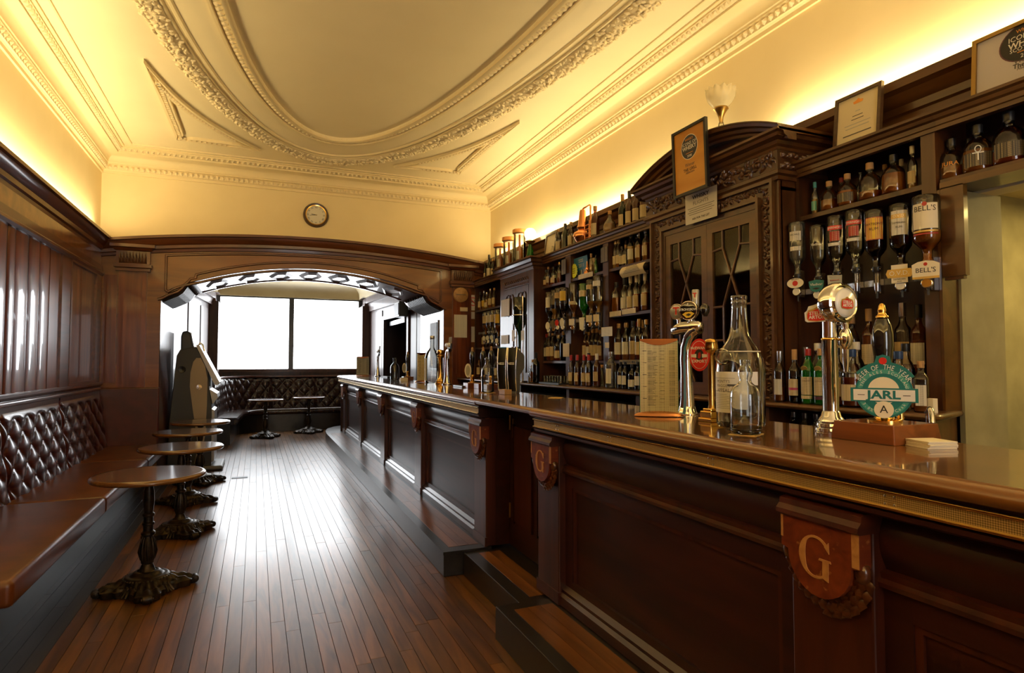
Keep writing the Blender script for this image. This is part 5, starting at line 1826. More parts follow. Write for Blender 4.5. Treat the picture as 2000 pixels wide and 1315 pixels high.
LIQ = {'a': 'liquid_amber', 'g': 'liquid_gold', 'r': 'liquid_red', 'd': 'liquid_dark', 'c': 'liquid_clear'}
LIQN = {'a': 'amber', 'g': 'golden', 'r': 'red-brown', 'd': 'dark', 'c': 'clear'}
GLS = {'c': 'glass_clear', 'p': 'glass_pale', 'G': 'glass_green', 'D': 'glass_darkgreen', 'A': 'glass_amber', 'B': 'glass_black'}
GLSN = {'G': 'green glass', 'D': 'dark green', 'A': 'brown glass', 'B': 'black'}
CAPS = {'b': 'cap_black', 'g': 'cap_gold', 'r': 'cap_red', 'w': 'cap_white', 't': 'cap_teal', 's': 'cap_silver', 'k': 'cork', 'u': 'cap_blue'}
LABS = {'c': 'label_cream', 'w': 'label_white', 'f': 'label_buff', 'd': 'label_dark', 'y': 'label_yellow', 'r': 'label_red', 'u': 'label_blue', 't': 'label_teal'}
LABN = {'c': 'cream', 'w': 'white', 'f': 'buff', 'd': 'black', 'y': 'yellow', 'r': 'red', 'u': 'blue', 't': 'teal'}


def bottle(label, group, loc, kind='std', glass='c', liq='a', fill=0.55, cap='b', lab='c', sc=1.0, rz=0.0, name='whisky_bottle', cat='bottle'):
    t = thing(name, label, cat, loc, rz, group)
    obj('glass_body', bmesh_part(kind, 'glass', GLS[glass]), t)
    if liq and fill > 0.03: obj('liquid', bmesh_part(kind, 'liquid', LIQ[liq], fill), t)
    if cap: obj('cap', bmesh_part(kind, 'cap', CAPS[cap]), t)
    if lab: obj('label', bmesh_part(kind, 'label', LABS[lab]), t)
    if sc != 1.0: t.scale = (sc, sc, sc)
    return t


ROT = math.atan2  # labels turn a little towards the customers


def bottle_row(where, X, z, spec, group, lim=None):
    """spec: list of (px, kind, glass, liquid, fill, cap, label, scale)"""
    out = []
    spec = sorted(spec, key=lambda q: q[0])
    placed, last = [], None
    for q in spec:
        y = gy(q[0], X, 640)
        R = max(r for r, h in PROF[q[1]]['p']) * q[7] * (1.16 if PROF[q[1]]['sq'] else 1.0)
        if lim: y = min(y, lim[1] - R)
        if last is not None and last[0] - y < last[1] + R + 0.001: y = last[0] - last[1] - R - 0.001
        if lim and y - R < lim[0]: continue
        last = (y, R)
        placed.append((q, y))
    n = len(placed)
    rr = random.Random(int(z * 1000) + n)
    for i, (q, y) in enumerate(placed):
        px_, kind, gl, lq, fl_, cp_, lb, sc = q
        look = (GLSN[gl] + ' bottle') if gl in GLSN else (LIQN[lq] + ' spirit bottle' if fl_ > 0.03 else 'empty clear bottle')
        if lb: look += ' with ' + LABN[lb] + ' label'
        o = ORD[i] + ' from left' if i < n - 1 else 'rightmost'
        out.append(bottle(look + ', ' + o + ' ' + where, group, (X + rr.uniform(-0.004, 0.004), y, z), kind, gl, lq, fl_, cp_, lb, sc, rr.uniform(0.1, 0.55)))
    return out


# ---- shelves beside the passage
bottle_row('at front of near top shelf', 2.915, 2.2505,
           [(1596, 'slim', 'p', 'g', 0.5, 't', 't', 0.66), (1625, 'wide', 'c', 'a', 0.40, 'k', None, 0.84), (1662, 'wide', 'c', 'a', 0.5, 'k', 'd', 0.88), (1706, 'wide', 'c', 'a', 0.25, 'k', None, 0.98), (1752, 'wide', 'c', 'a', 0.55, 'b', None, 1.0), (1790, 'slim', 'c', 'g', 0.3, 'w', 'c', 0.74)], 'top shelf bottles beside the passage', lim=(1.885, 2.575))
bottle_row('at back of near top shelf', 3.02, 2.2505,
           [(1650, 'std', 'c', 'r', 0.6, 'r', None, 0.66), (1688, 'slim', 'p', 'c', 0.0, None, None, 0.70), (1735, 'std', 'p', 'a', 0.3, 'k', None, 0.66), (1768, 'slim', 'p', 'g', 0.2, 'w', None, 0.70)], 'top shelf bottles beside the passage', lim=(1.885, 2.575))
jr = bottle_row('on shelf over the passage', 2.925, 2.2455,
                [(1869, 'wide', 'c', 'a', 0.35, 'b', None, 0.96), (1922, 'wide', 'c', 'a', 0.5, 'b', 'd', 1.08), (1975, 'wide', 'c', 'r', 0.3, 'b', 'd', 1.14), (2030, 'wide', 'c', 'a', 0.4, 'b', 'd', 1.0)], 'bottles over the passage')
bottle_row('in back row over the passage', 3.03, 2.2455, [(1902, 'std', 'c', 'a', 0.5, 'b', 'f', 0.68)], 'bottles over the passage')
fr_ = bottle_row('at front of near back counter', 2.685, 1.2005,
                 [(1521, 'tall', 'c', 'a', 0.3, 's', 'w', 0.86), (1551, 'tall', 'c', 'd', 0.5, 'k', 'c', 0.88), (1577, 'std', 'G', 'd', 0.5, 'r', 'c', 0.94), (1602, 'std', 'G', 'd', 0.5, 'k', 'c', 0.94),
                  (1632, 'std', 'c', 'a', 0.4, 'b', 'c', 0.95), (1662, 'squat', 'c', 'r', 0.55, 'u', 'c', 1.05), (1712, 'std', 'c', 'a', 0.55, 'g', 'c', 0.9), (1754, 'squat', 'c', 'r', 0.4, 'u', 'c', 1.0), (1795, 'square', 'c', 'a', 0.30, 'k', 'w', 0.82)], 'front row on the back counter', lim=(1.74, 2.63))
bottle_row('mid row of near back counter', 2.83, 1.2005,
           [(1556, 'wine', 'B', 'd', 0.4, 's', None, 0.95), (1592, 'std', 'c', 'g', 0.3, 'w', 'w', 1.05), (1622, 'std', 'c', 'a', 0.3, 'k', 'w', 1.05), (1672, 'std', 'c', 'a', 0.4, 'w', 'c', 1.05), (1716, 'tall', 'c', 'a', 0.5, 'k', 'c', 1.0), (1768, 'std', 'c', 'a', 0.4, 'b', 'w', 1.0), (1804, 'tall', 'c', 'a', 0.35, 'g', 'c', 1.05)], 'middle row on the back counter', lim=(1.89, 2.565))
bottle_row('on raised shelf behind hand pump', 3.01, 1.3605,
           [(1567, 'wine', 'A', 'd', 0.5, 'k', None, 1.0), (1590, 'std', 'c', 'a', 0.5, 'k', 'c', 1.0), (1620, 'std', 'c', 'a', 0.5, 'k', 'c', 1.0), (1697, 'tall', 'A', 'a', 0.6, 'k', 'c', 1.05), (1764, 'tall', 'c', 'a', 0.4, 's', 'f', 1.1), (1794, 'tall', 'A', 'a', 0.5, 'b', 'w', 1.05), (1828, 'std', 'B', 'd', 0.5, 'b', 'w', 0.9)], 'raised back shelf bottles', lim=(1.885, 2.575))
bottle_row('on dark shelf under back counter', 2.74, 0.9305,
           [(1512, 'squat', 'B', 'd', 0.4, 's', None, 0.80), (1552, 'squat', 'c', 'c', 0.3, 's', None, 0.80), (1580, 'squat', 'c', 'c', 0.3, 's', None, 0.80), (1606, 'squat', 'c', 'c', 0.4, 'g', None, 0.82), (1655, 'squat', 'B', 'd', 0.4, 's', None, 0.78), (1700, 'squat', 'B', 'd', 0.4, 's', None, 0.78), (1735, 'squat', 'B', 'd', 0.4, 's', None, 0.78), (1775, 'squat', 'B', 'd', 0.4, 's', None, 0.78)], 'decanters under the back counter', lim=(1.86, 2.58))
# ---- three-bay shelves
bottle_row('on top shelf beside carved cupboard', 2.90, 2.2355, [(1056, 'squat', 'c', 'a', 0.4, 'b', 'f', 0.68), (1069, 'std', 'c', 'a', 0.4, 'k', 'c', 0.68), (1081, 'squat', 'c', 'r', 0.4, 'b', 'c', 0.72), (1093, 'std', 'c', 'r', 0.5, 'g', None, 0.72)], 'miniature bottles on the top shelf', lim=(5.455, 6.025))
bottle_row('behind, top shelf beside carved cupboard', 3.0, 2.2355, [(1063, 'std', 'p', 'a', 0.5, 'k', None, 0.85), (1077, 'std', 'p', 'g', 0.5, 'k', None, 0.85), (1089, 'std', 'p', 'a', 0.5, 'g', None, 0.85)], 'miniature bottles on the top shelf', lim=(5.455, 6.025))
bottle_row('on top shelf left of pediment', 2.905, 2.2355,
           [(1192, 'slim', 'c', 'g', 0.4, 'g', 'c', 0.92), (1199, 'slim', 'c', 'a', 0.4, 'k', 'c', 0.92), (1209, 'square', 'c', 'c', 0.5, 'b', 'c', 0.66), (1220, 'square', 'c', 'c', 0.5, 'k', 'c', 0.68), (1234, 'std', 'c', 'g', 0.6, 'b', 'w', 0.88), (1249, 'std', 'c', 'a', 0.6, 's', 'c', 0.84), (1264, 'std', 'c', 'a', 0.6, 's', 'c', 0.84)], 'top shelf bottles beside the pediment cabinet', lim=(4.025, 4.635))
bottle_row('behind, top shelf left of pediment', 3.01, 2.2355, [(1206, 'std', 'p', 'g', 0.3, 's', None, 0.85), (1222, 'std', 'p', 'g', 0.3, 's', None, 0.9), (1244, 'std', 'p', 'g', 0.3, 's', None, 0.9), (1262, 'tall', 'p', 'g', 0.3, 's', None, 0.85)], 'top shelf bottles beside the pediment cabinet', lim=(4.025, 4.635))
bottle_row('on second shelf left of pediment', 2.90, 1.8305,
           [(1204, 'square', 'c', 'a', 0.55, 'b', None, 1.05), (1220, 'tall', 'c', 'a', 0.4, 'b', 'w', 0.95), (1232, 'tall', 'c', 'r', 0.45, 'w', 'c', 0.95), (1245, 'tall', 'c', 'r', 0.5, 'w', 'c', 0.95), (1261, 'tall', 'c', 'a', 0.5, 'w', 'c', 0.95)], 'second shelf bottles', lim=(4.025, 4.635))
bottle_row('behind, second shelf left of pediment', 3.01, 1.8305, [(1208, 'tall', 'A', 'd', 0.5, 'b', None, 1.0), (1222, 'wine', 'B', 'd', 0.5, 'b', None, 1.05), (1236, 'wine', 'B', 'd', 0.5, 'k', None, 1.05), (1252, 'wine', 'B', 'd', 0.5, 'b', None, 1.08), (1266, 'std', 'A', 'd', 0.5, 'b', None, 1.05)], 'second shelf bottles', lim=(4.025, 4.635))
bottle_row('on third shelf left of pediment', 2.90, 1.4305,
           [(1208, 'std', 'c', 'r', 0.35, 'g', 'w', 1.05), (1224, 'std', 'c', 'a', 0.35, 'g', 'w', 1.05), (1238, 'std', 'c', 'a', 0.3, 'b', 'c', 1.08), (1249, 'tall', 'c', 'r', 0.35, 'g', 'c', 1.05), (1264, 'std', 'c', 'r', 0.35, 'g', 'c', 1.08)], 'third shelf bottles', lim=(4.025, 4.635))
bottle_row('behind, third shelf left of pediment', 3.01, 1.4305, [(1212, 'wine', 'B', 'd', 0.5, 'b', None, 1.1), (1226, 'tall', 'A', 'd', 0.5, 'b', None, 1.08), (1240, 'std', 'A', 'd', 0.5, 'r', None, 1.1), (1256, 'tall', 'c', 'g', 0.5, 'k', None, 1.05)], 'third shelf bottles', lim=(4.025, 4.635))
bottle_row('on counter left of pediment cabinet', 2.76, 1.2005,
           [(1116, 'slim', 'c', 'g', 0.45, 'r', 'c', 0.98), (1128, 'slim', 'c', 'a', 0.45, 'r', 'c', 0.98), (1140, 'slim', 'c', 'a', 0.45, 'r', 'c', 0.98), (1150, 'slim', 'c', 'a', 0.45, 'r', 'c', 0.98), (1165, 'wine', 'A', 'd', 0.6, 'w', 'f', 0.92), (1193, 'square', 'p', 'c', 0.5, 's', 'w', 1.12),
            (1212, 'std', 'B', 'd', 0.6, 'b', 'w', 0.72), (1221, 'std', 'B', 'd', 0.6, 'b', 'w', 0.72), (1235, 'squat', 'B', 'd', 0.6, 'b', 'w', 0.75), (1246, 'std', 'B', 'd', 0.6, 'b', 'w', 0.72), (1257, 'std', 'B', 'd', 0.6, 'b', 'w', 0.72)], 'bottles on the back counter', lim=(3.97, 5.95))
bottle_row('second row, counter under middle bay', 2.88, 1.2005,
           [(1150, 'wine', 'B', 'd', 0.6, 'b', None, 0.95), (1175, 'dimple', 'p', 'c', 0.4, 'k', None, 0.85), (1186, 'std', 'p', 'g', 0.4, 'w', 'c', 0.9)], 'bottles on the back counter', lim=(4.735, 5.335))
bottle_row('on third shelf of the middle bay', 2.99, 1.4305,
           [(1124, 'std', 'A', 'd', 0.6, 'g', 'c', 1.0), (1137, 'tall', 'A', 'd', 0.6, 'g', 'w', 0.95), (1149, 'std', 'c', 'a', 0.5, 'k', 'c', 1.0), (1160, 'std', 'c', 'r', 0.5, 'k', 'c', 1.0), (1172, 'std', 'c', 'a', 0.5, 'k', 'c', 0.95)], 'third shelf bottles of the middle bay', lim=(4.735, 5.335))
bottle_row('on second shelf beside carved cupboard', 2.955, 1.7205, [(1047, 'std', 'A', 'd', 0.5, 'b', 'f', 0.85), (1057, 'std', 'A', 'd', 0.5, 'b', 'c', 0.9), (1068, 'std', 'A', 'd', 0.5, 'b', 'c', 0.95), (1078, 'std', 'A', 'd', 0.5, 'b', 'f', 0.95)], 'second shelf bottles by the carved cupboard', lim=(5.455, 6.025))
bottle_row('on third shelf beside carved cupboard', 2.90, 1.4305, [(1056, 'std', 'c', 'c', 0.5, 'r', 'w', 0.95), (1069, 'std', 'c', 'r', 0.35, 'g', 'c', 0.98), (1080, 'std', 'c', 'a', 0.35, 'k', 'c', 1.0), (1091, 'squat', 'c', 'r', 0.45, 'g', 'c', 1.0), (1101, 'std', 'B', 'd', 0.5, 'g', None, 0.98)], 'third shelf bottles by the carved cupboard', lim=(5.455, 6.025))
# ---- farthest shelves
bottle_row('on upper shelf next to arch wall', 2.90, 2.1405, [(938, 'std', 'c', 'a', 0.5, 'b', 'c', 0.85), (945, 'std', 'c', 'g', 0.5, 's', 'y', 0.85), (951, 'squat', 'c', 'g', 0.6, 's', 'c', 0.85), (958, 'std', 'c', 'a', 0.5, 's', 'c', 0.85), (965, 'std', 'c', 'g', 0.5, 'k', 'c', 0.85)], 'upper bottles next to the arch wall', lim=(7.03, 8.19))
bottle_row('on middle shelf next to arch wall', 2.97, 1.6205, [(940, 'std', 'c', 'a', 0.5, 'b', 'c', 0.95), (950, 'std', 'A', 'd', 0.5, 'b', 'c', 0.95), (960, 'std', 'c', 'a', 0.5, 'g', 'w', 0.95), (970, 'std', 'A', 'd', 0.5, 'b', 'f', 0.95)], 'middle bottles next to the arch wall', lim=(7.03, 8.19))
bottle_row('on back counter next to arch wall', 2.86, 1.2005, [(936, 'std', 'A', 'd', 0.5, 'b', 'c', 0.95), (944, 'std', 'c', 'a', 0.5, 'g', 'c', 0.95), (952, 'std', 'A', 'd', 0.5, 'b', 'w', 0.95), (961, 'tall', 'c', 'a', 0.5, 'k', 'c', 0.95), (970, 'std', 'c', 'g', 0.5, 's', 'w', 0.95)], 'counter bottles next to the arch wall', lim=(7.03, 8.19))
# ---- along the top of the gantry
ZT = 2.5565
bottle_row('on gantry top at the arch end', 2.95, ZT, [(947, 'slim', 'D', 'd', 0.5, 'b', 'c', 0.9), (955, 'tall', 'D', 'd', 0.5, 'b', 'w', 1.05), (963, 'std', 'D', 'd', 0.5, 'g', 'c', 0.85)], 'bottles on the gantry top')
bottle_row('on gantry left of copper still', 2.93, ZT, [(1079, 'squat', 'c', 'c', 0.3, None, None, 0.45), (1091, 'std', 'c', 'g', 0.5, 'k', 'c', 0.88), (1104, 'std', 'D', 'd', 0.5, 'b', None, 0.96), (1116, 'std', 'c', 'g', 0.5, 'k', 'c', 0.92), (1125, 'squat', 'p', 'g', 0.3, None, None, 0.6)], 'bottles on the gantry top')
bottle_row('on gantry right of copper still', 2.93, ZT, [(1164, 'std', 'A', 'a', 0.5, 'k', 'c', 1.08), (1192, 'dimple', 'p', 'g', 0.5, 'k', None, 1.0), (1217, 'tall', 'D', 'd', 0.5, 'k', 'c', 1.0), (1232, 'tall', 'A', 'd', 0.6, 'b', 'c', 1.0), (1246, 'tall', 'A', 'd', 0.6, 'b', 'c', 1.0), (1260, 'std', 'A', 'd', 0.6, 'b', 'c', 1.0)], 'bottles on the gantry top')
# inside the pediment cabinet
bottle_row('on upper shelf behind the cabinet glass', 2.93, 2.1205, [(1335, 'std', 'c', 'g', 0.5, 'k', 'c', 0.7), (1415, 'std', 'p', 'g', 0.5, 'k', None, 0.75), (1428, 'std', 'p', 'g', 0.5, 'k', None, 0.75)], 'bottles behind the cabinet glass', lim=(2.65, 3.8))
bottle_row('on middle shelf behind the cabinet glass', 2.93, 1.8305, [(1330, 'tall', 'c', 'a', 0.5, 'b', 'w', 0.75), (1352, 'std', 'A', 'd', 0.5, 'b', 'c', 0.8), (1455, 'std', 'c', 'a', 0.6, 'b', 'w', 0.85)], 'bottles behind the cabinet glass', lim=(2.65, 3.8))
bottle_row('on lower shelf behind the cabinet glass', 2.93, 1.5005, [(1333, 'tall', 'c', 'a', 0.5, 'b', 'f', 0.95), (1350, 'std', 'c', 'a', 0.5, 'g', 'c', 0.95), (1365, 'std', 'A', 'd', 0.5, 'b', 'w', 0.95), (1420, 'std', 'c', 'a', 0.5, 'b', 'c', 0.9), (1440, 'std', 'c', 'c', 0.5, 'u', 'w', 0.9), (1455, 'std', 'c', 'r', 0.5, 'b', 'w', 0.9)], 'bottles behind the cabinet glass', lim=(2.65, 3.8))


# ---- lettering on the bottles that can be read
def on_bottle(b, body, size, z, m, R, sx=1.0, dz=0.0, name='lettering'):
    """text wrapped round the front of a bottle (front is -x)"""
    me = text_mesh(body, size, m, 0.0, 'CENTER', 0.0, sx).copy()
    for v in me.vertices:
        a = PI + v.co.x / R
        zz = v.co.y
        v.co = ((R + 0.0008) * math.cos(a), (R + 0.0008) * math.sin(a), z + zz)
    return obj(name, me, b)


on_bottle(jr[0], 'JURA', 0.027, 0.072, 'orange_ink', 0.0546, 1.15)
ank = MB()
ank.tube([(-0.0555, 0.010 * math.sin(2 * PI * k / 14), 0.090 + 0.013 * math.cos(2 * PI * k / 14)) for k in range(15)], 0.0020, 5)
ank.box(-0.0570, -0.019, 0.072, -0.0545, 0.019, 0.0760).box(-0.0570, -0.0022, 0.044, -0.0545, 0.0022, 0.077)
ank.build('ankh_mark', 'white_gloss', jr[1], world=False)
MB().lathe([(0.0562, 0.022), (0.0562, 0.036)], seg=10, cap=False, a0=PI - 0.8, a1=PI + 0.8).build('lower_label', 'label_cream', jr[1], 180, False)
MB().lathe([(0.0562, 0.022), (0.0562, 0.042)], seg=10, cap=False, a0=PI - 0.8, a1=PI + 0.8).build('lower_label', 'label_yellow', jr[2], 180, False)
for k in (2, 3):
    on_bottle(fr_[k], 'THE', 0.009, 0.141, 'grey_ink', 0.0388)
    on_bottle(fr_[k], 'GLENLIVET', 0.011, 0.128, 'grey_ink', 0.0388)
    sd = MB().lathe([(0.0, -0.0), (0.016, 0.0), (0.015, 0.003), (0.0, 0.004)], seg=14, ax='x')
    sd.v = [(-q[0], q[1] * 1.2, q[2]) for q in sd.v]
    sd.rot(Matrix.Rotation(-0.35, 4, 'Y')).move((-0.0345, 0.006, 0.196)).build('seal', 'gold_paint', fr_[k], 40, False)
    MB().lathe([(0.0392, 0.028), (0.0392, 0.046)], seg=10, cap=False, a0=PI - 0.9, a1=PI + 0.9).build('lower_label', 'label_cream' if k == 2 else 'plum', fr_[k], 180, False)
MB().lathe([(0.0372, 0.078), (0.0372, 0.092)], seg=10, cap=False, a0=PI - 0.95, a1=PI + 0.95).build('label_band', 'pink_print', fr_[1], 180, False)
on_bottle(fr_[5], 'GLENLIVET', 0.011, 0.092, 'grey_ink', 0.0456)


# ---- upside-down bottles on optics
_NO = {}


def optic(label, y, X, ztop, kind, gl, lq, level, lab, badge=None, sc=1.0, group='bottles on the near optics', full=True, turn=0.46, rs=1.1):
    """bottle hung neck down, with its measure below"""
    Hb = PROF[kind]['p'][-1][1] * sc
    d = PROF[kind]
    b = thing('optic_bottle', label, 'bottle', (X, y, ztop - Hb), turn, group)
    g_ = obj('glass_body', bmesh_part(kind, 'glass', GLS[gl]), b, (0, 0, Hb), (PI, 0, 0))
    g_.scale = (sc * rs, sc * rs, sc)
    if lq:
        P = [(r * sc * rs, Hb - h * sc) for r, h in d['p']][::-1]
        top = Hb * level
        pr = []
        for (r, h), (r2, h2) in zip(P[:-1], P[1:]):
            if h > top: break
            pr.append((max(r - 0.0025, 0.002), h))
            if h2 > top: pr.append((max(r + (r2 - r) * (top - h) / max(h2 - h, 1e-5) - 0.0025, 0.002), top))
        MB().lathe(pr, seg=14).build('liquid', LIQ[lq], b, 60, False)
    R = d['p'][3][0] * sc * rs + 0.001
    if lab:
        if isinstance(lab, str): lab = [(lab, 0.055, 0.145, 0.95)]
        for (m_, z0, z1, half) in lab:
            MB().lathe([(R, Hb - z1 * sc), (R, Hb - z0 * sc)], seg=10, cap=False, a0=PI - half, a1=PI + half).build('label', m_, b, 180, False)
    _NO[group] = _NO.get(group, 0) + 1
    o = thing('spirit_optic', 'spirit measure, ' + ORD[_NO[group] - 1] + ' from left under the ' + group, 'optic', (X, y, ztop - Hb - 0.11), turn * 0.7, 'spirit measures')
    # measure: collar, glass cylinder, dial, plunger, bracket
    MB().lathe([(0.018, 0.085), (0.020, 0.09), (0.020, 0.108), (0.016, 0.110)], seg=14).build('collar', 'black_plastic', o, 50, False)
    MB().lathe([(0.014, 0.03), (0.014, 0.086)], seg=14, cap=False).build('measure_glass', 'glass_clear', o, 60, False)
    MB().lathe([(0.010, -0.012), (0.012, 0.0), (0.013, 0.03), (0.008, 0.032)], seg=12).build('valve', 'steel', o, 50, False)
    MB().tube([(0, 0, -0.012), (0, 0, -0.045)], 0.005, 8).build('spout', 'black_plastic', o, 60, False)
    if full:
        q = MB().lathe([(0.024, 0), (0.024, -0.010), (0.021, -0.013)], (-0.012, 0, 0.008), 20, 'x').build('dial_ring', 'chrome', o, 50, False)
        MB().lathe([(0.0195, -0.0), (0.0, -0.001)], (-0.0255, 0, 0.008), 18, 'x').build('dial_face', 'liquid_gold' if lq in ('a', 'g') else 'white_paper', o, None, False)
    MB().box(0.014, -0.012, -0.02, 0.058, 0.012, 0.13).box(-0.012, -0.02, 0.095, 0.03, 0.02, 0.101).build('bracket', 'steel', o, world=False)
    if badge: badge(o)
    return b, o


def b_text(o, body, size, m, x, z, sx=1.0, y=0.0):
    return text(body, size, m, o, facing(-1, 0, (x, y, z)), sx=sx, ext=0.0004)


def badge_oval(m, w_, h, z=0.055, x=-0.032):
    def f(o):
        mb = MB().lathe([(1.0, 0), (1.0, -0.003), (0.0, -0.003)], (0, 0, 0), 24, 'x')
        mb.v = [(x + q[0], q[1] * w_, z + q[2] * h) for q in mb.v]
        return mb.build('badge', m, o, world=False)
    return f


def badge_poly(pts, m, x=-0.032):
    def f(o):
        return MB().prism([(p[0], p[1]) for p in pts], x - 0.003, x, 'x').build('badge', m, o, world=False)
    return f


def bg_bacardi(o):
    b = badge_oval('card_white', 0.046, 0.028)(o)
    MB().lathe([(0.015, 0), (0.015, -0.001), (0, -0.001)], (-0.035, 0, 0.054), 18, 'x').build('emblem', 'red_paint', b, world=False)
    b_text(b, 'BACARDI', 0.010, 'ink', -0.0355, 0.0765)
def bg_vladivar(o):
    b = badge_poly([(0.040, 0.082), (0.036, 0.050), (0.024, 0.030), (0.0, 0.022), (-0.024, 0.030), (-0.036, 0.050), (-0.040, 0.082), (0.0, 0.090)], 'teal_dark')(o)
    b_text(b, 'Vladivar', 0.020, 'white_gloss', -0.0355, 0.064)
    MB().prism([(0.022, 0.042), (0.0, 0.036), (-0.022, 0.042), (0.0, 0.048)], -0.036, -0.035, 'x').build('emblem', 'ink', b, world=False)
def bg_grey(o):
    b = badge_poly([(0.036, 0.090), (0.034, 0.036), (-0.034, 0.028), (-0.036, 0.084)], 'paper_grey')(o)
    b_text(b, 'SMIRNOFF', 0.010, 'deep_red', -0.0355, 0.060)
def bg_ovd(o):
    b = badge_poly([(0.034, 0.105), (0.034, 0.020), (-0.034, 0.020), (-0.034, 0.105)], 'card_white')(o)
    q = MB().prism([(0.048, 0.084), (0.056, 0.064), (0.048, 0.044), (-0.048, 0.044), (-0.056, 0.064), (-0.048, 0.084)], -0.038, -0.035, 'x').build('band', 'gold_paint', b, world=False)
    b_text(b, 'O.V.D.', 0.030, 'white_gloss', -0.0385, 0.064)
    b_text(b, 'DEMERARA', 0.010, 'ink', -0.0355, 0.036)
    b_text(b, 'RUM', 0.009, 'ink', -0.0355, 0.026)
def bg_bells(o):
    b = badge_poly([(0.054, 0.092), (0.052, 0.026), (-0.052, 0.026), (-0.054, 0.092), (-0.03, 0.104), (0.0, 0.108), (0.03, 0.104)], 'card_white')(o)
    MB().prism([(0.052, 0.036), (0.052, 0.026), (-0.052, 0.026), (-0.052, 0.036)], -0.036, -0.035, 'x').build('band', 'gold_paint', b, world=False)
    b_text(b, "BELL'S", 0.030, 'ink', -0.0355, 0.064)
    MB().lathe([(0.008, 0), (0.008, -0.001), (0, -0.001)], (-0.035, 0, 0.092), 12, 'x').build('emblem', 'deep_red', b, world=False)


XO = 2.803
E_ = [(1557, 2.205, 'litre', 'p', 'c', 0.28, [('label_white', 0.06, 0.115, 0.75), ('label_white', 0.150, 0.175, 0.7)], bg_bacardi, 0.94, 'white rum bottle with oval badge, first on the near optics', True),
      (1598, 2.160, 'std', 'c', 'c', 0.5, None, bg_vladivar, 0.95, 'clear vodka bottle with teal badge, second on the near optics', True),
      (1634, 2.185, 'litre', 'c', 'c', 0.3, [('white_paper', 0.155, 0.172, 0.8)], bg_grey, 0.94, 'vodka bottle with grey badge, third on the near optics', True),
      (1671, 2.190, 'litre', 'c', 'c', 0.3, [('white_paper', 0.155, 0.172, 0.8)], None, 0.94, 'vodka bottle with red label and no badge, fourth on near optics', False),
      (1711, 2.165, 'litre', 'c', 'd', 0.55, [('label_red', 0.046, 0.169, 0.84), ('yellow_paint', 0.050, 0.165, 0.8)], None, 0.90, 'dark rum bottle with yellow label, fifth on the near optics', False),
      (1760, 2.165, 'litre', 'c', 'd', 0.50, [('label_white', 0.04, 0.165, 0.75)], bg_ovd, 0.92, 'dark rum bottle with white and gold badge, sixth on near optics', True),
      (1811, 2.175, 'litre', 'c', 'a', 0.45, [('card_white', 0.045, 0.165, 0.95), ('gold_paint', 0.172, 0.180, 0.95), ('cap_red', 0.186, 0.192, 0.95)], bg_bells, 0.96, 'whisky bottle with large white label, rightmost on near optics', True)]
EO = []
RS_ = [1.08, 1.12, 1.12, 1.12, 1.25, 1.2, 1.38]
for (px_, zt, kd, gl, lq, lev, lab, bdg, sc, lb_, full) in E_:
    EO.append(optic(lb_, gy(px_, XO, 480), XO, zt, kd, gl, lq, lev, lab, bdg, sc, full=full, rs=RS_[len(EO)])[0])


def o_text(b, body, size, z, m, R, sx=1.0):
    return on_bottle(b, body, size, z, m, R, sx)


R_ = 0.0425 * 0.94 * 1.12 + 0.0015
HB = 0.31
o_text(EO[0], 'BACARDI', 0.012, HB * 0.94 - 0.075, 'ink', 0.0425 * 0.94 * 1.08 + 0.0015)
o_text(EO[1], 'Vladivar', 0.020, 0.17, 'white_gloss', 0.0375 * 0.95 * 1.12 + 0.001)
for k in (2, 3):
    o_text(EO[k], 'SMIRNOFF', 0.016, HB * 0.94 - 0.068, 'white_gloss', R_ + 0.001)
    MB().lathe([(R_, 0.213), (R_, 0.235)], seg=10, cap=False, a0=PI - 0.85, a1=PI + 0.85).build('label_band', 'red_paint', EO[k], 180, False)
    MB().lathe([(R_ + 0.0003, 0.155), (R_ + 0.0003, 0.205)], seg=10, cap=False, a0=PI - 0.5, a1=PI + 0.55).build('shield_label', 'label_red', EO[k], 180, False)
Rw = 0.0425 * 0.90 * 1.25 + 0.0018
o_text(EO[4], "WATSON'S", 0.016, HB * 0.9 - 0.075, 'ink', Rw)
o_text(EO[4], 'RUM', 0.020, HB * 0.9 - 0.100, 'ink', Rw)
Ro = 0.0425 * 0.92 * 1.2 + 0.0016
MB().lathe([(Ro, 0.212), (Ro, 0.232)], seg=10, cap=False, a0=PI - 0.75, a1=PI + 0.6).build('label_band', 'gold_paint', EO[5], 180, False)
o_text(EO[5], 'O.V.D.', 0.018, 0.222, 'white_gloss', Ro + 0.0004)
o_text(EO[5], 'DEMERARA', 0.011, 0.190, 'ink', Ro + 0.0004)
o_text(EO[5], 'RUM', 0.013, 0.170, 'ink', Ro + 0.0004)
Rb = 0.0425 * 0.96 * 1.38 + 0.0016
o_text(EO[6], "BELL'S", 0.034, HB * 0.96 - 0.068, 'ink', Rb)
MB().lathe([(0.010, 0), (0.010, -0.001), (0, -0.001)], (-Rb, 0, HB * 0.96 - 0.047), 12, 'x').build('emblem', 'cap_red', EO[6], world=False)
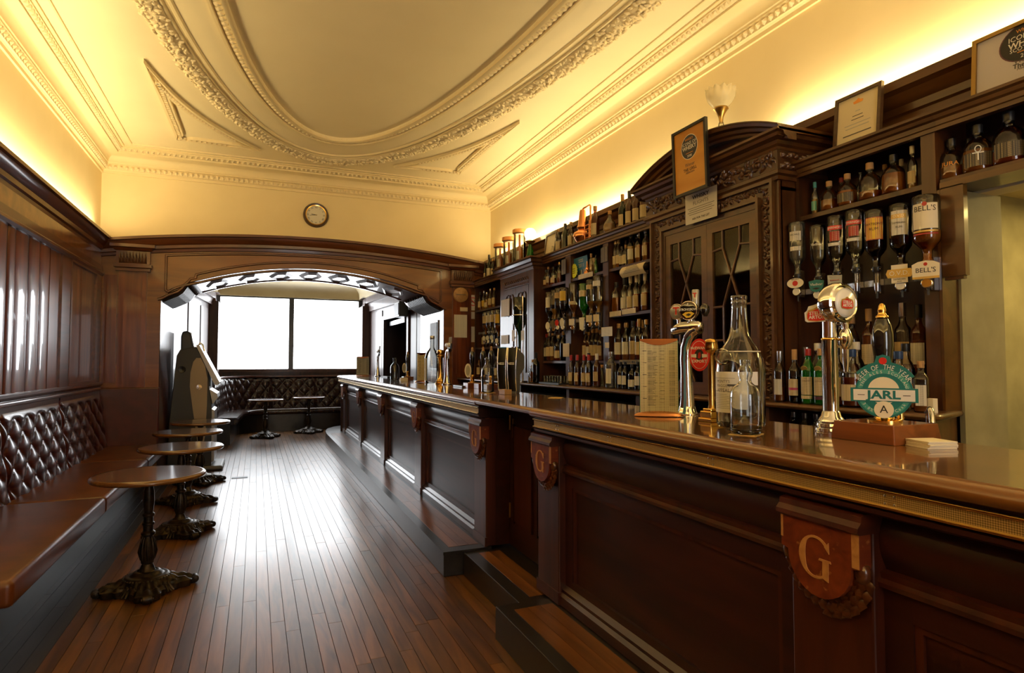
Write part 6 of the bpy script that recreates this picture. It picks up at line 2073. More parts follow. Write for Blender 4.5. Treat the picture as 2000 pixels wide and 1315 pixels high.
# farther optics
far = [(1074, 2.140, 'litre', 'c', 'd', 0.35, [('label_white', 0.06, 0.17, 0.7)], 0.95, 'white label'), (1084, 2.150, 'litre', 'c', 'g', 0.35, [('label_dark', 0.06, 0.16, 0.8)], 0.95, 'black label'), (1092, 2.160, 'litre', 'c', 'd', 0.4, [('label_buff', 0.05, 0.11, 0.9)], 0.95, 'buff label'),
       (1102, 2.155, 'litre', 'c', 'd', 0.45, [('label_yellow', 0.04, 0.14, 0.95)], 0.95, 'yellow label'), (1121, 2.175, 'litre', 'c', 'a', 0.35, [('label_cream', 0.17, 0.20, 0.9)], 1.05, 'narrow cream label'), (1141, 2.145, 'litre', 'G', 'c', 0.5, [('label_cream', 0.065, 0.12, 0.95)], 1.02, 'cream label and green glass'),
       (1155, 2.165, 'litre', 'c', 'g', 0.35, [('label_buff', 0.05, 0.09, 0.95)], 0.98, 'short buff label'), (1169, 2.185, 'litre', 'c', 'g', 0.3, [('label_white', 0.045, 0.09, 0.9)], 1.05, 'short white label')]
bad = [badge_oval('white_paper', 0.03, 0.04), badge_oval('label_dark', 0.034, 0.042), badge_oval('red_paint', 0.025, 0.03), badge_oval('white_paper', 0.028, 0.045), badge_poly([(0.034, 0.09), (0.034, 0.03), (-0.034, 0.03), (-0.034, 0.09)], 'notice_white'),
       badge_poly([(0.034, 0.11), (0.024, 0.0), (-0.024, 0.0), (-0.034, 0.11)], 'white_paper'), badge_poly([(0.034, 0.09), (0.034, 0.03), (-0.034, 0.03), (-0.034, 0.09)], 'notice_cream'), badge_poly([(0.034, 0.09), (0.034, 0.03), (-0.034, 0.03), (-0.034, 0.09)], 'notice_cream')]
for k, (px_, zt, kd, gl, lq, lev, lab, sc, nm) in enumerate(far):
    optic('inverted bottle with ' + nm + ', ' + ORD[k] + ' from left on middle optics', gy(px_, XO, 600), XO, zt, kd, gl, lq, lev, lab, bad[k], sc, 'bottles on the middle optics')
for k, (px_, lab) in enumerate(((949, 'label_cream'), (956, 'label_white'), (964, 'label_cream'), (974, 'label_yellow'))):
    optic('inverted bottle with ' + lab.split('_')[1] + ' label, ' + ORD[k] + ' from left on far optics', gy(px_, 2.80, 600), 2.80, 2.08, 'litre', 'c', ['a', 'c', 'c', 'a'][k], 0.4, [(lab, 0.06, 0.16, 0.9)], badge_oval('white_paper', 0.03, 0.03), 0.95 if k < 3 else 1.1, 'bottles on the far optics')
# chrome rails carrying the optics
for nm, a, b in (('near', 1.90, 2.57), ('middle', 4.76, 5.9), ('far', 7.05, 8.1)):
    t = thing('optic_rail', 'chrome mounting rail behind the ' + nm + ' row of optics', 'rail', (2.872, (a + b) / 2, 1.78))
    MB().box(2.866, a, 1.80, 2.874, b, 1.83).build('bar', 'steel', t)

# ================================================================= THINGS ON THE BAR
def gz(px, py, z):
    d = Vector(_cr) * ((px - 1000.0) / FOC) - _cu * ((py - 657.5) / FOC) + Vector(_cf)
    k = (z - CAM_Z) / d.z
    return (d.x * k, d.y * k)


def local(parent, mb, name, m, smooth=None):
    return mb.build(name, m, parent, smooth, False)


def disc_mb(r, t, seg=28, sx=1.0, sy=1.0):
    """flat disc in local x,y facing +z"""
    mb = MB().lathe([(r, 0), (r, t), (0, t)], seg=seg)
    mb.v = [(p[0] * sx, p[1] * sy, p[2]) for p in mb.v]
    return mb


def plate(name, parent, mat4, label=None):
    e = bpy.data.objects.new(name, None)
    COL.objects.link(e)
    e.parent = parent
    e.matrix_local = mat4
    return e


def put(o, m4):
    o.matrix_local = m4
    return o


def arc_text(parent, m4, body, size, m, R, a_mid, sx=1.0, flip=False, spacing=0.72, dz=0.0):
    """letters set round a circle of radius R in the plane of m4"""
    n = len(body)
    for k, ch in enumerate(body):
        if ch == ' ': continue
        off = (k - (n - 1) / 2) * size * spacing / R
        a = a_mid - off if not flip else a_mid + off
        mm = m4 @ Matrix.Translation((R * math.cos(a), R * math.sin(a), dz)) @ Matrix.Rotation(a - PI / 2 + (PI if flip else 0), 4, 'Z')
        o = obj('lettering', text_mesh(ch, size, m, 0.0003, 'CENTER', 0.0, sx), parent)
        o.matrix_local = mm


# ---- stack of beer mats
for k in range(5):
    o = bevel(MB().box(-0.046, -0.046, 0, 0.046, 0.046, 0.0042).build('beer_mat', 'card_white'), 0.001)
    o.location = (1.865 + 0.002 * (k % 2), 1.225 - 0.0015 * (k % 3), ZB + 0.0045 * k)
    o.rotation_euler.z = -0.32 + 0.03 * (k % 3)
    tag(o, ['lowest white beer mat in the stack beside the wooden pump box', 'second beer mat from the bottom of the white stack', 'middle beer mat of the white stack on the counter', 'second beer mat from the top of the white stack', 'topmost white beer mat of the stack on the counter'][k], 'beer mat', 'stack of beer mats')

# ---- hand pump with the round teal clip
hp = thing('hand_pump', 'black handled beer pump with round teal clip on wooden box', 'beer pump', (1.90, 1.395, ZB))
bx = MB()
b0, b1, hh = 0.112, 0.104, 0.060
v = [(-b0, -b0, 0), (b0, -b0, 0), (b0, b0, 0), (-b0, b0, 0), (-b1, -b1, hh), (b1, -b1, hh), (b1, b1, hh), (-b1, b1, hh)]
bx.add(v, [(3, 2, 1, 0), (4, 5, 6, 7), (0, 1, 5, 4), (1, 2, 6, 5), (2, 3, 7, 6), (3, 0, 4, 7)])
bevel(local(hp, bx, 'wooden_box', 'red_mahogany'), 0.003)
local(hp, MB().lathe([(0.052, 0.060), (0.052, 0.066), (0.044, 0.070), (0.030, 0.071), (0.027, 0.080), (0.027, 0.112), (0.034, 0.118), (0.038, 0.130), (0.036, 0.142), (0.022, 0.148), (0.020, 0.16)], seg=24), 'pump_body', 'brass', 50)
local(hp, MB().lathe([(0.011, 0.066), (0.011, 0.112), (0.014, 0.114), (0.014, 0.135), (0.009, 0.138)], (0.048, -0.020, 0), 16), 'check_peg', 'brass', 50)
local(hp, MB().lathe([(0.014, 0.150), (0.016, 0.18), (0.024, 0.24), (0.031, 0.31), (0.031, 0.345), (0.026, 0.375), (0.018, 0.395), (0.013, 0.402)], seg=24), 'handle', 'black_gloss', 60)
local(hp, MB().lathe([(0.019, 0.400), (0.019, 0.405), (0.013, 0.410), (0.011, 0.418), (0.013, 0.424), (0.011, 0.430), (0.009, 0.440), (0.006, 0.446), (0, 0.448)], seg=18), 'finial', 'brass', 50)
CM = facing(-0.86, -0.51, (-0.062, -0.045, 0.158))
clip = plate('pump_clip', hp, CM)
I4 = Matrix.Identity(4)
ban = [(0.098 * math.cos(math.radians(a)), 0.098 * math.sin(math.radians(a)) * 1.0) for a in range(32, 149, 9)]
ban = ban[:6] + [(0.022, 0.100), (0.018, 0.114), (0.0, 0.120), (-0.018, 0.114), (-0.022, 0.100)] + ban[8:]
inn = [(0.066 * math.cos(math.radians(a)), 0.066 * math.sin(math.radians(a))) for a in range(150, 29, -10)]
local(clip, MB().prism(ban + inn, 0.000, 0.004), 'banner', 'teal_dark')
local(clip, disc_mb(0.080, 0.003, 40), 'disc', 'teal_dark')
local(clip, disc_mb(0.074, 0.0042, 40), 'ring', 'teal_mid')
local(clip, disc_mb(0.060, 0.0047, 40), 'inner_ring', 'teal_dark')
local(clip, disc_mb(0.043, 0.0054, 32).move((0, 0.006, 0)), 'centre', 'card_white')
local(clip, MB().prism([(-0.092, -0.030), (0.092, -0.030), (0.092, 0.014), (-0.092, 0.014)], 0.002, 0.0056), 'bar_border', 'teal_dark')
local(clip, MB().prism([(-0.084, -0.026), (0.084, -0.026), (0.084, 0.009), (-0.084, 0.009)], 0.003, 0.0066), 'name_bar', 'white_gloss')
local(clip, disc_mb(0.027, 0.0066, 28).move((0, -0.054, 0)), 'letter_disc', 'card_white')
local(clip, disc_mb(0.011, 0.006, 20).move((0, 0.100, 0)), 'top_spot', 'red_paint')
o = obj('lettering', text_mesh('JARL', 0.036, 'teal_dark', 0.0003, 'CENTER', 0.0012, 1.25), clip, (0, -0.0085, 0.0068))
o = obj('lettering', text_mesh('A', 0.034, 'ink', 0.0003), clip, (0, -0.054, 0.0068))
arc_text(clip, I4, 'BEER OF THE YEAR', 0.023, 'white_gloss', 0.080, PI / 2, 0.72, spacing=0.47, dz=0.0042)
arc_text(clip, I4, 'FYNE ALES SCOTLAND', 0.0125, 'white_gloss', 0.0645, PI / 2, 1.0, spacing=0.84, dz=0.0048)
arc_text(clip, I4, '3.8%', 0.013, 'white_gloss', 0.066, PI * 1.26, 1.0, True, dz=0.0048)
arc_text(clip, I4, 'Cask', 0.013, 'white_gloss', 0.066, PI * 1.74, 1.0, True, dz=0.0048)
local(clip, MB().box(-0.072, -0.0095, 0.0066, -0.052, -0.0075, 0.0069).box(0.052, -0.0095, 0.0066, 0.072, -0.0075, 0.0069), 'dashes', 'ink')
local(hp, MB().tube([(-0.02, -0.01, 0.15), (-0.058, -0.042, 0.156)], 0.006, 8), 'clip_bracket', 'brass', 60)
sp = tag(MB().tube([(2.035, 1.34, ZB), (2.035, 1.34, ZB + 0.075), (2.030, 1.335, ZB + 0.092), (2.018, 1.325, ZB + 0.102), (2.004, 1.313, ZB + 0.100), (1.994, 1.304, ZB + 0.086), (1.990, 1.300, ZB + 0.06)], 0.009, 10).build('spout_pipe', 'steel', None, 60), 'small bent steel spout pipe behind the wooden pump box', 'pipe')

# ---- chrome lager font with the round drum head
sf = thing('lager_font', 'tall chrome lager font with round drum head and red plaque', 'beer font', (1.885, 1.585, ZB))
local(sf, MB().lathe([(0.055, 0), (0.055, 0.006), (0.050, 0.010), (0.054, 0.014), (0.052, 0.022), (0.046, 0.026), (0.049, 0.030), (0.047, 0.038), (0.041, 0.042), (0.044, 0.046), (0.040, 0.056), (0.033, 0.064), (0.030, 0.078), (0.0265, 0.082)], seg=32), 'base', 'chrome', 30)
local(sf, MB().lathe([(0.046, 0.0265), (0.0462, 0.029), (0.046, 0.031)], seg=32, cap=False).merge(MB().lathe([(0.041, 0.0425), (0.0412, 0.045), (0.041, 0.047)], seg=32, cap=False)), 'base_rings', 'brass', 30)
local(sf, MB().lathe([(0.0265, 0.080), (0.0265, 0.330), (0.0275, 0.332), (0.0275, 0.338), (0.0235, 0.342), (0.0225, 0.43)], seg=32), 'column', 'chrome', 40)
local(sf, MB().lathe([(0.0275, 0.3315), (0.0285, 0.334), (0.0285, 0.337), (0.0275, 0.339)], seg=32, cap=False), 'collar', 'brass', 40)
hc = (0.02, -0.018, 0.462)
local(sf, MB().lathe([(0.055, 0.030), (0.068, 0.024), (0.074, 0.010), (0.074, -0.010), (0.070, -0.026), (0.064, -0.030), (0.062, -0.024), (0.058, -0.027), (0.052, -0.034), (0.050, -0.030)], hc, 40, 'y'), 'drum', 'chrome', 40)
local(sf, MB().lathe([(0.051, -0.030), (0.044, -0.038), (0.0, -0.041)], hc, 36, 'y'), 'drum_face', 'white_gloss', 60)


def stella(parent, m4, s):
    out = [(-0.5, 0.05), (-0.42, 0.25), (-0.2, 0.30), (0, 0.42), (0.2, 0.30), (0.42, 0.25), (0.5, 0.05), (0.5, -0.22), (0.42, -0.34), (0, -0.40), (-0.42, -0.34), (-0.5, -0.22)]
    put(local(parent, MB().prism([(p[0] * s * 1.0, p[1] * s * 0.92) for p in out], 0, 0.001), 'emblem_ground', 'gold_paint'), m4)
    put(local(parent, MB().prism([(p[0] * s * 0.92, (p[1] - 0.04) * s * 0.74) for p in out], 0.0, 0.0016), 'emblem_red', 'red_paint'), m4)
    for word, yy in (('STELLA', 0.055), ('ARTOIS', -0.145)):
        put(obj('lettering', text_mesh(word, s * 0.23, 'white_gloss', 0.0003, 'CENTER', 0.0004), parent), m4 @ Matrix.Translation((0, s * yy, 0.002)))
    put(local(parent, MB().tube([(-0.12 * s, 0.26 * s, 0.002), (-0.05 * s, 0.33 * s, 0.002), (0, 0.25 * s, 0.002), (0.05 * s, 0.33 * s, 0.002), (0.12 * s, 0.26 * s, 0.002)], 0.012 * s, 5), 'scroll', 'old_brass'), m4)


stella(sf, facing(0, -1, (hc[0], hc[1] - 0.0405, hc[2] - 0.002)), 0.060)
pm = facing(-0.92, -0.38, (-0.030, 0.022, 0.425))
pq_ = plate('plaque', sf, pm)
outp = [(-0.042, -0.022), (-0.034, -0.027), (0.034, -0.027), (0.042, -0.022), (0.044, 0.008), (0.036, 0.014), (0.030, 0.030), (0.012, 0.034), (0, 0.038), (-0.012, 0.034), (-0.030, 0.030), (-0.036, 0.014), (-0.044, 0.008)]
local(pq_, MB().prism(outp, -0.006, 0.003), 'plaque_board', 'white_gloss')
stella(pq_, Matrix.Translation((0, 0.0, 0.003)), 0.072)
local(sf, MB().tube([(0.045, -0.022, 0.40), (0.050, -0.024, 0.385), (0.050, -0.024, 0.37)], 0.012, 12).merge(MB().lathe([(0.010, 0.375), (0.019, 0.36), (0.023, 0.34), (0.021, 0.318), (0.013, 0.304), (0.010, 0.298)], (0.050, -0.024, 0), 20)).merge(MB().lathe([(0.011, 0.300), (0.010, 0.25), (0.007, 0.22)], (0.050, -0.024, 0), 14)), 'tap_nozzle', 'chrome', 50)
local(sf, MB().tube([(0.026, -0.008, 0.334), (0.048, -0.02, 0.338)], 0.005, 8), 'nozzle_arm', 'brass', 60)

# ---- big clear bottle and the small one in front
def coaster(label, x, y, rz):
    o = bevel(MB().box(-0.047, -0.047, 0, 0.047, 0.047, 0.0022).build('bar_coaster', 'yellow_mat'), 0.0006)
    o.location = (x, y, ZB)
    o.rotation_euler.z = rz
    tag(o, label, 'beer mat', 'yellow beer mats under bottles')


noisy('yellow_mat', (0.50, 0.32, 0.08), (0.70, 0.50, 0.18), 40.0, 0.6)
plain('hero_glass', (0.96, 0.975, 0.965), 0.0, trans=1.0, ior=1.48)
db = thing('giant_bottle', 'giant empty clear whisky bottle with white label on the bar', 'bottle', (1.735, 1.865, ZB + 0.0025), 0.42)
out = [(0.060, 0.0), (0.084, 0.004), (0.090, 0.014), (0.091, 0.22), (0.086, 0.262), (0.071, 0.300), (0.050, 0.330), (0.040, 0.352), (0.034, 0.385), (0.029, 0.46), (0.028, 0.478), (0.031, 0.480), (0.031, 0.486), (0.0285, 0.488), (0.0285, 0.492), (0.031, 0.494), (0.031, 0.508), (0.0285, 0.510)]
inn_ = [(max(r - 0.0045, 0.012), h + (0.012 if h < 0.02 else 0)) for r, h in out if h != 0.004]
local(db, MB().lathe(out + inn_[::-1] + [(0.0, 0.012)], seg=40, cap=False).merge(MB().lathe([(0.0, 0.0), (0.060, 0.0)], seg=40, cap=False)), 'glass_body', 'hero_glass', 60)
local(db, MB().lathe([(0.0918, 0.060), (0.0918, 0.215)], seg=20, cap=False, a0=PI - 0.95, a1=PI + 0.70), 'label', 'white_paper', 180)
for k, (s_, z_, m_) in enumerate((("MONTY'S", 0.015, 'ink'), ("MAGGIE'S", 0.015, 'grey_ink'), ('APPEAL', 0.019, 'grey_ink'))):
    me = text_mesh(s_, z_, m_, 0.0, 'CENTER').copy()
    for v_ in me.vertices:
        a = PI - 0.35 + v_.co.x / 0.092
        v_.co = (0.0924 * math.cos(a), 0.0924 * math.sin(a), 0.178 - 0.017 * k + v_.co.y)
    obj('lettering', me, db)
lb_ = MB()
for z_ in (0.190, 0.140):
    lb_.lathe([(0.0922, z_), (0.0922, z_ + 0.0012)], seg=16, cap=False, a0=PI - 0.9, a1=PI + 0.2)
for k in range(9):
    lb_.lathe([(0.0922, 0.128 - 0.0065 * k), (0.0922, 0.129 - 0.0065 * k)], seg=12, cap=False, a0=PI - 0.85, a1=PI - 0.15 + 0.1 * (k % 3))
lb_.lathe([(0.0922, 0.160), (0.0922, 0.168)], seg=8, cap=False, a0=PI - 0.12, a1=PI + 0.25)
local(db, lb_, 'label_print', 'grey_ink', 180)
local(db, MB().lathe([(0.0916, 0.165), (0.0916, 0.215)], seg=8, cap=False, a0=PI + 0.85, a1=PI + 1.15), 'side_label', 'white_gloss', 180)
sm_ = MB().lathe([(0.034, 0), (0.034, -0.005), (0.028, -0.007), (0.026, -0.003), (0.0, -0.004)], seg=24, ax='x')
local(db, sm_.rot(Matrix.Rotation(-0.42, 4, 'Y')).move((-0.086, 0.028, 0.272)), 'glass_seal', 'glass_pale', 60)
local(db, MB().lathe([(0.0935, 0.268), (0.0945, 0.272), (0.0935, 0.276)], seg=36, cap=False).move((0, 0, 0.012)) if False else MB().tube([(0.0745 * math.cos(2 * PI * k / 36), 0.0745 * math.sin(2 * PI * k / 36), 0.292) for k in range(37)], 0.0022, 6), 'cord', 'card_white', 60)
coaster('yellow beer mat under the giant clear bottle', 1.760, 1.870, 0.2)
sb = thing('small_bottle', 'small clear empty bottle in front of the giant bottle', 'bottle', (1.595, 1.690, ZB + 0.0025), -0.45)
out = [(0.040, 0.0), (0.050, 0.004), (0.0525, 0.012), (0.0525, 0.128), (0.0505, 0.146), (0.043, 0.163), (0.028, 0.174), (0.021, 0.182), (0.0205, 0.192), (0.0240, 0.202), (0.0255, 0.213), (0.0230, 0.228), (0.0180, 0.236), (0.0165, 0.246), (0.0185, 0.249), (0.0185, 0.259), (0.0165, 0.260)]
inn_ = [(max(r - 0.004, 0.010), h + (0.010 if h < 0.02 else 0)) for r, h in out if h != 0.004]
local(sb, MB().lathe(out + inn_[::-1] + [(0.0, 0.010)], seg=36, cap=False).merge(MB().lathe([(0.0, 0.0), (0.040, 0.0)], seg=36, cap=False)), 'glass_body', 'hero_glass', 60)
local(sb, MB().lathe([(0.0468, 0.011), (0.0468, 0.014), (0.0, 0.014)], seg=30), 'dregs', 'liquid_gold', 60)
coaster('yellow beer mat under the small clear bottle', 1.595, 1.690, 0.5)

# ---- brass pump with oval red clip
mp_ = thing('brass_font', 'slim brass font carrying an oval red clip', 'beer font', (1.800, 2.105, ZB))
bevel(local(mp_, MB().box(-0.040, -0.040, 0, 0.040, 0.040, 0.016).box(-0.034, -0.034, 0.016, 0.034, 0.034, 0.045).box(-0.026, -0.026, 0.045, 0.026, 0.026, 0.056), 'base', 'brass'), 0.003)
local(mp_, MB().lathe([(0.016, 0.055), (0.0125, 0.07), (0.0125, 0.28), (0.020, 0.292), (0.029, 0.300), (0.031, 0.318), (0.027, 0.336), (0.029, 0.340), (0.022, 0.350), (0.0, 0.356)], seg=24), 'column', 'brass', 50)
oc = plate('oval_clip', mp_, facing(-0.80, -0.60, (-0.040, 0.025, 0.285)))
local(oc, disc_mb(1, 0.004, 32, 0.044, 0.070), 'rim', 'red_paint')
local(oc, disc_mb(1, 0.0048, 32, 0.037, 0.060), 'line', 'white_gloss')
local(oc, disc_mb(1, 0.0054, 32, 0.035, 0.058), 'field', 'red_paint')
local(oc, disc_mb(1, 0.0060, 24, 0.019, 0.024), 'centre', 'ink')
for sg in (-1, 1): local(oc, MB().prism([(sg * 0.033, -0.010), (sg * 0.012, -0.012), (sg * 0.012, 0.004), (sg * 0.033, 0.002)], 0.0054, 0.0064), 'side_panel', 'white_gloss')
obj('lettering', text_mesh("McEWAN'S", 0.0165, 'white_gloss', 0.0003, 'CENTER', 0.0003, 0.92), oc, (0, 0.029, 0.0058))
obj('lettering', text_mesh('EXPORT', 0.0175, 'white_gloss', 0.0003, 'CENTER', 0.0003, 0.95), oc, (0, -0.028, 0.0058))
local(oc, MB().prism([(-0.006, -0.014), (0.004, -0.016), (0.008, 0.0), (0.004, 0.012), (-0.003, 0.008)], 0.006, 0.0068), 'figure', 'deep_red')

# ---- curved chrome font with two round lenses
cf = thing('curved_font', 'curved chrome beer font with two round lenses on top', 'beer font', (1.935, 2.435, ZB))
path = [(0, 0, 0.03), (0, 0, 0.08), (0, 0.004, 0.20), (0, 0.006, 0.27), (0, 0.000, 0.325), (0, -0.022, 0.372), (0, -0.055, 0.402), (0, -0.092, 0.412)]
local(cf, MB().tube(path, [0.038, 0.033, 0.028, 0.028, 0.029, 0.029, 0.028, 0.026], 20), 'neck', 'chrome', 60)
local(cf, MB().lathe([(0.050, 0), (0.050, 0.008), (0.043, 0.02), (0.038, 0.04)], seg=28), 'base', 'chrome', 40)
local(cf, MB().tube([(0, 0.098, 0.398), (0, 0.085, 0.412), (0, 0.02, 0.424), (0, -0.05, 0.424), (0, -0.098, 0.420), (0, -0.106, 0.415)], [0.016, 0.027, 0.030, 0.029, 0.027, 0.012], 20), 'cross_arm', 'chrome', 60)
for yy, rad, mm_, nm in ((0.055, 0.040, 'steel', 'T'), (-0.035, 0.047, 'black_gloss', 'S')):
    l_ = plate('lens', cf, facing(-0.88, -0.47, (-0.012, yy, 0.502)))
    local(l_, MB().lathe([(rad * 0.9, -0.020), (rad, -0.014), (rad, 0.006), (rad * 0.93, 0.010)], seg=32), 'lens_rim', 'chrome', 50)
    local(l_, MB().lathe([(rad * 0.92, 0.009), (rad * 0.7, 0.012), (0, 0.0135)], seg=32), 'lens_face', 'silver_paint' if nm == 'T' else 'black_gloss', 60)
    if nm == 'T':
        obj('lettering', text_mesh('T', 0.052, 'white_gloss', 0.0003, 'CENTER', 0.0035), l_, (0, 0.002, 0.0128))
        obj('lettering', text_mesh('T', 0.052, 'red_paint', 0.0006, 'CENTER', 0.0012), l_, (0, 0.002, 0.0136))
    else:
        obj('lettering', text_mesh('STRONGBOW', 0.0165, 'white_gloss', 0.0003, 'CENTER', 0.0003, 0.85), l_, (0, 0.004, 0.0136))
        local(l_, MB().prism([(-0.028, -0.018), (-0.012, -0.008), (0.015, -0.006), (0.032, -0.016), (0.012, -0.034), (-0.008, -0.036)], 0.0110, 0.0135), 'emblem', 'yellow_paint')
        local(l_, MB().prism([(-0.012, -0.022), (0.004, -0.014), (0.018, -0.020), (0.004, -0.028)], 0.0130, 0.0140), 'emblem_eye', 'ink')
        local(l_, MB().prism([(-0.004, 0.022), (0.003, 0.026), (0.001, 0.036), (-0.003, 0.034)], 0.0110, 0.0135), 'archer', 'white_gloss')
    local(cf, MB().tube([(0, yy, 0.44), (0, yy, 0.47)], 0.010, 10), 'lens_stalk', 'chrome', 60)
local(cf, MB().lathe([(0.014, 0.500), (0.016, 0.53), (0.0175, 0.60), (0.014, 0.605), (0, 0.606)], (0.025, -0.04, 0), 18), 'tap_lever', 'silver_paint', 60)
text('T', 0.030, 'red_paint', cf, facing(-0.8, -0.6, (0.025 - 0.0155, -0.04 - 0.0115, 0.575)), bold=0.001)
local(cf, MB().lathe([(0.010, 0.47), (0.020, 0.49), (0.022, 0.515), (0.010, 0.53)], (0.03, -0.10, 0), 16), 'tap_body', 'black_gloss', 60)


# ---- menu cards in copper stands
def menu_stand(label, x, y, rz, w_, h, glass=False):
    t = thing('menu_stand', label, 'menu', (x, y, ZB), rz, 'menu stands on the bar')
    mb = MB().grid(24, 10, lambda u, v_: ((u - 0.5) * (w_ + 0.06), 0.045 * (2 * v_ - 1) * math.sqrt(max(0.02, 1 - (2 * u - 1) ** 2)), 0.004 + 0.022 * math.sqrt(max(0, (1 - (2 * u - 1) ** 2) * (1 - (2 * v_ - 1) ** 2)))))
    local(t, mb, 'copper_base', 'copper', 60)
    local(t, MB().grid(24, 1, lambda u, v_: ((u - 0.5) * (w_ + 0.06), 0.045 * (2 * v_ - 1) * math.sqrt(max(0.02, 1 - (2 * u - 1) ** 2)), 0.001)), 'base_foot', 'copper')
    local(t, MB().box(-w_ / 2, -0.003, 0.018, w_ / 2, 0.003, h), 'menu_card', 'menu_print')
    local(t, MB().box(-w_ / 2 - 0.002, 0.003, 0.018, w_ / 2 + 0.002, 0.006, h), 'card_back', 'teal_light')
    tp = [(-w_ / 2, 0.0)] + [(-w_ / 2 + w_ * k / 12, -0.022 * math.sin(PI * k / 12)) for k in range(1, 12)] + [(w_ / 2, 0.0), (w_ / 2, 0.008), (-w_ / 2, 0.008)]
    local(t, MB().prism([(p[0], h + p[1]) for p in tp], -0.006, 0.008, 'y'), 'copper_top', 'copper')
    ln = MB()
    rl = random.Random(int(x * 100 + y))
    zz = h - 0.05
    k = 0
    while zz > 0.05:
        ln.box(-w_ / 2 + 0.035, -0.0036, zz, -w_ / 2 + 0.035 + w_ * rl.uniform(0.12, 0.28), -0.003, zz + 0.0018)
        if k % 3 == 0: ln.box(0.005, -0.0036, zz, 0.005 + w_ * 0.12, -0.003, zz + 0.0018)
        ln.box(w_ / 2 - 0.040, -0.0036, zz, w_ / 2 - 0.012, -0.003, zz + 0.0018)
        if k % 9 == 0: ln.box(-w_ / 2 + 0.012, -0.0036, zz, -w_ / 2 + 0.03, -0.003, zz + 0.003)
        zz -= 0.0062
        k += 1
    local(t, ln, 'menu_print_lines', 'grey_ink')['kind'] = 'stuff'
    return t


menu_stand('cream printed menu in copper stand beside the curved chrome font', 1.745, 2.40, -0.62, 0.172, 0.355)
menu_stand('pale menu seen nearly edge on beside the tall labelled bottle', 1.92, 7.55, -1.0, 0.16, 0.36)
menu_stand('small yellowish menu in copper stand at far bar end', 1.78, 11.3, -0.35, 0.22, 0.34)

# ---- farther along the bar
plain('stout_black', (0.004, 0.004, 0.005), 0.3, spec=0.3)
gf = thing('stout_font', 'twin black and silver stout font with curved fronts', 'beer font', (1.93, 4.66, ZB), 0.72)
for yy, sgn in ((0.045, 1), (-0.045, -1)):
    fp = MB().grid(6, 10, lambda u, v_: (-0.06 - 0.02 * math.sin(PI * v_) - 0.012 * (1 - (2 * u - 1) ** 2), yy + (0.5 - u) * (0.062 + 0.014 * v_), 0.02 + 0.35 * v_))
    local(gf, fp, 'front_panel', 'stout_black', 60)
    local(gf, MB().tube([(-0.062 - 0.02 * math.sin(PI * k / 8), yy + 0.034 + 0.006 * k / 8, 0.02 + 0.35 * k / 8) for k in range(9)], 0.004, 6).tube([(-0.062 - 0.02 * math.sin(PI * k / 8), yy - 0.034 - 0.006 * k / 8, 0.02 + 0.35 * k / 8) for k in range(9)], 0.004, 6), 'silver_edges', 'chrome', 60)
    text('NESS', 0.026, 'white_gloss', gf, facing(-1, 0, (-0.0945, yy - 0.002, 0.24)), bold=0.0006)
local(gf, MB().box(-0.085, 0.012, 0.208, -0.083, 0.055, 0.220), 'blue_line', 'blue_print')
local(gf, MB().box(-0.075, 0.01, 0.366, -0.06, 0.08, 0.374), 'blue_cap', 'blue_print')
bevel(local(gf, MB().prism([(-0.055, 0.0), (-0.055, 0.36), (-0.03, 0.37), (0.11, 0.31), (0.11, 0.20), (0.03, 0.15), (0.02, 0.0)], -0.075, 0.075, 'y'), 'body', 'mid_grey'), 0.008)
bb_ = bevel(MB().box(-0.03, -0.06, 0, 0.03, 0.06, 0.04).build('pale_block', 'light_oak'), 0.003)
bb_.location = (1.80, 4.46, ZB)
tag(bb_, 'small pale wooden block in front of the stout font', 'block')
gb = thing('clear_bottle', 'clear empty bottle on yellow mat beside the stout font', 'bottle', (1.765, 4.76, ZB + 0.0025))
out = [(0.044, 0), (0.050, 0.005), (0.052, 0.012), (0.052, 0.175), (0.047, 0.198), (0.028, 0.220), (0.021, 0.235), (0.020, 0.262), (0.023, 0.264), (0.023, 0.285), (0.019, 0.288)]
local(gb, MB().lathe(out, seg=28), 'glass_body', 'glass_clear', 60)
coaster('yellow beer mat under the clear bottle by stout font', 1.765, 4.76, 0.3)
coaster('loose yellow beer mat lying on the counter flap', 1.96, 3.90, 0.9)


def hand_pull(label, x, y, clip=None, box=True, h=0.40):
    t = thing('hand_pump', label, 'beer pump', (x, y, ZB), 0.0, 'hand pumps farther along the bar')
    if box: bevel(local(t, MB().box(-0.07, -0.07, 0, 0.07, 0.07, 0.05), 'wooden_box', 'red_mahogany'), 0.003)
    local(t, MB().lathe([(0.034, 0.05), (0.034, 0.056), (0.020, 0.062), (0.020, 0.10), (0.024, 0.106), (0.024, 0.12), (0.013, 0.13)], seg=16), 'pump_body', 'brass', 50)
    local(t, MB().lathe([(0.012, 0.12), (0.014, 0.18), (0.022, 0.26), (0.026, 0.31), (0.022, 0.345), (0.012, 0.362)], seg=16), 'handle', 'black_gloss', 60)
    local(t, MB().lathe([(0.015, 0.360), (0.011, 0.372), (0.013, 0.382), (0.009, 0.394), (0, 0.4)], seg=12), 'finial', 'light_oak', 60)
    if clip:
        c = plate('pump_clip', t, facing(-0.9, -0.43, (-0.05, -0.02, 0.17)))
        local(c, disc_mb(1, 0.004, 24, 0.045, 0.068), 'clip_plate', 'white_gloss')
        local(c, disc_mb(1, 0.005, 24, 0.030, 0.050), 'clip_print', 'paper_grey')
    return t


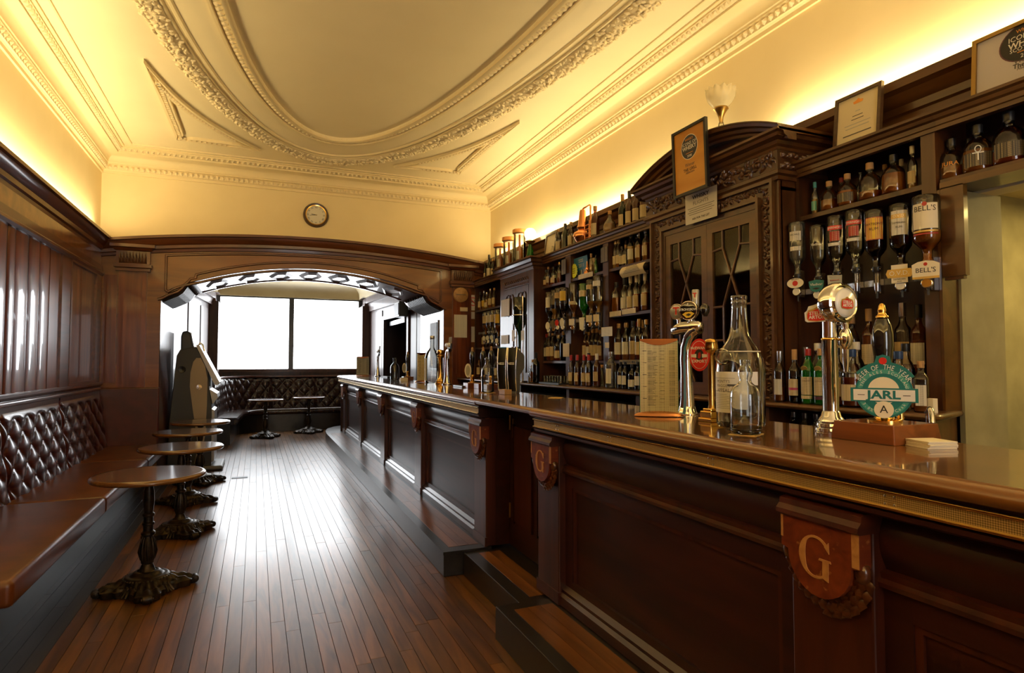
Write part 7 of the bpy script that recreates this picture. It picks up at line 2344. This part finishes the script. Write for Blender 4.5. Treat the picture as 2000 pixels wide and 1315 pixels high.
hand_pull('black hand pump with white oval clip, left of three by arch', 1.97, 5.75, True)
hand_pull('black hand pump with pale wooden knob, middle of three', 2.00, 5.52, None)
hand_pull('black hand pump partly behind the stout font, right of three', 2.0, 5.30, None)
hand_pull('lone black hand pump far along the bar with white clip', 1.97, 8.55, True)
fx = thing('card_pile', 'pile of white cards beside the lone far hand pump', 'cards', (1.87, 8.36, ZB))
for k in range(4): local(fx, MB().box(-0.05 + 0.003 * k, -0.05, 0.010 * k, 0.05, 0.05, 0.010 * k + 0.009), 'card', 'card_white')


def swan_font(label, x, y, brass_col=False, m='chrome'):
    t = thing('swan_font', label, 'beer font', (x, y, ZB), 0.0, 'swan neck fonts along the bar')
    path = [(0, 0, 0.0), (0, 0, 0.10), (0, 0, 0.28), (0, -0.005, 0.34), (0, -0.03, 0.375), (0, -0.07, 0.385), (0, -0.11, 0.378)]
    local(t, MB().tube(path, [0.042, 0.028, 0.022, 0.022, 0.022, 0.021, 0.020], 16), 'neck', m, 60)
    local(t, MB().lathe([(0.055, 0), (0.055, 0.01), (0.042, 0.02)], seg=24), 'base', m, 50)
    for k in range(3):
        local(t, MB().lathe([(0.024, -0.012), (0.026, 0.0), (0.022, 0.010), (0, 0.014)], seg=18).rot(facing(-1, 0, (0, 0, 0))).move((-0.01, -0.01 - 0.042 * k, 0.44)), 'lens', 'white_gloss', 60)
        local(t, MB().tube([(0.012, -0.03 - 0.035 * k, 0.40), (0.012, -0.03 - 0.035 * k, 0.46)], 0.012, 10), 'tap_body', 'black_gloss', 60)
        local(t, MB().tube([(0.014, -0.03 - 0.035 * k, 0.46), (0.02, -0.03 - 0.035 * k, 0.53)], 0.007, 8), 'tap_lever', 'silver_paint', 60)
    local(t, MB().tube([(-0.01, -0.09, 0.37), (-0.01, -0.095, 0.29)], [0.012, 0.007], 10), 'nozzle', 'steel', 60)
    return t


swan_font('dark chrome swan neck font with three lenses before the arch', 1.97, 6.62)
swan_font('chrome swan neck font at the far end of the bar', 1.97, 10.85)
bc_ = thing('brass_column', 'polished brass column font beside the swan neck font', 'beer font', (1.98, 6.92, ZB))
local(bc_, MB().lathe([(0.062, 0), (0.062, 0.012), (0.05, 0.02), (0.054, 0.03), (0.040, 0.05), (0.032, 0.07), (0.030, 0.30), (0.040, 0.31), (0.040, 0.33), (0.034, 0.335), (0.044, 0.36), (0.036, 0.39), (0.0, 0.40)], seg=28), 'column', 'brass', 50)
tb_ = thing('tall_bottle', 'tall clear bottle with large pale label beside brass column', 'bottle', (1.965, 7.24, ZB), -0.3)
out = [(0.075, 0), (0.082, 0.006), (0.084, 0.02), (0.086, 0.31), (0.07, 0.36), (0.035, 0.41), (0.026, 0.43), (0.025, 0.53), (0.029, 0.532), (0.029, 0.56)]
local(tb_, MB().lathe(out, seg=28), 'glass_body', 'glass_clear', 60)
local(tb_, MB().lathe([(0.0875, 0.03), (0.0885, 0.30)], seg=16, cap=False, a0=PI - 0.8, a1=PI + 0.8), 'label', 'label_white', 180)
local(tb_, MB().lathe([(0.027, 0.53), (0.0305, 0.535), (0.0305, 0.565), (0.026, 0.57)], seg=16), 'cap', 'cap_silver', 50)
sb2 = thing('clip_bottle', 'small clear bottle standing alone midway along far bar', 'bottle', (1.84, 8.80, ZB))
local(sb2, MB().lathe([(0.05, 0), (0.060, 0.006), (0.062, 0.02), (0.062, 0.18), (0.052, 0.21), (0.026, 0.235), (0.022, 0.26), (0.026, 0.265), (0.026, 0.29), (0.03, 0.295), (0.028, 0.31)], seg=24), 'glass_body', 'glass_clear', 60)
local(sb2, MB().lathe([(0.057, 0.008), (0.057, 0.10)], seg=20), 'liquid', 'liquid_clear', 60)
for (x_, y_, w_, l_, lab) in ((1.93, 5.95, 0.10, 0.30, 'black rubber drip tray beside the left hand pump'), (2.0, 10.2, 0.08, 0.5, 'long black drip tray near the far chrome font')):
    o = bevel(MB().box(-w_ / 2, -l_ / 2, 0, w_ / 2, l_ / 2, 0.018).build('drip_tray', 'black_plastic'), 0.004)
    o.location = (x_, y_, ZB)
    tag(o, lab, 'drip tray')

# ================================================================= BEHIND THE BAR
# magnum on a stand in front of the carved cupboard
mg = thing('magnum_dispenser', 'dark green magnum upside down in a chrome dispenser stand', 'dispenser', (2.62, 6.08, 1.2005))
for dy in (-0.085, 0.085):
    local(mg, MB().tube([(0, dy, 0.0), (0, dy, 0.92)], 0.010, 10), 'stand_leg', 'chrome', 60)
local(mg, MB().lathe([(0.088, 0), (0.088, 0.012), (0.08, 0.018)], seg=28), 'stand_foot', 'steel', 50)
local(mg, MB().tube([(0.075 * math.cos(2 * PI * k / 24), 0.085 * math.sin(2 * PI * k / 24), 0.72) for k in range(25)], 0.006, 6), 'stand_ring', 'chrome', 60)
local(mg, MB().lathe([(0.015, 0.36), (0.018, 0.50), (0.022, 0.53), (0.055, 0.60), (0.070, 0.64), (0.072, 0.90), (0.066, 0.915), (0.0, 0.905)], seg=28), 'magnum_bottle', 'glass_darkgreen', 60)
local(mg, MB().lathe([(0.012, 0.24), (0.017, 0.26), (0.017, 0.35), (0.013, 0.37)], seg=16), 'measure', 'steel', 50)
local(mg, MB().box(-0.082, -0.05, 0.44, -0.078, 0.02, 0.56), 'paper_tag', 'notice_cream')
for k in range(2):
    local(mg, MB().tube([(-0.06, -0.05 + 0.09 * k, 0.05), (-0.06, -0.05 + 0.09 * k, 0.38)], [0.016, 0.024], 10), 'tap_handle', 'chrome', 60)
bottle_row('beside the magnum stand on back counter', 2.705, 1.2005, [(1036, 'squat', 'c', 'g', 0.4, None, None, 0.6), (1041, 'std', 'c', 'a', 0.5, 'k', None, 0.8), (1047, 'wine', 'B', 'd', 0.6, 'b', None, 1.0)], 'bottles beside the magnum')
# shot glasses on a tray
try_ = tag(MB().box(2.68, 5.28, 1.2005, 2.84, 5.72, 1.215).build('glass_tray', 'dark_grey'), 'dark tray holding shot glasses on the back counter', 'tray')
gm_ = MB().lathe([(0.016, 0), (0.020, 0.001), (0.026, 0.065), (0.0245, 0.065), (0.0165, 0.012), (0, 0.011)], seg=14).mesh('shot_glass', 'glass_clear', 60)
for k in range(14):
    o = obj('shot_glass', gm_, None, (2.72 + 0.07 * (k % 2), 5.31 + 0.059 * (k // 2), 1.2155))
    tag(o, 'shot glass, ' + ORD[6 - k // 2] + ' from left in ' + ('front' if k % 2 == 0 else 'back') + ' row on the dark tray', 'glass', 'shot glasses on the tray')


# ---- framed certificates
def frame(label, y_mid, X, z, w_, h, fm_, face, tilt, build):
    t = thing('framed_certificate', label, 'picture frame', (X, y_mid, z))
    e = plate('frame_assembly', t, facing(-1, 0, (0, 0, 0), -tilt))
    e = t
    t.matrix_world = facing(-1, 0, (X, y_mid, z), -tilt)
    f_ = MB()
    b = 0.018
    f_.box(-w_ / 2, 0, -0.012, w_ / 2, b, 0.010).box(-w_ / 2, h - b, -0.012, w_ / 2, h, 0.010).box(-w_ / 2, b, -0.012, -w_ / 2 + b, h - b, 0.010).box(w_ / 2 - b, b, -0.012, w_ / 2, h - b, 0.010)
    local(t, f_, 'moulding', fm_)
    local(t, MB().box(-w_ / 2 + b, b, -0.008, w_ / 2 - b, h - b, 0.0), 'sheet', face)
    build(t, w_, h)
    for c in list(t.children):
        if c.name.startswith('frame_assembly'): bpy.data.objects.remove(c)
    return t


def T_(t, s_, size, m, x, y, sx=1.0, bold=0.0, z=0.0005):
    return obj('lettering', text_mesh(s_, size, m, 0.0002, 'CENTER', bold, sx), t, (x, y, z))


def icons(t, w_, h, oval, scot, grill):
    sx = 1.25 if oval else 1.0
    R = 0.082 if not oval else 0.084
    q_ = 1.27
    cy_ = h * 0.69
    local(t, disc_mb(R, 0.0006, 36, sx, 1.0).move((0, cy_, 0)), 'roundel_rim', 'white_paper' if not oval else 'plum')
    local(t, disc_mb(R * 0.95, 0.0010, 36, sx, 1.0).move((0, cy_, 0)), 'roundel', 'dark_grey' if not oval else 'ink')
    T_(t, 'WHISKY', 0.017 * q_, 'orange_ink', 0, cy_ + R * 0.62, z=0.0014)
    T_(t, 'ICONS OF', 0.024 * q_, 'white_paper', 0, cy_ + R * 0.28, z=0.0014)
    T_(t, 'WHISKY', 0.029 * q_, 'white_paper', 0, cy_ - R * 0.06, bold=0.0006, z=0.0014)
    if scot: T_(t, 'SCOTLAND', 0.019 * q_, 'white_paper', 0, cy_ - R * 0.32, z=0.0014)
    local(t, MB().box(-0.035, cy_ - R * 0.50, 0.001, 0.035, cy_ - R * 0.46, 0.0014), 'small_print', 'orange_ink')
    T_(t, '2008', 0.018 * q_, 'white_paper', 0, cy_ - R * 0.72, z=0.0014)
    T_(t, 'Winner', 0.034, 'grey_ink', 0, h * 0.43, 0.9)
    T_(t, grill[0], 0.028, 'ink', 0, h * 0.36, bold=0.0004)
    T_(t, grill[1], 0.018, 'grey_ink', 0, h * 0.315)


def orange_face():
    wood('orange_grad', (0.50, 0.20, 0.012), (0.66, 0.33, 0.05), 'X', 5, 6, 0.4, 0.2, 0.1)


orange_face()
frame('orange whisky award in a dark frame hung before the pediment', 3.215, 2.604, 2.520, 0.338, 0.445, 'frame_dark' if 'frame_dark' in M else 'black_plastic', 'orange_grad', -0.03, lambda t, w_, h: icons(t, w_, h, False, False, ('THE GRILL', 'ABERDEEN')))
plain('pale_sheet', (0.46, 0.43, 0.44), 0.5)


def scroll_cert(t, w_, h):
    local(t, MB().prism([(-0.025, h * 0.80), (0.025, h * 0.80), (0.03, h * 0.84), (0.012, h * 0.855), (0, h * 0.885), (-0.012, h * 0.855), (-0.03, h * 0.84)], 0, 0.0008), 'crest', 'orange_ink')
    for k, (f, hh) in enumerate(((0.66, 0.10), (0.58, 0.22), (0.52, 0.26), (0.44, 0.55), (0.38, 0.50), (0.26, 0.60), (0.17, 0.2))):
        local(t, MB().box(-w_ * hh / 2, h * f, 0, w_ * hh / 2, h * f + (0.004 if k != 5 else 0.006), 0.0006), 'writing_line', 'grey_ink' if k in (1, 2, 5) else 'paper_grey')


frame('cream certificate in broad brown frame above the near shelves', 2.275, 2.93, ZT, 0.275, 0.315, 'frame_brown', 'cream_paper', 0.10, scroll_cert)
frame('grey award sheet with dark oval in gilt frame over passage', 1.49, 2.93, ZT, 0.42, 0.30, 'old_brass', 'pale_sheet', 0.08, lambda t, w_, h: icons(t, w_, h, True, True, ('The Grill', 'Aberdeen')))
frame('narrow certificate in brown frame on gantry beside copper tubes', 5.98, 2.93, ZT, 0.26, 0.27, 'frame_brown', 'notice_cream', 0.12, lambda t, w_, h: None)
# printed card under the orange award
wc = thing('whisky_card', 'silvery printed card hanging under the orange award frame', 'card', (2.685, 3.215, 2.345))
wc.matrix_world = facing(-1, 0, (2.683, 3.215, 2.345))
local(wc, MB().box(-0.155, 0, 0, 0.155, 0.20, 0.002), 'sheet', 'silver_card' if 'silver_card' in M else 'paper_grey')
M['paper_grey'].node_tree.nodes['Principled BSDF'].inputs['Roughness'].default_value = 0.4
T_(wc, 'WHISKY', 0.036, 'ink', 0, 0.170, 1.2, 0.0008, 0.0024)
T_(wc, 'FLIGHTS', 0.034, 'grey_ink', 0, 0.130, 1.2, 0.0, 0.0024)
for k in range(4):
    local(wc, MB().box(-0.13 + 0.015 * (k % 2), 0.100 - 0.014 * k, 0.002, 0.13 - 0.02 * (k % 2), 0.1035 - 0.014 * k, 0.0024), 'writing_line', 'grey_ink')
T_(wc, 'ASK FOR THE LIST', 0.019, 'ink', 0, 0.028, 1.1, 0.0003, 0.0024)

# ---- glass tubes with copper lids, green gas lamp, copper still
for k, (px_, h, lab) in enumerate(((977, 0.37, 'shortest copper-lidded glass display tube holding an amber bottle'), (994, 0.40, 'middle copper-lidded glass display tube on the carved cupboard'), (1015, 0.43, 'tallest copper-lidded glass display tube beside the green lamp'))):
    y = gy(px_, 2.90, 470)
    zt_ = ZT if y > 7.02 else ZT
    t = thing('display_tube', lab, 'display tube', (2.90, y, zt_), 0.0, 'copper lidded display tubes')
    local(t, MB().lathe([(0.085, 0), (0.085, 0.045), (0.080, 0.05), (0.0, 0.05)], seg=28), 'wooden_base', 'copper_glow', 50)
    local(t, MB().lathe([(0.072, 0.05), (0.072, h)], seg=28, cap=False), 'glass_tube', 'glass_clear', 60)
    local(t, MB().lathe([(0.082, h - 0.03), (0.088, h - 0.025), (0.088, h + 0.015), (0.080, h + 0.02), (0, h + 0.02)], seg=28), 'copper_lid', 'copper_glow', 50)
    local(t, MB().lathe([(0.030, 0.05), (0.036, 0.06), (0.036, 0.20), (0.014, 0.26), (0.012, h - 0.05), (0.014, h - 0.04)], seg=18), 'sample_bottle', 'liquid_amber', 60)
    local(t, MB().lathe([(0.0370, 0.09), (0.0370, 0.19)], seg=10, cap=False, a0=PI - 0.9, a1=PI + 0.9), 'sample_label', 'label_white', 180)
gl = thing('gas_lamp', 'green glass gas lamp with glowing globe on the gantry top', 'lamp', (2.90, 6.42, ZT))
local(gl, MB().lathe([(0.045, 0), (0.052, 0.01), (0.045, 0.08), (0.035, 0.14), (0.022, 0.20), (0.018, 0.22)], seg=20), 'green_body', 'glass_green', 60)
local(gl, MB().lathe([(0.020, 0.22), (0.055, 0.245), (0.058, 0.255), (0.030, 0.262), (0.022, 0.275)], seg=20), 'gallery', 'old_brass', 50)
gg = local(gl, MB().lathe([(0.024, 0.275), (0.050, 0.292), (0.068, 0.325), (0.066, 0.36), (0.048, 0.39), (0.035, 0.40)], seg=24, cap=False), 'globe', 'lamp_glow', 60)
ol_ = thing('gas_lamp', 'unlit frilled glass gas lamp above the pediment cabinet', 'lamp', (2.99, 3.36, 2.895))
local(ol_, MB().lathe([(0.03, 0.0), (0.026, 0.02), (0.018, 0.05), (0.024, 0.09), (0.030, 0.14), (0.022, 0.18), (0.016, 0.205)], seg=18), 'stem', 'light_glass' if 'light_glass' in M else 'glass_pale', 60)
local(ol_, MB().lathe([(0.012, 0.20), (0.016, 0.24), (0.030, 0.27), (0.045, 0.295), (0.052, 0.300), (0.048, 0.31), (0.02, 0.312)], seg=24), 'gallery', 'old_brass', 50)
fs = MB().grid(48, 8, lambda u, v_: ((0.045 + 0.055 * math.sin(min(1, v_ * 1.15) * 1.9) + 0.010 * v_ ** 3 * math.cos(12 * 2 * PI * u)) * math.cos(2 * PI * u), (0.045 + 0.055 * math.sin(min(1, v_ * 1.15) * 1.9) + 0.010 * v_ ** 3 * math.cos(12 * 2 * PI * u)) * math.sin(2 * PI * u), 0.31 + 0.13 * v_ + 0.006 * v_ * math.cos(12 * 2 * PI * u)))
local(ol_, fs, 'frilled_shade', 'frosted_glass' if 'frosted_glass' in M else 'glass_frosted', 60)
cs = thing('copper_still', 'model copper whisky still with bent pipe on gantry top', 'model still', (2.92, gy(1138, 2.92, 450), ZT))
local(cs, MB().lathe([(0.05, 0), (0.055, 0.02), (0.085, 0.06), (0.095, 0.09), (0.085, 0.12), (0.05, 0.14), (0.045, 0.15), (0.058, 0.17), (0.05, 0.19), (0.045, 0.2), (0.030, 0.33), (0.024, 0.345), (0, 0.35)], seg=28), 'pot', 'copper', 50)
local(cs, MB().tube([(0, 0, 0.345), (0, -0.02, 0.358), (0, -0.14, 0.362), (0, -0.155, 0.35), (0, -0.155, 0.05)], 0.009, 10), 'lyne_arm', 'copper', 60)
for k in range(4):
    local(cs, MB().tube([(-0.04, -0.115, 0.04 + 0.04 * k), (-0.04, -0.20, 0.04 + 0.04 * k)], 0.006, 6), 'worm_rung', 'copper', 60)
for dy in (-0.115, -0.20):
    local(cs, MB().tube([(-0.04, dy, 0.0), (-0.04, dy, 0.20)], 0.006, 6), 'worm_post', 'copper', 60)

# ---- papers and price cards
def paper(label, px0, px1, py0, py1, X, m, name='price_card', cat='card', tilt=0.0, d=0.003):
    ya, yb = gy(px0, X, (py0 + py1) / 2), gy(px1, X, (py0 + py1) / 2)
    def zz(px_, py_):
        dd = Vector(_cr) * ((px_ - 1000.0) / FOC) - _cu * ((py_ - 657.5) / FOC) + Vector(_cf)
        return CAM_Z + dd.z * X / dd.x
    z0, z1 = zz((px0 + px1) / 2, py1), zz((px0 + px1) / 2, py0)
    o = MB().box(-d, min(ya, yb), z0, 0, max(ya, yb), z1).move((0, -(ya + yb) / 2, -z0)).build(name, m)
    o.location = (X, (ya + yb) / 2, z0)
    o.rotation_euler.x = tilt
    tag(o, label, cat)
    return o


bp_ = thing('whisky_poster', 'small blue poster marked 2011 on the middle top shelf', 'poster', (2.90, 5.20, 2.2355))
bp_.matrix_world = facing(-1, 0, (2.90, 5.215, 2.2355), 0.06)
local(bp_, MB().box(-0.14, 0, 0, 0.14, 0.20, 0.004), 'sheet', 'blue_print')
T_(bp_, '2011', 0.050, 'paper_grey', 0.02, 0.115, 1.1, 0.001, 0.0046)
for k in range(2): local(bp_, MB().box(-0.03, 0.150 + 0.018 * k, 0.004, 0.06, 0.160 + 0.018 * k, 0.0046), 'title_line', 'paper_grey')
for k in range(8): local(bp_, MB().box(-0.10 + 0.027 * k, 0.01, 0.004, -0.082 + 0.027 * k, 0.075, 0.0046), 'bottle_print', ['old_brass', 'paper_grey', 'navy'][k % 3])
st = MB().prism([((0.075 if k % 2 else 0.060) * math.cos(2 * PI * k / 32), 0.075 + (0.075 if k % 2 else 0.060) * math.sin(2 * PI * k / 32)) for k in range(32)], 0, 0.003)
sb_ = thing('star_card', 'yellow star-shaped price card in front of the blue poster', 'card', (2.87, 5.29, 2.237))
sb_.matrix_world = facing(-1, 0, (2.872, 5.31, 2.2365))
local(sb_, st, 'star', 'lime_card')
for k in range(3): local(sb_, MB().box(-0.022, 0.052 + 0.02 * k, 0.003, 0.022, 0.058 + 0.02 * k, 0.0035), 'writing_line', 'ink')
ms = thing('mini_still', 'tiny copper still ornament on the middle top shelf', 'ornament', (2.89, gy(1147, 2.89, 530), 2.2355))
local(ms, MB().lathe([(0.02, 0), (0.034, 0.012), (0.034, 0.035), (0.014, 0.055), (0.018, 0.07), (0.010, 0.085), (0.006, 0.14), (0, 0.142)], seg=18), 'pot', 'copper', 50)
pk_ = tag(MB().box(2.92, 5.0, 2.2355, 2.925, 5.1, 2.40).build('white_box', 'cream_paper'), 'cream carton behind the tiny copper still', 'carton')
bottle_row('beside the tiny copper still', 2.90, 2.2355, [(1156, 'slim', 'p', 'g', 0.5, 'k', None, 0.7), (1165, 'slim', 'G', 'g', 0.5, 'b', None, 0.6)], 'small bottles on the middle top shelf')
paper('dark framed photograph fixed to upright left of gantry', 1097, 1105, 507, 536, 2.835, 'label_dark', 'photo_card', 'photo')
paper('dark framed photograph on upright beside pediment bay', 1174, 1187, 483, 512, 2.835, 'label_dark', 'photo_card', 'photo')
paper('long cream price strip under the blue poster shelf edge', 1130, 1158, 534, 543, 2.852, 'notice_cream', 'shelf_strip', 'label strip')
paper('left cream price strip on second shelf edge', 1191, 1213, 608, 618, 2.852, 'notice_cream', 'shelf_strip', 'label strip')
paper('right cream price strip on second shelf edge', 1215, 1242, 603, 613, 2.852, 'notice_cream', 'shelf_strip', 'label strip')
rn = thing('rolled_notice', 'curled cream notice pinned under the top shelf by pediment', 'notice', (2.85, 4.23, 2.15))
local(rn, MB().grid(12, 6, lambda u, v_: (-0.010 - 0.03 * math.sin(PI * v_), 0.17 - 0.34 * u, -0.005 + 0.09 * v_ - 0.02)), 'sheet', 'cream_paper', 60)
for k in range(5): local(rn, MB().box(-0.0435, -0.13 + 0.01 * k, 0.000 + 0.012 * k, -0.042, 0.11 - 0.012 * k, 0.0035 + 0.012 * k), 'writing_line', 'grey_ink')
paper('white card with rows of print on upright below second shelf', 1175, 1196, 639, 657, 2.82, 'notice_white')
paper('small yellowed card on upright under the printed card', 1182, 1190, 669, 680, 2.835, 'notice_cream')
paper('bluish notice behind bottles on third shelf', 1193, 1213, 626, 657, 3.02, 'label_blue', 'notice', 'notice')
paper('white sheet behind the bottles of the second shelf', 1190, 1212, 550, 612, 3.06, 'notice_white', 'notice', 'notice')
paper('grey sheet behind bottles at right of second shelf', 1243, 1267, 530, 560, 3.06, 'notice_white', 'notice', 'notice')
paper('cream papers pinned to the upright by shot glasses', 1100, 1112, 671, 697, 2.835, 'notice_cream')
paper('cream notice pinned on the carved cupboard door', 979, 995, 585, 618, 2.742, 'notice_cream', 'notice', 'notice')
paper('white notice low on the carved cupboard door', 979, 993, 655, 672, 2.742, 'notice_white', 'notice', 'notice')
paper('narrow white card at the right of magnum dispenser', 1018, 1024, 646, 665, 2.60, 'notice_cream')
ss = thing('shelf_sign', 'brown shelf sign under the third shelf bottles', 'sign', (2.85, 4.30, 1.41))
ss.matrix_world = facing(-1, 0, (2.853, 4.31, 1.418))
local(ss, MB().box(-0.16, -0.018, 0, 0.16, 0.018, 0.004), 'board', 'old_brass')
T_(ss, 'SPEYSIDE MALTS', 0.030, 'ink', 0, 0, 1.05, 0.0006, 0.0045)
# banner and posters inside the glazed cabinet
cb_ = thing('cabinet_banner', 'white slogan banner on the shelf inside the glazed cabinet', 'banner', (2.86, 2.97, 1.84))
cb_.matrix_world = facing(-1, 0, (2.86, 2.99, 1.835), 0.0, 0.03)
local(cb_, MB().box(-0.24, 0, 0, 0.24, 0.10, 0.003), 'sheet', 'notice_plain' if 'notice_plain' in M else 'white_paper')
T_(cb_, 'IT IS ALL HILL', 0.062, 'ink', 0, 0.05, 0.95, 0.0008, 0.0035)
paper('blue folder leaning inside the glazed cabinet', 1408, 1424, 580, 640, 2.90, 'blue_print', 'folder', 'folder')
paper('white carton beside blue folder inside the glazed cabinet', 1425, 1442, 585, 640, 2.88, 'white_paper', 'carton', 'carton', 0.0, 0.04)
paper('white sheet standing inside the left cabinet door', 1316, 1330, 690, 735, 2.88, 'notice_white', 'notice', 'notice')
tag(MB().box(2.68, 1.745, 1.2005, 2.71, 1.785, 1.262).build('small_carton', 'card_white'), 'little white carton at the right end of back counter', 'carton')

# small metal plate let into the floor boards
x_, y_ = gz(468, 933, 0.001)
tag(MB().box(x_ - 0.09, y_ - 0.05, 0.0008, x_ + 0.09, y_ + 0.05, 0.0045).build('floor_plate', 'dark_grey'), 'small dark metal plate let into the floor by the tables', 'floor plate')
